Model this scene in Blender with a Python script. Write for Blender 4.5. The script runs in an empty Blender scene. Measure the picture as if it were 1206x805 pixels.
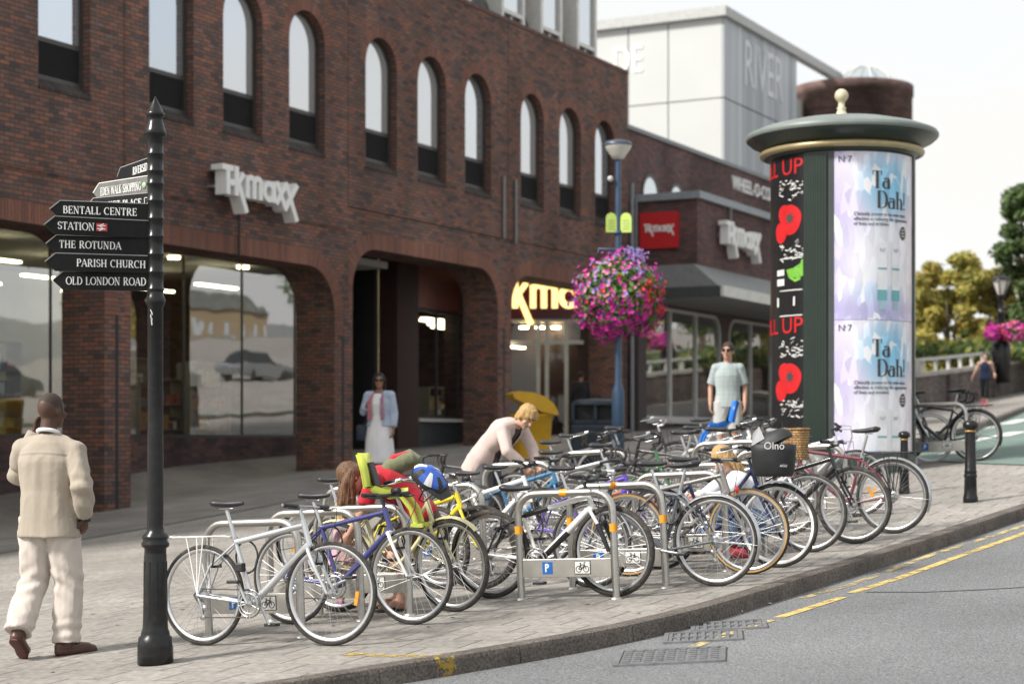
import bpy, bmesh, math, random
import numpy as np
from mathutils import Vector, Matrix, geometry, noise as mnoise
rad = math.radians
random.seed(7)
SC = bpy.context.scene
COL = SC.collection

# ------------------------------------------------------------------ camera, world, sun, exposure
F, HV, EYE = 2100.0, 516.0, 1.5            # focal length and horizon row in photo pixels, eye height
cd = bpy.data.cameras.new('camera'); cam = bpy.data.objects.new('camera', cd); COL.objects.link(cam)
cam.location = (0, 0, EYE); cam.rotation_euler = (rad(90), 0, 0)
cd.sensor_width = 36; cd.lens = 36 * F / 1206; cd.shift_y = (HV - 402.5) / 1206
cd.clip_end = 2000; cd.clip_start = .1
cd.dof.use_dof = True; cd.dof.focus_distance = 12.8; cd.dof.aperture_fstop = 2.0
SC.camera = cam
SUN_EL, SUN_AZ = 41.0, 207.0               # azimuth measured anticlockwise from +X towards +Y
w = bpy.data.worlds.new('World'); SC.world = w; w.use_nodes = True
nt = w.node_tree; nt.nodes.clear()
wo = nt.nodes.new('ShaderNodeOutputWorld'); bg = nt.nodes.new('ShaderNodeBackground')
sky = nt.nodes.new('ShaderNodeTexSky'); sky.sky_type = 'NISHITA'; sky.sun_disc = False
sky.sun_elevation = rad(SUN_EL); sky.sun_rotation = rad(90 - SUN_AZ); sky.air_density = 1.0; sky.dust_density = 2.5
tc = nt.nodes.new('ShaderNodeTexCoord'); mp = nt.nodes.new('ShaderNodeMapping'); mp.inputs['Scale'].default_value = (1.2, 1.2, 3.2)
mp.inputs['Location'].default_value = (.4, 1.3, 0.2)
nz = nt.nodes.new('ShaderNodeTexNoise'); nz.inputs['Scale'].default_value = 1.7; nz.inputs['Detail'].default_value = 7; nz.inputs['Roughness'].default_value = .55
cr = nt.nodes.new('ShaderNodeValToRGB'); cr.color_ramp.elements[0].position = .30; cr.color_ramp.elements[1].position = .60
cr.color_ramp.elements[0].color = (.72, .72, .72, 1)
mx = nt.nodes.new('ShaderNodeMix'); mx.data_type = 'RGBA'
mx.inputs['B'].default_value = (3.02, 3.0, 2.93, 1)
L = nt.links.new
L(tc.outputs['Generated'], mp.inputs['Vector']); L(mp.outputs['Vector'], nz.inputs['Vector']); L(nz.outputs['Fac'], cr.inputs['Fac'])
L(cr.outputs['Color'], mx.inputs['Factor']); L(sky.outputs['Color'], mx.inputs['A']); L(mx.outputs['Result'], bg.inputs['Color'])
L(bg.outputs['Background'], wo.inputs['Surface']); bg.inputs['Strength'].default_value = .15
sd = bpy.data.lights.new('sun', 'SUN'); so = bpy.data.objects.new('sun', sd); COL.objects.link(so)
sd.energy = 2.5; sd.angle = rad(9); sd.color = (1, .95, .88)
ce, se = math.cos(rad(SUN_EL)), math.sin(rad(SUN_EL))
SUNV = Vector((ce * math.cos(rad(SUN_AZ)), ce * math.sin(rad(SUN_AZ)), se))
so.rotation_euler = SUNV.to_track_quat('Z', 'Y').to_euler(); so.location = SUNV * 60
SC.render.engine = 'CYCLES'
SC.view_settings.view_transform = 'Standard'; SC.view_settings.look = 'None'
SC.view_settings.exposure = 1.13; SC.view_settings.gamma = 1
SC.cycles.max_bounces = 8; SC.cycles.transparent_max_bounces = 24; SC.cycles.use_denoising = True
SC.cycles.sample_clamp_indirect = 4; SC.cycles.caustics_reflective = False; SC.cycles.caustics_refractive = False

# ------------------------------------------------------------------ where things are
TH = rad(28.1)                              # the facade runs along DV, its outward normal is NV
NV = np.array([math.cos(TH), -math.sin(TH)]); DV = np.array([math.sin(TH), math.cos(TH)])
P0 = np.array([-6.92, 30.5])
GC = np.array([-1.64531, .06657, .03288])
GW = np.array([.2923, .2774, .2231, -.2598, -.1147, -.0994, -.4572, .3628, .3551, .8633, -.6995, -.9614, .2802, -.1627])
GP = np.array([[-1.171, 11.602], [-2.115, 12.069], [1.551, 13.462], [3.571, 16.667], [6.276, 24.138], [14.658, 55.263], [-6.919, 30.523],
               [-3.652, 36.522], [-.762, 42.084], [3.342, 27.632], [1.613, 33.871], [-.73, 13.208], [.739, 13.043], [3.475, 49.645]])
def gz(x, y):                               # height of the sloping ground (world z)
    k = np.exp(-((GP[:, 0] - x) ** 2 + (GP[:, 1] - y) ** 2) / 162.0)
    z = GC[0] + GC[1] * x + GC[2] * y + float(k @ GW)
    n = (x - P0[0]) * NV[0] + (y - P0[1]) * NV[1]
    t = min(1, max(0, (-.9 - n) / 3.0)); d = (x - P0[0]) * DV[0] + (y - P0[1]) * DV[1]
    z += .62 * t * t * (3 - 2 * t) * min(1, max(0, (14 - d) / 9))      # arcade floor ramps up towards the shop fronts
    return z + EYE
def Q(n, d, z=None):
    x, y = P0 + n * NV + d * DV
    return Vector((x, y, gz(x, y) if z is None else z))
def nd(p):
    q = np.array([p[0], p[1]]) - P0
    return float(q @ NV), float(q @ DV)
def G(u, v, dz=0.0):                        # point of the ground seen at a photo pixel
    lo = None
    Y = 4.0
    while Y < 160:
        x = (u - 603) * Y / F
        if EYE + (HV - v) * Y / F < gz(x, Y) + dz:
            a, b = Y - .1, Y
            for _ in range(12):
                m = (a + b) / 2; xm = (u - 603) * m / F
                if EYE + (HV - v) * m / F < gz(xm, m) + dz: b = m
                else: a = m
            xm = (u - 603) * b / F
            return Vector((xm, b, gz(xm, b) + dz))
        Y += .1
    return Vector(((u - 603) * 160 / F, 160, gz((u - 603) * 160 / F, 160)))
def PX(u, v, Y): return Vector(((u - 603) * Y / F, Y, EYE + (HV - v) * Y / F))
def SW(u, y):                               # position along the facade seen at column u, on a plane y metres behind it
    k = (u - 603) / F
    bx, by = P0[0] - y * NV[0], P0[1] - y * NV[1]
    return (k * by - bx) / (DV[0] - k * DV[1])
def ZW(u, v, y):
    s = SW(u, y); Y = P0[1] - y * NV[1] + s * DV[1]
    return EYE + (HV - v) * Y / F

# ------------------------------------------------------------------ mesh building
class MB:
    def __init__(s): s.v = []; s.f = []; s.mi = []; s.sm = []; s.uv = {}; s.m = 0; s.X = None
    def add(s, vs, fs, smooth=False, uvs=None):
        o = len(s.v)
        s.v += [tuple(s.X @ Vector(p)) if s.X is not None else tuple(p) for p in vs]
        for i, f in enumerate(fs):
            if uvs: s.uv[len(s.f)] = uvs[i]
            s.f.append([o + k for k in f]); s.mi.append(s.m); s.sm.append(smooth)
        return s
    def box(s, x0, x1, y0, y1, z0, z1, b=0):
        if b <= 0:
            v = [(x, y, z) for x in (x0, x1) for y in (y0, y1) for z in (z0, z1)]
            return s.add(v, [(0, 1, 3, 2), (4, 6, 7, 5), (0, 4, 5, 1), (2, 3, 7, 6), (0, 2, 6, 4), (1, 5, 7, 3)])
        bm = bmesh.new(); bmesh.ops.create_cube(bm, size=1)
        for q in bm.verts: q.co = ((x0 + x1) / 2 + q.co.x * (x1 - x0), (y0 + y1) / 2 + q.co.y * (y1 - y0), (z0 + z1) / 2 + q.co.z * (z1 - z0))
        bmesh.ops.bevel(bm, geom=list(bm.edges), offset=b, segments=2, affect='EDGES', profile=.5)
        return s.bm(bm)
    def bm(s, bm, smooth=False):
        bm.verts.index_update()
        s.add([q.co[:] for q in bm.verts], [[q.index for q in f.verts] for f in bm.faces], smooth); bm.free(); return s
    def tube(s, pts, r, n=8, caps=True, closed=False):
        pts = [Vector(p) for p in pts]; m = len(pts)
        rs = r if isinstance(r, (list, tuple)) else [r] * m
        vs = []; up = None
        for i in range(m):
            if closed: t = (pts[(i + 1) % m] - pts[i - 1])
            else: t = pts[min(i + 1, m - 1)] - pts[max(i - 1, 0)]
            t = t.normalized() if t.length > 1e-9 else Vector((0, 0, 1))
            if up is None: up = Vector((0, 0, 1)) if abs(t.z) < .9 else Vector((1, 0, 0))
            a = (up - t * up.dot(t)).normalized(); up = a; b = t.cross(a)
            for k in range(n):
                c = 2 * math.pi * k / n
                vs.append(pts[i] + (a * math.cos(c) + b * math.sin(c)) * rs[i])
        fs = []
        for i in range(m if closed else m - 1):
            j = (i + 1) % m
            for k in range(n): fs.append((i * n + k, i * n + (k + 1) % n, j * n + (k + 1) % n, j * n + k))
        s.add(vs, fs, n > 4)
        if caps and not closed: s.add(vs[:n], [tuple(range(n))[::-1]]); s.add(vs[-n:], [tuple(range(n))])
        return s
    def lathe(s, prof, n=24, c=(0, 0, 0), axis='z', a0=0, a1=360, smooth=True):
        full = abs(a1 - a0) >= 359.9; cnt = n if full else n + 1; vs = []
        for r, z in prof:
            for k in range(cnt):
                a = rad(a0 + (a1 - a0) * k / n); p = (r * math.cos(a), r * math.sin(a), z)
                if axis == 'y': p = (p[0], p[2], p[1])
                if axis == 'x': p = (p[2], p[0], p[1])
                vs.append((p[0] + c[0], p[1] + c[1], p[2] + c[2]))
        fs = []
        for i in range(len(prof) - 1):
            for k in range(n): fs.append((i * cnt + k, i * cnt + (k + 1) % cnt, (i + 1) * cnt + (k + 1) % cnt, (i + 1) * cnt + k))
        return s.add(vs, fs, smooth)
    def ell(s, c, r, n=16, m=10, rot=None):
        vs = []; r = (r, r, r) if not isinstance(r, (tuple, list)) else r
        for i in range(m + 1):
            a = math.pi * i / m
            for k in range(n):
                b = 2 * math.pi * k / n; p = Vector((r[0] * math.sin(a) * math.cos(b), r[1] * math.sin(a) * math.sin(b), r[2] * math.cos(a)))
                if rot is not None: p = rot @ p
                vs.append(p + Vector(c))
        return s.add(vs, [(i * n + k, (i + 1) * n + k, (i + 1) * n + (k + 1) % n, i * n + (k + 1) % n) for i in range(m) for k in range(n)], True)
    def cap(s, a, b, ra, rb, n=12):            # tapered capsule
        a, b = Vector(a), Vector(b); t = (b - a).normalized() if (b - a).length > 1e-6 else Vector((0, 0, 1))
        pts = []; rr = []
        for k in (85, 60, 30): pts.append(a - t * ra * math.sin(rad(k))); rr.append(ra * math.cos(rad(k)))
        pts += [a, b]; rr += [ra, rb]
        for k in (30, 60, 85): pts.append(b + t * rb * math.sin(rad(k))); rr.append(rb * math.cos(rad(k)))
        return s.tube(pts, rr, n)
    def loft(s, secs, side=(0, 1, 0), n=20):    # secs: (centre, half width along side, half depth)
        side = Vector(side).normalized(); cs = [Vector(q[0]) for q in secs]; vs = []
        for i, (c, rx, ry) in enumerate(secs):
            t = (cs[min(i + 1, len(cs) - 1)] - cs[max(i - 1, 0)]).normalized()
            a = (side - t * side.dot(t)).normalized(); b = t.cross(a)
            for k in range(n):
                q = 2 * math.pi * k / n; ca, sa = math.cos(q), math.sin(q)
                ca = math.copysign(abs(ca) ** .85, ca); sa = math.copysign(abs(sa) ** .85, sa)
                vs.append(Vector(c) + a * rx * ca + b * ry * sa)
        m = len(secs)
        s.add(vs, [(i * n + k, i * n + (k + 1) % n, (i + 1) * n + (k + 1) % n, (i + 1) * n + k) for i in range(m - 1) for k in range(n)], True)
        s.add(vs[:n], [tuple(range(n))[::-1]]); s.add(vs[-n:], [tuple(range(n))]); return s
    def prism(s, poly, y0, y1, holes=(), axis='y'):   # polygon in (x,z) pushed from y0 to y1
        loops = [poly] + list(holes)
        tri = geometry.tessellate_polygon([[Vector((p[0], p[1], 0)) for p in l] for l in loops])
        pts = [p for l in loops for p in l]; n = len(pts)
        def P(p, y): return (p[0], y, p[1]) if axis == 'y' else ((p[0], p[1], y) if axis == 'z' else (y, p[0], p[1]))
        vs = [P(p, y0) for p in pts] + [P(p, y1) for p in pts]; fs = []
        for t in tri:
            a, b, c = [pts[i] for i in t]
            if (b[0] - a[0]) * (c[1] - a[1]) - (b[1] - a[1]) * (c[0] - a[0]) < 0: t = (t[0], t[2], t[1])
            fs.append(tuple(t)); fs.append(tuple(n + i for i in t[::-1]))
        o = 0
        for l in loops:
            m = len(l)
            ar = sum(l[i][0] * l[(i + 1) % m][1] - l[(i + 1) % m][0] * l[i][1] for i in range(m)) / 2
            first = l is poly
            for i in range(m):
                j = (i + 1) % m; q = (o + i, n + o + i, n + o + j, o + j)
                if (ar > 0) != first: q = q[::-1]
                fs.append(q[::-1] if False else q)
            o += m
        return s.add(vs, fs)
    def mesh(s, name, mats, uv=True):
        me = bpy.data.meshes.new(name); me.from_pydata(s.v, [], s.f)
        for m in (mats if isinstance(mats, (list, tuple)) else [mats]): me.materials.append(m)
        me.polygons.foreach_set('material_index', s.mi); me.polygons.foreach_set('use_smooth', s.sm)
        if uv and len(s.f):
            ul = me.uv_layers.new(name='UVMap'); V = np.array(s.v); out = np.zeros((len(me.loops), 2)); li = 0
            for i, f in enumerate(s.f):
                if i in s.uv:
                    for k in range(len(f)): out[li + k] = s.uv[i][k]
                else:
                    P = V[f]; nrm = np.zeros(3)
                    for k in range(len(f)): nrm += np.cross(P[k], P[(k + 1) % len(f)])
                    a = int(np.argmax(np.abs(nrm)))
                    out[li:li + len(f)] = P[:, [1, 2]] if a == 0 else (P[:, [0, 2]] if a == 1 else P[:, [0, 1]])
                li += len(f)
            ul.data.foreach_set('uv', out.ravel())
        me.validate(); me.update(); return me
    def build(s, name, mats, parent=None, uv=True, weld=False):
        me = s.mesh(name, mats, uv)
        o = bpy.data.objects.new(name, me); COL.objects.link(o)
        if parent is not None: o.parent = parent
        return o
def tag(o, label=None, cat=None, group=None, kind=None):
    if label: o['label'] = label
    if cat: o['category'] = cat
    if group: o['group'] = group
    if kind: o['kind'] = kind
    return o
def empty(name, loc=(0, 0, 0), rz=0, label=None, cat=None, group=None, kind=None):
    o = bpy.data.objects.new(name, None); COL.objects.link(o); o.location = loc; o.rotation_euler = (0, 0, rz); o.empty_display_size = .2
    return tag(o, label, cat, group, kind)
def kids(o): return [c for c in bpy.data.objects if c.parent == o]
def copy_tree(o, parent=None):
    c = o.copy(); COL.objects.link(c)
    if parent is not None: c.parent = parent
    for ch in kids(o): copy_tree(ch, c)
    return c
def arc(cx, cz, r, a0, a1, n=10, rz=None):
    rz = rz or r
    return [(cx + r * math.cos(rad(a0 + (a1 - a0) * k / n)), cz + rz * math.sin(rad(a0 + (a1 - a0) * k / n))) for k in range(n + 1)]

# ------------------------------------------------------------------ materials
MATS = {}
def mat(name, col, rough=.5, metal=0, var=.12, vscale=6, bump=0, bscale=60, spec=.5, coat=0, emit=None, dirt=0, trans=0, grain=0):
    if name in MATS: return MATS[name]
    m = bpy.data.materials.new(name); m.use_nodes = True; t = m.node_tree; b = t.nodes['Principled BSDF']; l = t.links.new
    b.inputs['Roughness'].default_value = rough; b.inputs['Metallic'].default_value = metal
    b.inputs['Specular IOR Level'].default_value = spec; b.inputs['Coat Weight'].default_value = coat
    b.inputs['Transmission Weight'].default_value = trans
    c = t.nodes.new('ShaderNodeTexCoord')
    nz = t.nodes.new('ShaderNodeTexNoise'); nz.inputs['Scale'].default_value = vscale; nz.inputs['Detail'].default_value = 5; l(c.outputs['Object'], nz.inputs['Vector'])
    mr = t.nodes.new('ShaderNodeMapRange'); mr.inputs['From Min'].default_value = .25; mr.inputs['From Max'].default_value = .75
    mr.inputs['To Min'].default_value = 1 - var; mr.inputs['To Max'].default_value = 1 + var; l(nz.outputs['Fac'], mr.inputs['Value'])
    v = t.nodes.new('ShaderNodeVectorMath'); v.operation = 'SCALE'; v.inputs[0].default_value = col; l(mr.outputs['Result'], v.inputs['Scale'])
    out = v.outputs['Vector']
    if grain:
        n3 = t.nodes.new('ShaderNodeTexNoise'); n3.inputs['Scale'].default_value = grain; n3.inputs['Detail'].default_value = 2; l(c.outputs['Object'], n3.inputs['Vector'])
        m3 = t.nodes.new('ShaderNodeMapRange'); m3.inputs['From Min'].default_value = .3; m3.inputs['From Max'].default_value = .7; m3.inputs['To Min'].default_value = .55; m3.inputs['To Max'].default_value = 1.5
        l(n3.outputs['Fac'], m3.inputs['Value'])
        v3 = t.nodes.new('ShaderNodeVectorMath'); v3.operation = 'SCALE'; l(out, v3.inputs[0]); l(m3.outputs['Result'], v3.inputs['Scale']); out = v3.outputs['Vector']
    if dirt:
        n2 = t.nodes.new('ShaderNodeTexNoise'); n2.inputs['Scale'].default_value = 23; n2.inputs['Detail'].default_value = 8; l(c.outputs['Object'], n2.inputs['Vector'])
        r2 = t.nodes.new('ShaderNodeMapRange'); r2.inputs['From Min'].default_value = .52; r2.inputs['From Max'].default_value = .68; r2.inputs['To Max'].default_value = dirt; l(n2.outputs['Fac'], r2.inputs['Value'])
        x = t.nodes.new('ShaderNodeMix'); x.data_type = 'RGBA'; x.inputs['B'].default_value = (.16, .13, .10, 1); l(r2.outputs['Result'], x.inputs['Factor']); l(out, x.inputs['A']); out = x.outputs['Result']
        rr = t.nodes.new('ShaderNodeMapRange'); rr.inputs['To Min'].default_value = rough; rr.inputs['To Max'].default_value = min(1, rough + .35); l(r2.outputs['Result'], rr.inputs['Value']); l(rr.outputs['Result'], b.inputs['Roughness'])
    l(out, b.inputs['Base Color'])
    if bump:
        bn = t.nodes.new('ShaderNodeTexNoise'); bn.inputs['Scale'].default_value = bscale; bn.inputs['Detail'].default_value = 4; l(c.outputs['Object'], bn.inputs['Vector'])
        bp = t.nodes.new('ShaderNodeBump'); bp.inputs['Strength'].default_value = bump; bp.inputs['Distance'].default_value = .01; l(bn.outputs['Fac'], bp.inputs['Height']); l(bp.outputs['Normal'], b.inputs['Normal'])
    if emit:
        b.inputs['Emission Color'].default_value = (*col, 1); b.inputs['Emission Strength'].default_value = emit
    MATS[name] = m; return m
def brick_mat(name, bw, bh, mo, ramp, mcol, off=.5, bump=.5, rough=.85, stain=.35, sscale=.5, swap=False, fine=40, mov=None):
    if name in MATS: return MATS[name]
    m = bpy.data.materials.new(name); m.use_nodes = True; t = m.node_tree; b = t.nodes['Principled BSDF']; l = t.links.new
    def M(op, a, c=None):
        q = t.nodes.new('ShaderNodeMath'); q.operation = op
        for i, s in enumerate((a, c)):
            if s is None: continue
            if isinstance(s, (int, float)): q.inputs[i].default_value = s
            else: l(s, q.inputs[i])
        return q.outputs[0]
    uv = t.nodes.new('ShaderNodeUVMap'); uv.uv_map = 'UVMap'; sp = t.nodes.new('ShaderNodeSeparateXYZ'); l(uv.outputs['UV'], sp.inputs[0])
    U, V = (sp.outputs['Y'], sp.outputs['X']) if swap else (sp.outputs['X'], sp.outputs['Y'])
    v = M('DIVIDE', V, bh); row = M('FLOOR', v)
    rowoff = M('MULTIPLY', M('MODULO', M('ADD', row, 2000), 2.0), off)
    u = M('ADD', M('DIVIDE', U, bw), rowoff); colm = M('FLOOR', u)
    fu = M('SUBTRACT', u, colm); fv = M('SUBTRACT', v, row)
    mask = M('MAXIMUM', M('LESS_THAN', fu, mo / bw), M('LESS_THAN', fv, (mo if mov is None else mov) / bh))
    cx = t.nodes.new('ShaderNodeCombineXYZ'); l(colm, cx.inputs[0]); l(row, cx.inputs[1])
    wn = t.nodes.new('ShaderNodeTexWhiteNoise'); wn.noise_dimensions = '2D'; l(cx.outputs[0], wn.inputs['Vector'])
    cr = t.nodes.new('ShaderNodeValToRGB'); e = cr.color_ramp.elements
    for i, (p, c) in enumerate(ramp):
        q = e[i] if i < 2 else e.new(p)
        q.position = p; q.color = (*c, 1)
    l(wn.outputs['Value'], cr.inputs['Fac'])
    c = t.nodes.new('ShaderNodeTexCoord'); nz = t.nodes.new('ShaderNodeTexNoise'); nz.inputs['Scale'].default_value = sscale; nz.inputs['Detail'].default_value = 8
    ms = t.nodes.new('ShaderNodeMapping'); ms.inputs['Scale'].default_value = (1.6, 1.6, .55); l(c.outputs['Object'], ms.inputs[0]); l(ms.outputs[0], nz.inputs['Vector'])
    nf = t.nodes.new('ShaderNodeTexNoise'); nf.inputs['Scale'].default_value = fine; nf.inputs['Detail'].default_value = 3; l(c.outputs['Object'], nf.inputs['Vector'])
    x = t.nodes.new('ShaderNodeMix'); x.data_type = 'RGBA'; x.inputs['B'].default_value = (*mcol, 1); l(mask, x.inputs['Factor']); l(cr.outputs['Color'], x.inputs['A'])
    mr = t.nodes.new('ShaderNodeMapRange'); mr.inputs['From Min'].default_value = .3; mr.inputs['From Max'].default_value = .7; mr.inputs['To Min'].default_value = 1 - stain; mr.inputs['To Max'].default_value = 1 + stain; l(nz.outputs['Fac'], mr.inputs['Value'])
    mf = t.nodes.new('ShaderNodeMapRange'); mf.inputs['From Min'].default_value = .25; mf.inputs['From Max'].default_value = .75; mf.inputs['To Min'].default_value = .72; mf.inputs['To Max'].default_value = 1.28; l(nf.outputs['Fac'], mf.inputs['Value'])
    s = t.nodes.new('ShaderNodeVectorMath'); s.operation = 'SCALE'; l(x.outputs['Result'], s.inputs[0]); l(M('MULTIPLY', mr.outputs['Result'], mf.outputs['Result']), s.inputs['Scale'])
    l(s.outputs['Vector'], b.inputs['Base Color']); b.inputs['Roughness'].default_value = rough; b.inputs['Specular IOR Level'].default_value = .3
    bp = t.nodes.new('ShaderNodeBump'); bp.inputs['Strength'].default_value = bump; bp.inputs['Distance'].default_value = .006
    l(M('ADD', M('SUBTRACT', 1.0, mask), M('MULTIPLY', nf.outputs['Fac'], .4)), bp.inputs['Height']); l(bp.outputs['Normal'], b.inputs['Normal'])
    MATS[name] = m; return m
def glass_mat(name, refl, tint=(.8, .85, .85), rough=.01, base=None, gcol=(1, 1, 1), wob=0):
    if name in MATS: return MATS[name]
    m = bpy.data.materials.new(name); m.use_nodes = True; t = m.node_tree; l = t.links.new; t.nodes.clear()
    o = t.nodes.new('ShaderNodeOutputMaterial'); mx = t.nodes.new('ShaderNodeMixShader'); g = t.nodes.new('ShaderNodeBsdfGlossy')
    g.inputs['Roughness'].default_value = rough; g.inputs['Color'].default_value = (*gcol, 1)
    if base: a = t.nodes.new('ShaderNodeBsdfDiffuse'); a.inputs['Color'].default_value = (*base, 1)
    else: a = t.nodes.new('ShaderNodeBsdfTransparent'); a.inputs['Color'].default_value = (*tint, 1)
    fr = t.nodes.new('ShaderNodeFresnel'); fr.inputs['IOR'].default_value = 1.5
    mr = t.nodes.new('ShaderNodeMapRange'); mr.inputs['To Min'].default_value = refl; mr.inputs['To Max'].default_value = 1; l(fr.outputs[0], mr.inputs['Value'])
    if wob:
        c = t.nodes.new('ShaderNodeTexCoord'); n = t.nodes.new('ShaderNodeTexNoise'); n.inputs['Scale'].default_value = .7; l(c.outputs['Object'], n.inputs['Vector'])
        bp = t.nodes.new('ShaderNodeBump'); bp.inputs['Strength'].default_value = wob; bp.inputs['Distance'].default_value = .02; l(n.outputs['Fac'], bp.inputs['Height']); l(bp.outputs['Normal'], g.inputs['Normal'])
    ge = t.nodes.new('ShaderNodeNewGeometry'); mu = t.nodes.new('ShaderNodeMath'); mu.operation = 'MULTIPLY_ADD'; l(mr.outputs['Result'], mu.inputs[0]); sb = t.nodes.new('ShaderNodeMath'); sb.operation = 'SUBTRACT'; sb.inputs[0].default_value = 1; l(ge.outputs['Backfacing'], sb.inputs[1]); l(sb.outputs[0], mu.inputs[1]); mu.inputs[2].default_value = 0
    l(mu.outputs[0], mx.inputs['Fac']); l(a.outputs[0], mx.inputs[1]); l(g.outputs[0], mx.inputs[2]); l(mx.outputs[0], o.inputs['Surface'])
    MATS[name] = m; return m

def leafy(name, col):
    if name in MATS: return MATS[name]
    m = mat(name, col, .6, 0, .22, 2); t = m.node_tree; l = t.links.new; b = t.nodes['Principled BSDF']; src = b.inputs['Base Color'].links[0].from_socket
    tr = t.nodes.new('ShaderNodeBsdfTranslucent'); l(src, tr.inputs['Color']); mx = t.nodes.new('ShaderNodeMixShader'); mx.inputs['Fac'].default_value = .45
    l(b.outputs[0], mx.inputs[1]); l(tr.outputs[0], mx.inputs[2]); l(mx.outputs[0], t.nodes['Material Output'].inputs['Surface']); return m
BR = [(0, (.072, .058, .057)), (.22, (.125, .080, .068)), (.5, (.160, .092, .074)), (.76, (.192, .094, .071)), (.94, (.235, .108, .070)), (1, (.140, .112, .108))]
M_BRICK = brick_mat('brick', .225, .075, .014, BR, (.052, .040, .036), stain=.30, bump=.7)
M_SOLD = brick_mat('soldier_brick', .9, .075, .013, [(0, (.15, .075, .06)), (.4, (.20, .092, .065)), (.8, (.235, .105, .07)), (1, (.17, .085, .068))], (.06, .045, .04), off=0)
M_DBRICK = brick_mat('dark_brick', .225, .075, .010, [(0, (.05, .038, .042)), (.5, (.085, .055, .052)), (1, (.13, .07, .058))], (.07, .055, .05), stain=.5, sscale=.35)
M_SILL = brick_mat('sill_brick', .9, .07, .012, [(0, (.04, .036, .034)), (1, (.075, .06, .052))], (.02, .018, .017), off=0, swap=False)
M_FRAME = mat('bronze_frame', (.055, .050, .046), .4, .2)
M_LOUV = mat('louvre_metal', (.05, .05, .053), .45)
M_STEEL = mat('brushed_steel', (.50, .485, .455), .36, 1, .08, 14, .05, 90)
M_BLACK = mat('black_gloss_paint', (.008, .0085, .009), .28, 0, .3, 8, .12, 35, spec=.4, dirt=.05)
M_RUBBER = mat('tyre_rubber', (.045, .042, .039), .8, 0, .25, 20, .2, 80, dirt=.45, spec=.3)
M_BPLAS = mat('black_plastic', (.02, .02, .022), .5, 0, .2)
M_LEATH = mat('saddle_vinyl', (.022, .022, .025), .42, 0, .2, 12, .1, 120)
M_CHROME = mat('polished_alloy', (.78, .78, .78), .18, 1, .05)
M_ALLOY = mat('satin_alloy', (.60, .61, .62), .35, 1, .08)
M_WHITE = mat('white_paint', (.80, .80, .78), .45, 0, .04, 5, dirt=.06)
M_GREYMETAL = mat('grey_metal', (.22, .23, .24), .5, .3)
# ------------------------------------------------------------------ ground: paving, kerb, road, cycle lane
KD = [-40, -30, -23, -19, -17, -15.19, -14.69, -13.65, -12.49, -9.6, -5.38, 0, 4, 9, 16, 30, 60, 120]
KN = [3.0, 6.5, 10.0, 12.4, 13.5, 14.40, 14.70, 15.28, 15.74, 16.05, 16.56, 17.4, 18.4, 20.4, 24, 33, 52, 90]
def kn(d): return float(np.interp(d, KD, KN))
def kns(d): return (kn(d - .7) + kn(d - .35) + kn(d) + kn(d + .35) + kn(d + .7)) / 5
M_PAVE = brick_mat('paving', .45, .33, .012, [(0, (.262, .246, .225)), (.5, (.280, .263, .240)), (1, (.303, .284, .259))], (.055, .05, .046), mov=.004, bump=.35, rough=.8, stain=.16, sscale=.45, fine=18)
def asphalt(name, base, light):
    m = mat(name, base, .85, 0, .20, .5, .9, 90, .35, grain=62)
    return m
M_ROAD = asphalt('asphalt', (.172, .176, .182), .2)
M_LANE = mat('green_cycle_surface', (.155, .215, .19), .85, 0, .14, .8, .4, 120, .3, grain=70)
M_KERB = mat('granite_kerb', (.115, .100, .088), .8, 0, .35, 3.5, .4, 70, .3, grain=60)
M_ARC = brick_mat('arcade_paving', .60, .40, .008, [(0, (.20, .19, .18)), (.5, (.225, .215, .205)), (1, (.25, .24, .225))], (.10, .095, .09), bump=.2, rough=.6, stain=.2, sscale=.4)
def sheet(name, rows, m, dz=0.0, kind='structure'):   # rows: list of lists of (n,d)
    b = MB(); k = len(rows[0])
    vs = [Q(n, d) + Vector((0, 0, dz(n, d) if callable(dz) else dz)) for r in rows for n, d in r]
    nds = [p for r in rows for p in r]
    fs = [(i * k + j, i * k + j + 1, (i + 1) * k + j + 1, (i + 1) * k + j) for i in range(len(rows) - 1) for j in range(k - 1)]
    b.add(vs, fs, True, [[nds[q] for q in f] for f in fs])
    o = b.build(name, m); tag(o, kind=kind); return o
def frange(a, b, st):
    n = max(1, int(round((b - a) / st))); return [a + (b - a) * i / n for i in range(n + 1)]
dl = frange(-40, -18, 2) + frange(-17.5, 12, .5) + frange(13, 40, 2) + [50, 65, 85, 120, 170, 260]
ts = [0, .01, .03, .06, .1, .15, .22, .3, .4, .5, .6, .7, .8, .9, 1]
sheet('pavement', [[(kns(d) - .15 - (kns(d) - 3.9) * t, d) for t in ts] for d in dl], M_PAVE)
sheet('arcade_floor_and_shade', [[(3.74 - 11.5 * t, d) for t in np.linspace(0, 1, 22)] for d in dl if d < 130], M_ARC, lambda n, d: .0)  # arcade paving; past the piers its darker tone stands in for building shade
sheet('far_ground', [[(-7.76 - 160 * t, d) for t in (0, .1, .3, 1)] for d in dl], M_ARC, -.05)
rt = [0, .01, .03, .06, .1, .15, .2, .3, .45, .7, 1]
sheet('road', [[(kns(d) - .02 + 120 * t, d) for t in rt] for d in dl], M_ROAD, -.12)
kb = MB()
d = -38.0
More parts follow.
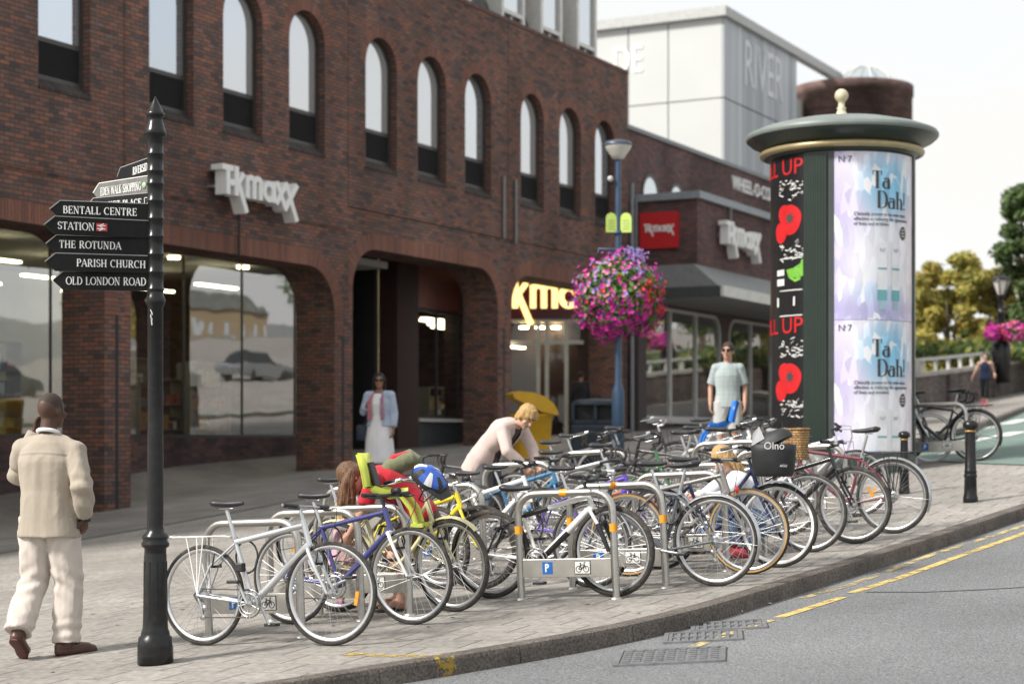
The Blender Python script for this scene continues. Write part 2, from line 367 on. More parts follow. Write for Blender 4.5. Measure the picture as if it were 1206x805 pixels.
while d < 60:
    e = d + .90
    for a, b_ in ((d, d + .44), (d + .44, e - .008)):
        pa, pb = kns(a), kns(b_)
        vs = []
        for n, dd in ((pa, a), (pb, b_)):
            for off, z in ((-.15, -.2), (-.15, .0), (-.03, .002), (-.008, -.006), (0, -.03), (.012, -.2)):
                p = Q(n + off, dd); p.z += z; vs.append(p)
        kb.add(vs, [(i, i + 1, 7 + i, 6 + i) for i in range(5)])
        kb.add(vs[:6], [(0, 1, 2, 3, 4, 5)]); kb.add(vs[6:], [(0, 1, 2, 3, 4, 5)])
    d = e
tag(kb.build('kerb', M_KERB), kind='structure')
# painted lines
def worn_paint(name, col, wear, under, sc=9):
    m = bpy.data.materials.new(name); m.use_nodes = True; t = m.node_tree; b = t.nodes['Principled BSDF']; l = t.links.new
    c = t.nodes.new('ShaderNodeTexCoord'); n = t.nodes.new('ShaderNodeTexNoise'); n.inputs['Scale'].default_value = sc; n.inputs['Detail'].default_value = 9; n.inputs['Roughness'].default_value = .75; l(c.outputs['Object'], n.inputs['Vector'])
    r = t.nodes.new('ShaderNodeMapRange'); r.inputs['From Min'].default_value = wear - .06; r.inputs['From Max'].default_value = wear + .06; l(n.outputs['Fac'], r.inputs['Value'])
    b.inputs['Base Color'].default_value = (*col, 1); b.inputs['Roughness'].default_value = .8
    tr = t.nodes.new('ShaderNodeBsdfTransparent'); mx = t.nodes.new('ShaderNodeMixShader'); l(r.outputs['Result'], mx.inputs['Fac']); l(tr.outputs[0], mx.inputs[1]); l(b.outputs[0], mx.inputs[2])
    l(mx.outputs[0], t.nodes['Material Output'].inputs['Surface']); return m
M_YEL = worn_paint('yellow_road_paint', (.60, .44, .14), .44, None)
M_YEL2 = worn_paint('faded_yellow_road_paint', (.52, .42, .20), .50, None, 6)
M_WLINE = worn_paint('white_road_paint', (.72, .73, .70), .42, None)
def stripe(b, pts, wid, dz, n=6):
    P = []
    for i in range(len(pts) - 1):
        for k in range(n): P.append(pts[i].lerp(pts[i + 1], k / n))
    P.append(pts[-1]); vs = []
    for i, p in enumerate(P):
        t = P[min(i + 1, len(P) - 1)] - P[max(i - 1, 0)]; s = Vector((-t.y, t.x, 0)).normalized() * wid / 2
        for q in (p - s, p + s): vs.append((q.x, q.y, gz(q.x, q.y) + dz))
    b.add(vs, [(2 * i, 2 * i + 1, 2 * i + 3, 2 * i + 2) for i in range(len(P) - 1)])
b = MB()
for seg in ([(1270, 602), (1206, 628), (1140, 651), (1060, 680), (1003, 698)], [(992, 703), (952, 716), (917, 727)]):
    stripe(b, [G(u, v, -.12) for u, v in seg], .085, -.116)
tag(b.build('yellow_line', M_YEL), kind='structure')
b = MB()
for seg in ([(1260, 601), (1206, 619), (1100, 652), (1000, 689), (945, 704)], [(908, 730), (860, 745), (815, 762), (765, 782)], [(800, 771), (755, 778), (735, 780)]):
    stripe(b, [G(u, v, -.12) for u, v in seg], .08, -.116)
tag(b.build('faded_yellow_line', M_YEL2), kind='structure')
b = MB()
for q in (517, 548):
    p = G(q, 773); n_, d_ = nd(p); 
    for nn in (n_ - .55, n_ - .35, n_ - .18):
        pass
    stripe(b, [Q(kns(d_) - .75, d_ + .05), Q(kns(d_) - .155, d_)], .10, .004)
    vs = []
    for off, z in ((-.15, .004), (-.03, .006), (-.004, -.006), (.004, -.03), (.016, -.125)):
        for e in (-.055, .055):
            pp = Q(kns(d_ + e) + off, d_ + e); pp.z += z; vs.append(pp)
    b.add(vs, [(2 * i, 2 * i + 1, 2 * i + 3, 2 * i + 2) for i in range(4)])
tag(b.build('yellow_kerb_mark', worn_paint('chipped_yellow_paint', (.55, .39, .07), .54, None, 14)), kind='structure')
# cycle lane that crosses behind, and the far pavement beyond it
def sheet_px(name, top, bot, m, dz, nx=24, ny=10):
    b = MB(); vs = []; uvs = []
    for j in range(ny + 1):
        for i in range(nx + 1):
            t = i / nx
            def at(line):
                k = t * (len(line) - 1); a = min(int(k), len(line) - 2); q = k - a
                return G(line[a][0] * (1 - q) + line[a + 1][0] * q, line[a][1] * (1 - q) + line[a + 1][1] * q)
            if j == 0 or j == ny: pass
            A, B_ = CACHE.setdefault((name, i, 0), None) or at(top), CACHE.setdefault((name, i, 1), None) or at(bot)
            CACHE[(name, i, 0)] = A; CACHE[(name, i, 1)] = B_
            p = A.lerp(B_, j / ny); vs.append((p.x, p.y, gz(p.x, p.y) + dz)); uvs.append(nd(p))
    fs = [(j * (nx + 1) + i, j * (nx + 1) + i + 1, (j + 1) * (nx + 1) + i + 1, (j + 1) * (nx + 1) + i) for j in range(ny) for i in range(nx)]
    b.add(vs, fs, True, [[uvs[q] for q in f] for f in fs]); return tag(b.build(name, m), kind='structure')
CACHE = {}
LT = [(985, 538), (1078, 528), (1150, 508), (1206, 485), (1290, 452)]
LB = [(985, 546), (1078, 542), (1150, 546), (1206, 548), (1290, 556)]
sheet_px('cycle_lane', LT, LB, M_LANE, .012)
b = MB()
P = [G(u, v) for u, v in LT]
for i in range(len(P) - 1):
    for k in range(8):
        p, q = P[i].lerp(P[i + 1], k / 8), P[i].lerp(P[i + 1], (k + 1) / 8); t = (q - p); s = Vector((-t.y, t.x, 0)).normalized() * .16
        vs = [(x.x, x.y, gz(x.x, x.y) + z) for x in (p, q, q + s, p + s) for z in (-.1, .12)]
        b.add(vs, [(0, 2, 3, 1), (2, 4, 5, 3), (4, 6, 7, 5), (6, 0, 1, 7), (1, 3, 5, 7)])
tag(b.build('cycle_lane_kerb', M_KERB), kind='structure')
b = MB()
for (u0, v0, u1, v1) in ((1141, 508, 1166, 503), (1184, 500, 1206, 494), (1130, 523, 1160, 516), (1112, 536, 1140, 531), (1176, 515, 1200, 509)):
    stripe(b, [G(u0, v0), G(u1, v1)], .35, .017, 2)
tag(b.build('cycle_lane_dash', M_WLINE), kind='structure')
# gully gratings in the road
M_IRON = mat('cast_iron', (.155, .158, .165), .75, .1, .3, 14)
def grate(u, v, ln, wd, label, slats):
    p = G(u, v, -.12); r = empty('drain_grate', (p.x, p.y, gz(p.x, p.y) - .118), rad(61.9 - 3), label, 'drain cover', 'drain covers in the gutter')
    # tilt with the road
    ex = (gz(p.x + .5, p.y) - gz(p.x - .5, p.y)); ey = (gz(p.x, p.y + .5) - gz(p.x, p.y - .5))
    r.matrix_world = Matrix.Translation(r.location) @ Vector((-ex, -ey, 1)).to_track_quat('Z', 'Y').to_matrix().to_4x4() @ Matrix.Rotation(rad(61.9), 4, 'Z')
    f = MB()
    for x0, x1, y0, y1 in ((-ln, ln, -wd, -wd + .03), (-ln, ln, wd - .03, wd), (-ln, -ln + .03, -wd + .03, wd - .03), (ln - .03, ln, -wd + .03, wd - .03)):
        f.box(x0, x1, y0, y1, -.02, .012)
    f.build('frame', M_IRON, r)
    g = MB()
    if slats:
        k = int(2 * ln / .055)
        for i in range(k):
            x = -ln + .045 + i * (2 * ln - .09) / (k - 1); g.box(x - .012, x + .012, -wd + .03, wd - .03, -.02, .008)
        g.box(-ln + .03, ln - .03, -.012, .012, -.02, .01)
    else:
        for i in range(9):
            for j in range(7):
                x, y = -ln + .07 + i * (2 * ln - .14) / 8, -wd + .06 + j * (2 * wd - .12) / 6; g.box(x - .022, x + .022, y - .018, y + .018, -.01, .013)
        g.box(-ln + .03, ln - .03, -wd + .03, wd - .03, -.02, .004)
    g.build('grid', M_IRON, r)
    if slats:
        q = MB(); q.box(-ln + .03, ln - .03, -wd + .03, wd - .03, -.05, -.024); q.build('sump', mat('drain_void', (.004, .004, .004), .9), r)
grate(790, 773, .34, .30, 'solid studded iron access cover, the one farthest out in the road', False)
grate(828, 750, .26, .22, 'slotted iron gully grating by the kerb, nearer of two', True)
grate(858, 737, .26, .20, 'slotted iron gully grating by the kerb, farther of two', True)
for (u, v, sx, lab) in ((870, 721, .05, 'scrap of white litter lying against the kerb'), (1171, 621, .06, 'crumpled white paper scrap in the far gutter'), (905, 711, .03, 'tiny pale cigarette end beside the kerb face')):
    p = G(u, v, -.12); b = MB()
    vs = [(random.uniform(-sx, sx), random.uniform(-sx * .6, sx * .6), random.uniform(.0, sx * .5)) for _ in range(10)]
    bm = bmesh.new(); [bm.verts.new(q) for q in vs]; bmesh.ops.convex_hull(bm, input=list(bm.verts)); b.bm(bm)
    o = b.build('litter_scrap', mat('paper', (.75, .74, .70), .8)); o.location = (p.x, p.y, gz(p.x, p.y) - .12); tag(o, lab, 'litter')

# long seam in the asphalt, dark patch, channel line at the edge of the arcade paving and its painted shade
b = MB(); stripe(b, [G(u, v, -.12) for u, v in ((1020, 697), (1090, 697), (1160, 694), (1260, 688))], .03, -.1165, 8)
tag(b.build('road_seam', mat('tar_seam', (.06, .06, .062), .6)), kind='structure')
b = MB()
pv = [Q(3.82, d_) for d_ in frange(-30, 30, 1)]
for i in range(len(pv) - 1):
    a, c = pv[i], pv[i + 1]; s_ = Vector((NV[0], NV[1], 0)) * .09; vs = [a - s_, a + s_, c - s_, c + s_]; b.add([(q.x, q.y, gz(q.x, q.y) + .004) for q in vs], [(0, 1, 3, 2)])
tag(b.build('drainage_channel', mat('channel_stone', (.10, .098, .095), .7)), kind='structure')
b = MB(); rnd = random.Random(9)
for i in range(420):
    n_, d_ = rnd.uniform(6, 16.5), rnd.uniform(-17, 2)
    if n_ > kns(d_) - .2: continue
    r_ = rnd.uniform(.008, .022); c = Q(n_, d_); vs = []
    for k in range(7): a = 2 * math.pi * k / 7; x, y = c.x + r_ * math.cos(a) * rnd.uniform(.7, 1.2), c.y + r_ * math.sin(a) * rnd.uniform(.7, 1.2); vs.append((x, y, gz(x, y) + .005))
    b.add(vs, [tuple(range(7))])
o = tag(b.build('gum_spots', mat('old_gum', (.13, .12, .11), .8)), kind='stuff')
# ------------------------------------------------------------------ brick shopping building with arcade
BANG = math.atan2(DV[1], DV[0])             # local x along the facade, local y into the building
BL, J0 = 7.02, .40
def Z(r): return r + EYE
M_CEIL = mat('arcade_ceiling', (.30, .29, .27), .8, 0, .1)
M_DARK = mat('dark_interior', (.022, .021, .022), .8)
M_UGL = glass_mat('upper_window_glass', .60, base=(.30, .32, .33), gcol=(.93, .97, 1), rough=.015)
M_UGLS = [M_UGL, glass_mat('upper_window_glass_b', .52, base=(.22, .24, .25), gcol=(.90, .95, 1), rough=.02), glass_mat('upper_window_glass_c', .50, base=(.45, .46, .45), gcol=(.95, .97, 1), rough=.03)]
M_SGL = glass_mat('shop_glass', .34, (.91, .95, .92), .018, wob=.2)
M_EGL = glass_mat('entrance_glass', .02, (.92, .95, .94), .004)
M_LAMP = mat('warm_light', (1, .78, .45), .5, emit=14)
M_STRIP = mat('strip_light', (1, .86, .58), .5, emit=5)
M_BLIND = mat('white_blind', (.7, .7, .68), .8)
M_SLATE = brick_mat('roof_slate', .30, .20, .008, [(0, (.075, .082, .088)), (.5, (.12, .125, .125)), (.8, (.15, .15, .12)), (1, (.17, .165, .11))], (.03, .03, .03), stain=.4, sscale=.8)
M_PVC = mat('white_upvc', (.62, .61, .58), .4)
M_LEAD = mat('lead_grey', (.20, .21, .22), .55, .2)
mall = empty('brick_shopping_building', (P0[0], P0[1], 0), BANG, 'long dark red brick shopping building with arched upper windows over a deep arcade', 'building')
BAYS = [-2, -1, 0, 1, 2]
def bay(k): return J0 + k * BL
def soff(k): return Z(3.475 if k < 1 else 4.02)
def grv(k): return Z(4.33 if k < 1 else 4.83)
TOP = Z(10.08); ZS, ZL, ZG, ZA = Z(5.69), Z(5.90), Z(6.55), Z(8.56)
WW = 1.243; WOFF = (.666, 2.79, 4.914)
DEP = .95
def arch_out(x0, x1, zb, zt):
    r = (x1 - x0) / 2; return [(x0, zb), (x1, zb)] + arc((x0 + x1) / 2, zt - r, r, 0, 180, 16)
wl = MB(); wu = MB()
def strip_uv(mb, inner, outer, y):
    L_ = 0; 
    for i in range(len(inner) - 1):
        a, b_, c, d_ = inner[i], inner[i + 1], outer[i + 1], outer[i]
        l1 = math.hypot((c[0] + b_[0] - a[0] - d_[0]) / 2, (c[1] + b_[1] - a[1] - d_[1]) / 2)
        mb.add([(p[0], y, p[1]) for p in (a, b_, c, d_)], [(0, 1, 2, 3)], False, [[(.03, L_), (.03, L_ + l1), (.36, L_ + l1), (.36, L_)]]); L_ += l1
for k in BAYS:
    x0, x1 = bay(k), bay(k) + BL; a0, a1 = x0 + .20, x1 - .48; zt, zg = soff(k), grv(k); r = .9; zb = -2.2
    notch = [(a0, zb)] + [(p[0], p[1]) for p in arc(a0 + r, zt - r, r, 180, 90, 10)] + arc(a1 - r, zt - r, r, 90, 0, 10) + [(a1, zb)]
    poly = [(x0, zg), (x0, zb)] + notch + [(x1, zb), (x1, zg)]
    wl.prism(poly, 0, DEP)
    holes = [arch_out(x0 + o, x0 + o + WW, ZS, ZA)[::1] for o in WOFF]
    wu.prism([(x0 + .012, zg), (x1 - .012, zg), (x1 - .012, TOP), (x0 + .012, TOP)], -.028, .32, holes)
    jt = MB(); jt.box(x0 - .012, x0 + .012, .004, .3, zg, TOP - .01); jt.build('movement_joint', M_DARK, mall)
    # soldier ring round the arcade opening
    w_ = .34
    inn = [(a0, zt - r - .45)] + arc(a0 + r, zt - r, r, 180, 90, 10) + arc(a1 - r, zt - r, r, 90, 0, 10) + [(a1, zt - r - .45)]
    out = [(a0 - .15, zt - r - .45)] + [(p[0], p[1]) for p in arc(a0 + r, zt - r, r + w_, 180, 90, 10)] + arc(a1 - r, zt - r, r + w_, 90, 0, 10) + [(a1 + w_, zt - r - .45)]
    for i in range(11):
        q = i / 11; out[i] = (out[i][0] if out[i][0] > a0 - .17 else a0 - .17, out[i][1])
    sol = MB(); strip_uv(sol, inn, out, -.005); sol.build('soldier_course', M_SOLD, mall)
    for o in WOFF:
        rr = WW / 2; cx, cz = x0 + o + rr, ZA - rr
        sol = MB(); strip_uv(sol, arc(cx, cz, rr, 180, 0, 20), arc(cx, cz, rr + .23, 180, 0, 20), -.033); sol.build('arch_ring', M_SOLD, mall)
# far end wall and roof slab of the block, parapet coping
XE = bay(3); XS = bay(-2)
for xx in (XE - .302, XS + .002): side = MB(); side.box(xx, xx + .3, .33, 16, -2, TOP - .004); side.build('end_wall', M_BRICK, mall)
wl.build('arcade_wall', M_BRICK, mall); wu.build('upper_wall', M_BRICK, mall)
cp = MB(); cp.box(XS, XE + .03, -.045, .36, TOP, TOP + .09); cp.build('parapet_coping', mat('brick_coping', (.12, .065, .052), .85, 0, .3, 5), mall)
fl = MB(); fl.box(XS, XE - .3, .33, 16, TOP - .6, TOP - .3); fl.build('roof_slab', M_LEAD, mall)
# slot recesses in the piers
for k in BAYS + [3]:
    x = bay(k); z1 = soff(min(k, 2)) - 1.35
    sl = MB(); sl.box(x - .20, x - .12, -.003, .002, -2, z1); sl.build('expansion_slot', M_DARK, mall)
# upper windows
def make_window(x):
    fr = MB(); o = arch_out(x, x + WW, ZL, ZA); q = arch_out(x + .085, x + WW - .085, ZG + .05, ZA - .085)
    fr.prism(o, .14, .20, [arch_out(x + .08, x + WW - .08, ZL + .07, ZA - .08)]); fr.box(x + .08, x + WW - .08, .142, .20, ZG - .03, ZG + .05)
    w_ = fr.build('window', M_FRAME, mall)
    g = MB(); g.prism(arch_out(x + .075, x + WW - .075, ZG + .04, ZA - .075), .172, .180); g.build('pane', M_UGLS[int(x * 7.3) % 3], w_)
    lv = MB()
    n = 22
    for i in range(n):
        z = ZL + .075 + i * (ZG - .11 - ZL) / n; h = (ZG - .11 - ZL) / n
        lv.add([(x + .08, .150, z), (x + WW - .08, .150, z), (x + WW - .08, .176, z + h * .9), (x + .08, .176, z + h * .9)], [(0, 1, 2, 3)])
    lv.box(x + .08, x + WW - .08, .182, .19, ZL + .06, ZG - .03); lv.build('louvre', M_LOUV, w_)
    s = MB(); s.add([(x, -.05, ZS), (x + WW, -.05, ZS), (x + WW, -.05, ZS + .05), (x, -.05, ZS + .05), (x, .139, ZL), (x + WW, .139, ZL), (x, .139, ZS), (x + WW, .139, ZS)],
                  [(0, 1, 2, 3), (3, 2, 5, 4), (0, 3, 4, 6), (1, 7, 5, 2), (0, 6, 7, 1)], False,
                  [[(.1, 0), (.1, WW), (.2, WW), (.2, 0)], [(.2, 0), (.2, WW), (.5, WW), (.5, 0)], [(.1, 0), (.2, 0), (.4, 0), (.4, 0)], [(.1, 0), (.2, 0), (.4, 0), (.4, 0)], [(.1, 0), (.2, 0), (.4, 0), (.4, 0)]])
    s.build('sill', M_SILL, w_)
for k in BAYS:
    for o in WOFF: make_window(bay(k) + o)
# mansard roof with dormers
RB, RT, RY0, RY1 = TOP - .28, TOP + 4.6, .55, 2.3
m = MB(); e0, e1 = XS + .4, XE - .55
vs = [(e0, RY0, RB), (e1, RY0, RB), (e1 - 1.0, RY1, RT), (e0 + 1.0, RY1, RT), (e0, 15.5, RB), (e1, 15.5, RB), (e1 - 1.0, 14, RT), (e0 + 1.0, 14, RT)]
m.add(vs, [(0, 1, 2, 3), (1, 5, 6, 2), (4, 0, 3, 7), (3, 2, 6, 7), (5, 4, 7, 6)], False,
      [[(0, 0), (e1 - e0, 0), (e1 - e0 - .9, 5), (.9, 5)], [(0, 0), (15, 0), (14, 5), (1, 5)], [(0, 0), (15, 0), (14, 5), (1, 5)], [(0, 0), (1, 0), (1, 1), (0, 1)], [(0, 0), (1, 0), (1, 1), (0, 1)]])
roof = m.build('roof', M_SLATE, mall)
hp = MB(); hp.tube([(e1 + .01, RY0 - .02, RB), (e1 - .99, RY1 - .02, RT)], .07, 8); hp.build('hip_ridge', M_LEAD, roof)
def dormer(xc):
    w2 = .62; z0 = TOP + .06; d = MB()
    d.box(xc - w2, xc - w2 + .13, RY0 - .05, 2.4, z0 - .3, z0 + 3.6); d.box(xc + w2 - .13, xc + w2, RY0 - .05, 2.4, z0 - .3, z0 + 3.6)
    d.box(xc - w2 + .13, xc + w2 - .13, RY0 - .03, 2.4, z0 + 3.3, z0 + 3.6); d.box(xc - w2 + .13, xc + w2 - .13, RY0 - .04, RY0 + .1, z0 + .42, z0 + .52)
    d.box(xc - .03, xc + .03, RY0, RY0 + .08, z0 - .2, z0 + .42)
    o = d.build('dormer', M_PVC, mall)
    g = MB(); g.box(xc - w2 + .13, xc + w2 - .13, RY0 + .03, RY0 + .045, z0 + .52, z0 + 3.3); g.build('pane', M_UGL, o)
    g = MB(); g.box(xc - w2 + .13, xc - .03, RY0 + .04, RY0 + .06, z0 - .2, z0 + .42); g.box(xc + .03, xc + w2 - .13, RY0 + .04, RY0 + .06, z0 - .2, z0 + .42); g.build('vent', M_LOUV, o)
for k in BAYS:
    for o in WOFF: dormer(bay(k) + o + WW / 2 - .02)
# downpipes
for u, vt, vb in ((593, 208, 281), (607, 212, 287)):
    s = SW(u, -.06); b = MB(); b.tube([(s, -.075, ZW(u, vb, -.06)), (s, -.075, ZW(u, vt, -.06))], .035, 10); b.build('downpipe', M_LEAD, mall)
b = MB(); s = XE + .12
b.tube([(s, -.1, -.5), (s, -.1, TOP - 3)], .06, 10); b.tube([(s + .35, -.06, -.5), (s + .35, -.06, TOP - 3.4)], .05, 10); b.build('downpipe', M_LEAD, mall)
b = MB(); s = SW(282, -.04); b.tube([(s, -.045, ZW(282, 301, -.04)), (s, -.045, ZW(282, 240, -.04))], .02, 8); b.build('sign_conduit', M_BPLAS, mall)
# arcade: ceiling, shop fronts, interiors
YB, Y1 = 2.6, 2.2
c = MB()
c.box(XS + .3, bay(1) + 3.1, DEP, 12, soff(0) + .35, soff(0) + .5); c.build('arcade_ceiling', M_CEIL, mall)
c = MB(); c.box(bay(1) - .2, XE - .31, DEP, 12, soff(2) + .62, soff(2) + .75); c.build('arcade_ceiling', M_CEIL, mall)
b = MB(); b.box(XS + .6, bay(1) + 3.0, 8.4, 8.5, -2, soff(0) + .3); b.build('shop_partition', mat('grey_green_partition', (.30, .31, .26), .8, 0, .2, 1), mall)
bk = MB(); bk.box(XS + .3, XE - .31, 11.9, 12, -2, soff(2) + .61); bk.build('shop_back_wall', mat('shop_back_wall', (.33, .29, .24), .9, 0, .15, 1), mall)
sf = MB(); sf.box(XS + .5, XE - .32, YB + .3, 11.9, Z(-.75), Z(-.35)); sf.build('shop_floor', mat('shop_floor', (.12, .11, .10), .4), mall)
def glazing(name, xa, xb, zb, zt, y, nmul, fm, plinth=None, head=None, mull=.05):
    f = MB(); f.box(xa, xb, y - .03, y + .05, zb - .06, zb); f.box(xa, xb, y - .03, y + .05, zt, zt + .08)
    for i in range(nmul + 1):
        x = xa + (xb - xa) * i / nmul; f.box(x - mull / 2, x + mull / 2, y - .025, y + .045, zb, zt)
    o = f.build(name, fm, mall); g = MB()
    for i in range(nmul):
        x, x2 = xa + (xb - xa) * i / nmul + mull / 2, xa + (xb - xa) * (i + 1) / nmul - mull / 2
        g.box(x, x2, y, y + .012, zb, zt)
    g.build('pane', M_SGL, o)
    if plinth is not None: b = MB(); b.box(xa, xb, y - .05, y + .25, plinth, zb - .06); b.build('plinth', M_DBRICK, o)
    return o
sg = SW(404, YB)
glazing('shop_window', bay(-2) + .5, bay(-1) + 6.0, Z(-.15), soff(0) + .27, YB, 6, M_FRAME, -2, mull=.03)
glazing('shop_window', bay(-1) + 6.1, sg, Z(.08), soff(0) + .27, YB, 6, M_FRAME, -2, mull=.025)
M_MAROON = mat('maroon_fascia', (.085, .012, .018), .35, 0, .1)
XL = SW(586, 1.05)                          # left side of the entrance lobby
xa, xb, xc = SW(463, Y1), SW(488, Y1), XL - .02
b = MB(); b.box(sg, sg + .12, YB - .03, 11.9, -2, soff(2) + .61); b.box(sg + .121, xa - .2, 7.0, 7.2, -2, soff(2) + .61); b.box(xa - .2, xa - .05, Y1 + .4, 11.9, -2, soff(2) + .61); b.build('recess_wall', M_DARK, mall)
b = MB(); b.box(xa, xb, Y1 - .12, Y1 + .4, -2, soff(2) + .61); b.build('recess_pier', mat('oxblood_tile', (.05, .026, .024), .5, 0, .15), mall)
zf0, zf1, zb = ZW(520, 366, Y1), soff(2) + .61, ZW(520, 490, Y1)
b = MB(); b.box(xb, xc, Y1 - .1, Y1 + .02, zf0, zf1); b.build('fascia', mat('bronze_red_fascia', (.22, .075, .055), .35, .3, .15), mall)
o = glazing('shop_window', xb, xc, zb, zf0 - .08, Y1, 2, M_FRAME, None, mull=.06)
b = MB(); b.box(xb, xc, Y1 - .16, Y1 + .06, zb - .14, zb - .062); b.build('sill', M_PVC, o)
b = MB(); b.box(xb, xc, Y1 - .06, Y1 + .2, -2, zb - .142); b.build('plinth', mat('dark_tile', (.045, .05, .052), .35, 0, .3, 6), o)
# entrance: a splayed door screen facing up the street
EY = 49.7
def loc2(X, Y): q = np.array([X, Y]) - P0; return float(q @ DV), float(-(q @ NV))
def ENT(): 
    m = MB(); s_, y_ = loc2(PX(588, 0, EY).x, EY)
    m.X = Matrix(((DV[0], DV[1], 0, s_), (-NV[0], -NV[1], 0, y_), (0, 0, 1, 0), (0, 0, 0, 1))); return m
EPX = F / EY
def ex(u): return (u - 588) / EPX
def ez(v): return EYE + (HV - v) / EPX
zd, zs0 = ez(403), ez(376)
b = ENT(); b.box(-1.1, ex(699), -.06, .1, zs0, soff(2) + .615); b.build('sign_board', M_MAROON, mall)
f = ENT(); g = ENT()
f.box(-.9, ex(699), -.05, .07, zd - .05, zd + .05); f.box(-.9, ex(699), -.05, .07, zs0 - .08, zs0)
xs = [ex(u) for u in (588, 634, 644, 667, 697)]
for x in xs: f.box(x - .055, x + .055, -.045, .065, -.6, zs0 - .08)
f.box(-1.1, -.9, -.05, .07, -.6, zs0)
f.box(xs[2], xs[3], -.03, .04, -.6, .9)
dr = f.build('entrance_door', mat('cream_aluminium', (.50, .49, .43), .4, .2), mall)
for x0, x1 in ((-.9, xs[0] - .055), (xs[0] + .055, xs[1] - .055), (xs[2] + .055, xs[3] - .055)): g.box(x0, x1, 0, .012, .9 if x0 > xs[1] else -.3, zd - .05)
for i in range(len(xs) - 1): g.box(xs[i] + .055, xs[i + 1] - .055, 0, .012, zd + .05, zs0 - .08)
g.build('pane', M_EGL, dr)
b = MB(); b.box(XL - .01, XL + .11, DEP + .003, Y1 + .4, -2, soff(2)); b.box(XL + .111, xs[0] + 20, Y1 + .25, Y1 + .4, -2, soff(2)) if False else None; b.build('entrance_side_wall', M_DBRICK, mall)
b = MB(); b.box(XE - .37, XE - .31, DEP + .01, 11.8, -2, soff(2) + .6); b.build('interior_lining', mat('maroon_lining', (.035, .017, .016), .6, 0, .3, 2), mall)
YE = 2.0; XM = 20.9
# ceiling lights inside
def light(x, y, z, kind):
    b = MB()
    if kind == 's': b.box(x - .7, x + .7, y - .07, y + .07, z - .05, z)
    else: b.lathe([(0, -.05), (.13, -.05), (.13, 0)], 14, (x, y, z))
    b.build('ceiling_light', M_STRIP if kind == 's' else M_LAMP, mall)
for i in range(5):
    for y in (3.8, 5.6, 7.6): light(bay(-1) + 1.0 + i * 3.4, y, soff(0) - .1, 's')
for x, y in ((bay(-1) + 2.5, 2.4), (bay(-1) + 4.6, 2.6), (bay(0) + 5.6, 1.8), (bay(0) + 8.0, 1.8)): light(x, y, soff(0) + .34, 'd')
for x, y in ((16.6, 3.3), (18.0, 3.9), (19.2, 4.5), (16.0, 2.9)): light(x, y, zf0 - .12, 's')
for x, y in ((20.55, 2.75), (20.75, 2.35), (20.95, 1.95)): light(x, y, zd + .45, 'd')
light(20.2, 2.95, zd - .1, 's')
b = MB(); b.box(XL + .2, XE - .33, 10.2, 10.3, -2, soff(2)); b.build('entrance_back_wall', mat('entrance_red', (.10, .03, .03), .7), mall)
b = MB(); b.box(xb - .1, 18.9, 5.2, 5.3, -2, soff(2) + .6); b.build('shop_partition', mat('cream_partition', (.48, .42, .33), .8, 0, .1), mall)
# shop fittings
M_SHELF = mat('shelf_grey', (.25, .25, .24), .5)
GOODS = [mat('goods_%d' % i, c, .6) for i, c in enumerate([(.35, .08, .06), (.1, .13, .25), (.5, .45, .38), (.05, .05, .06), (.12, .2, .12), (.4, .3, .12), (.6, .6, .6), (.45, .2, .05)])]
def shelf(x, y, w_, h, label, group='display racks inside the shop windows'):
    z0 = Z(-.35); r = empty('display_rack', tuple(mall.matrix_basis @ Vector((0, 0, 0))), 0)
    r.location = Vector((P0[0], P0[1], 0)) + Vector((DV[0] * x - NV[0] * y, DV[1] * x - NV[1] * y, z0)); r.rotation_euler = (0, 0, BANG); tag(r, label, 'rack', group)
    f = MB(); n = int(h / .5)
    for sx in (0, w_): f.box(sx - .02, sx + .02, -.2, .2, 0, h)
    for i in range(n + 1): f.box(.021, w_ - .021, -.2, .2, i * h / n, i * h / n + .02)
    f.build('rack_frame', M_SHELF, r); g = MB()
    for i in range(n):
        xx = .06
        while xx < w_ - .2:
            q = random.uniform(.07, .28); hh = random.uniform(.12, .4); g.m = random.randrange(8)
            g.box(xx, min(xx + q, w_ - .05), -.15, random.uniform(.0, .15), i * h / n + .022, i * h / n + .022 + hh * .9); xx += q + random.uniform(.01, .08)
    g.build('goods', GOODS, r)
shelf(bay(-1) + 9.6, 3.7, 1.3, 1.5, 'low rack of shoes behind the plate glass beside the left brick pier')
shelf(bay(0) + 6.6, 6.9, 2.2, 2.2, 'long rack against the back partition of the left shop')
shelf(bay(-1) + 4.6, 4.2, 1.5, 2.4, 'tall crowded display rack inside the window at the far left')
shelf(bay(-1) + 7.4, 4.4, 1.6, 2.2, 'display rack inside the shop behind the man on the phone')
shelf(bay(0) + 5.0, 4.0, 1.5, 1.6, 'low rack of goods behind the plate glass just right of the fingerpost')
shelf(bay(0) + 7.2, 4.4, 1.4, 2.0, 'display rack in the middle of the big plate glass window')
shelf(bay(0) + 8.6, 5.4, 1.3, 2.1, 'display rack deep behind the right half of the plate glass')
shelf(17.0, 3.9, 1.3, 1.7, 'rack of red and dark goods behind the window right of the dark recess')
shelf(18.7, 4.7, 1.2, 1.5, 'farther rack of goods behind the window right of the dark recess')
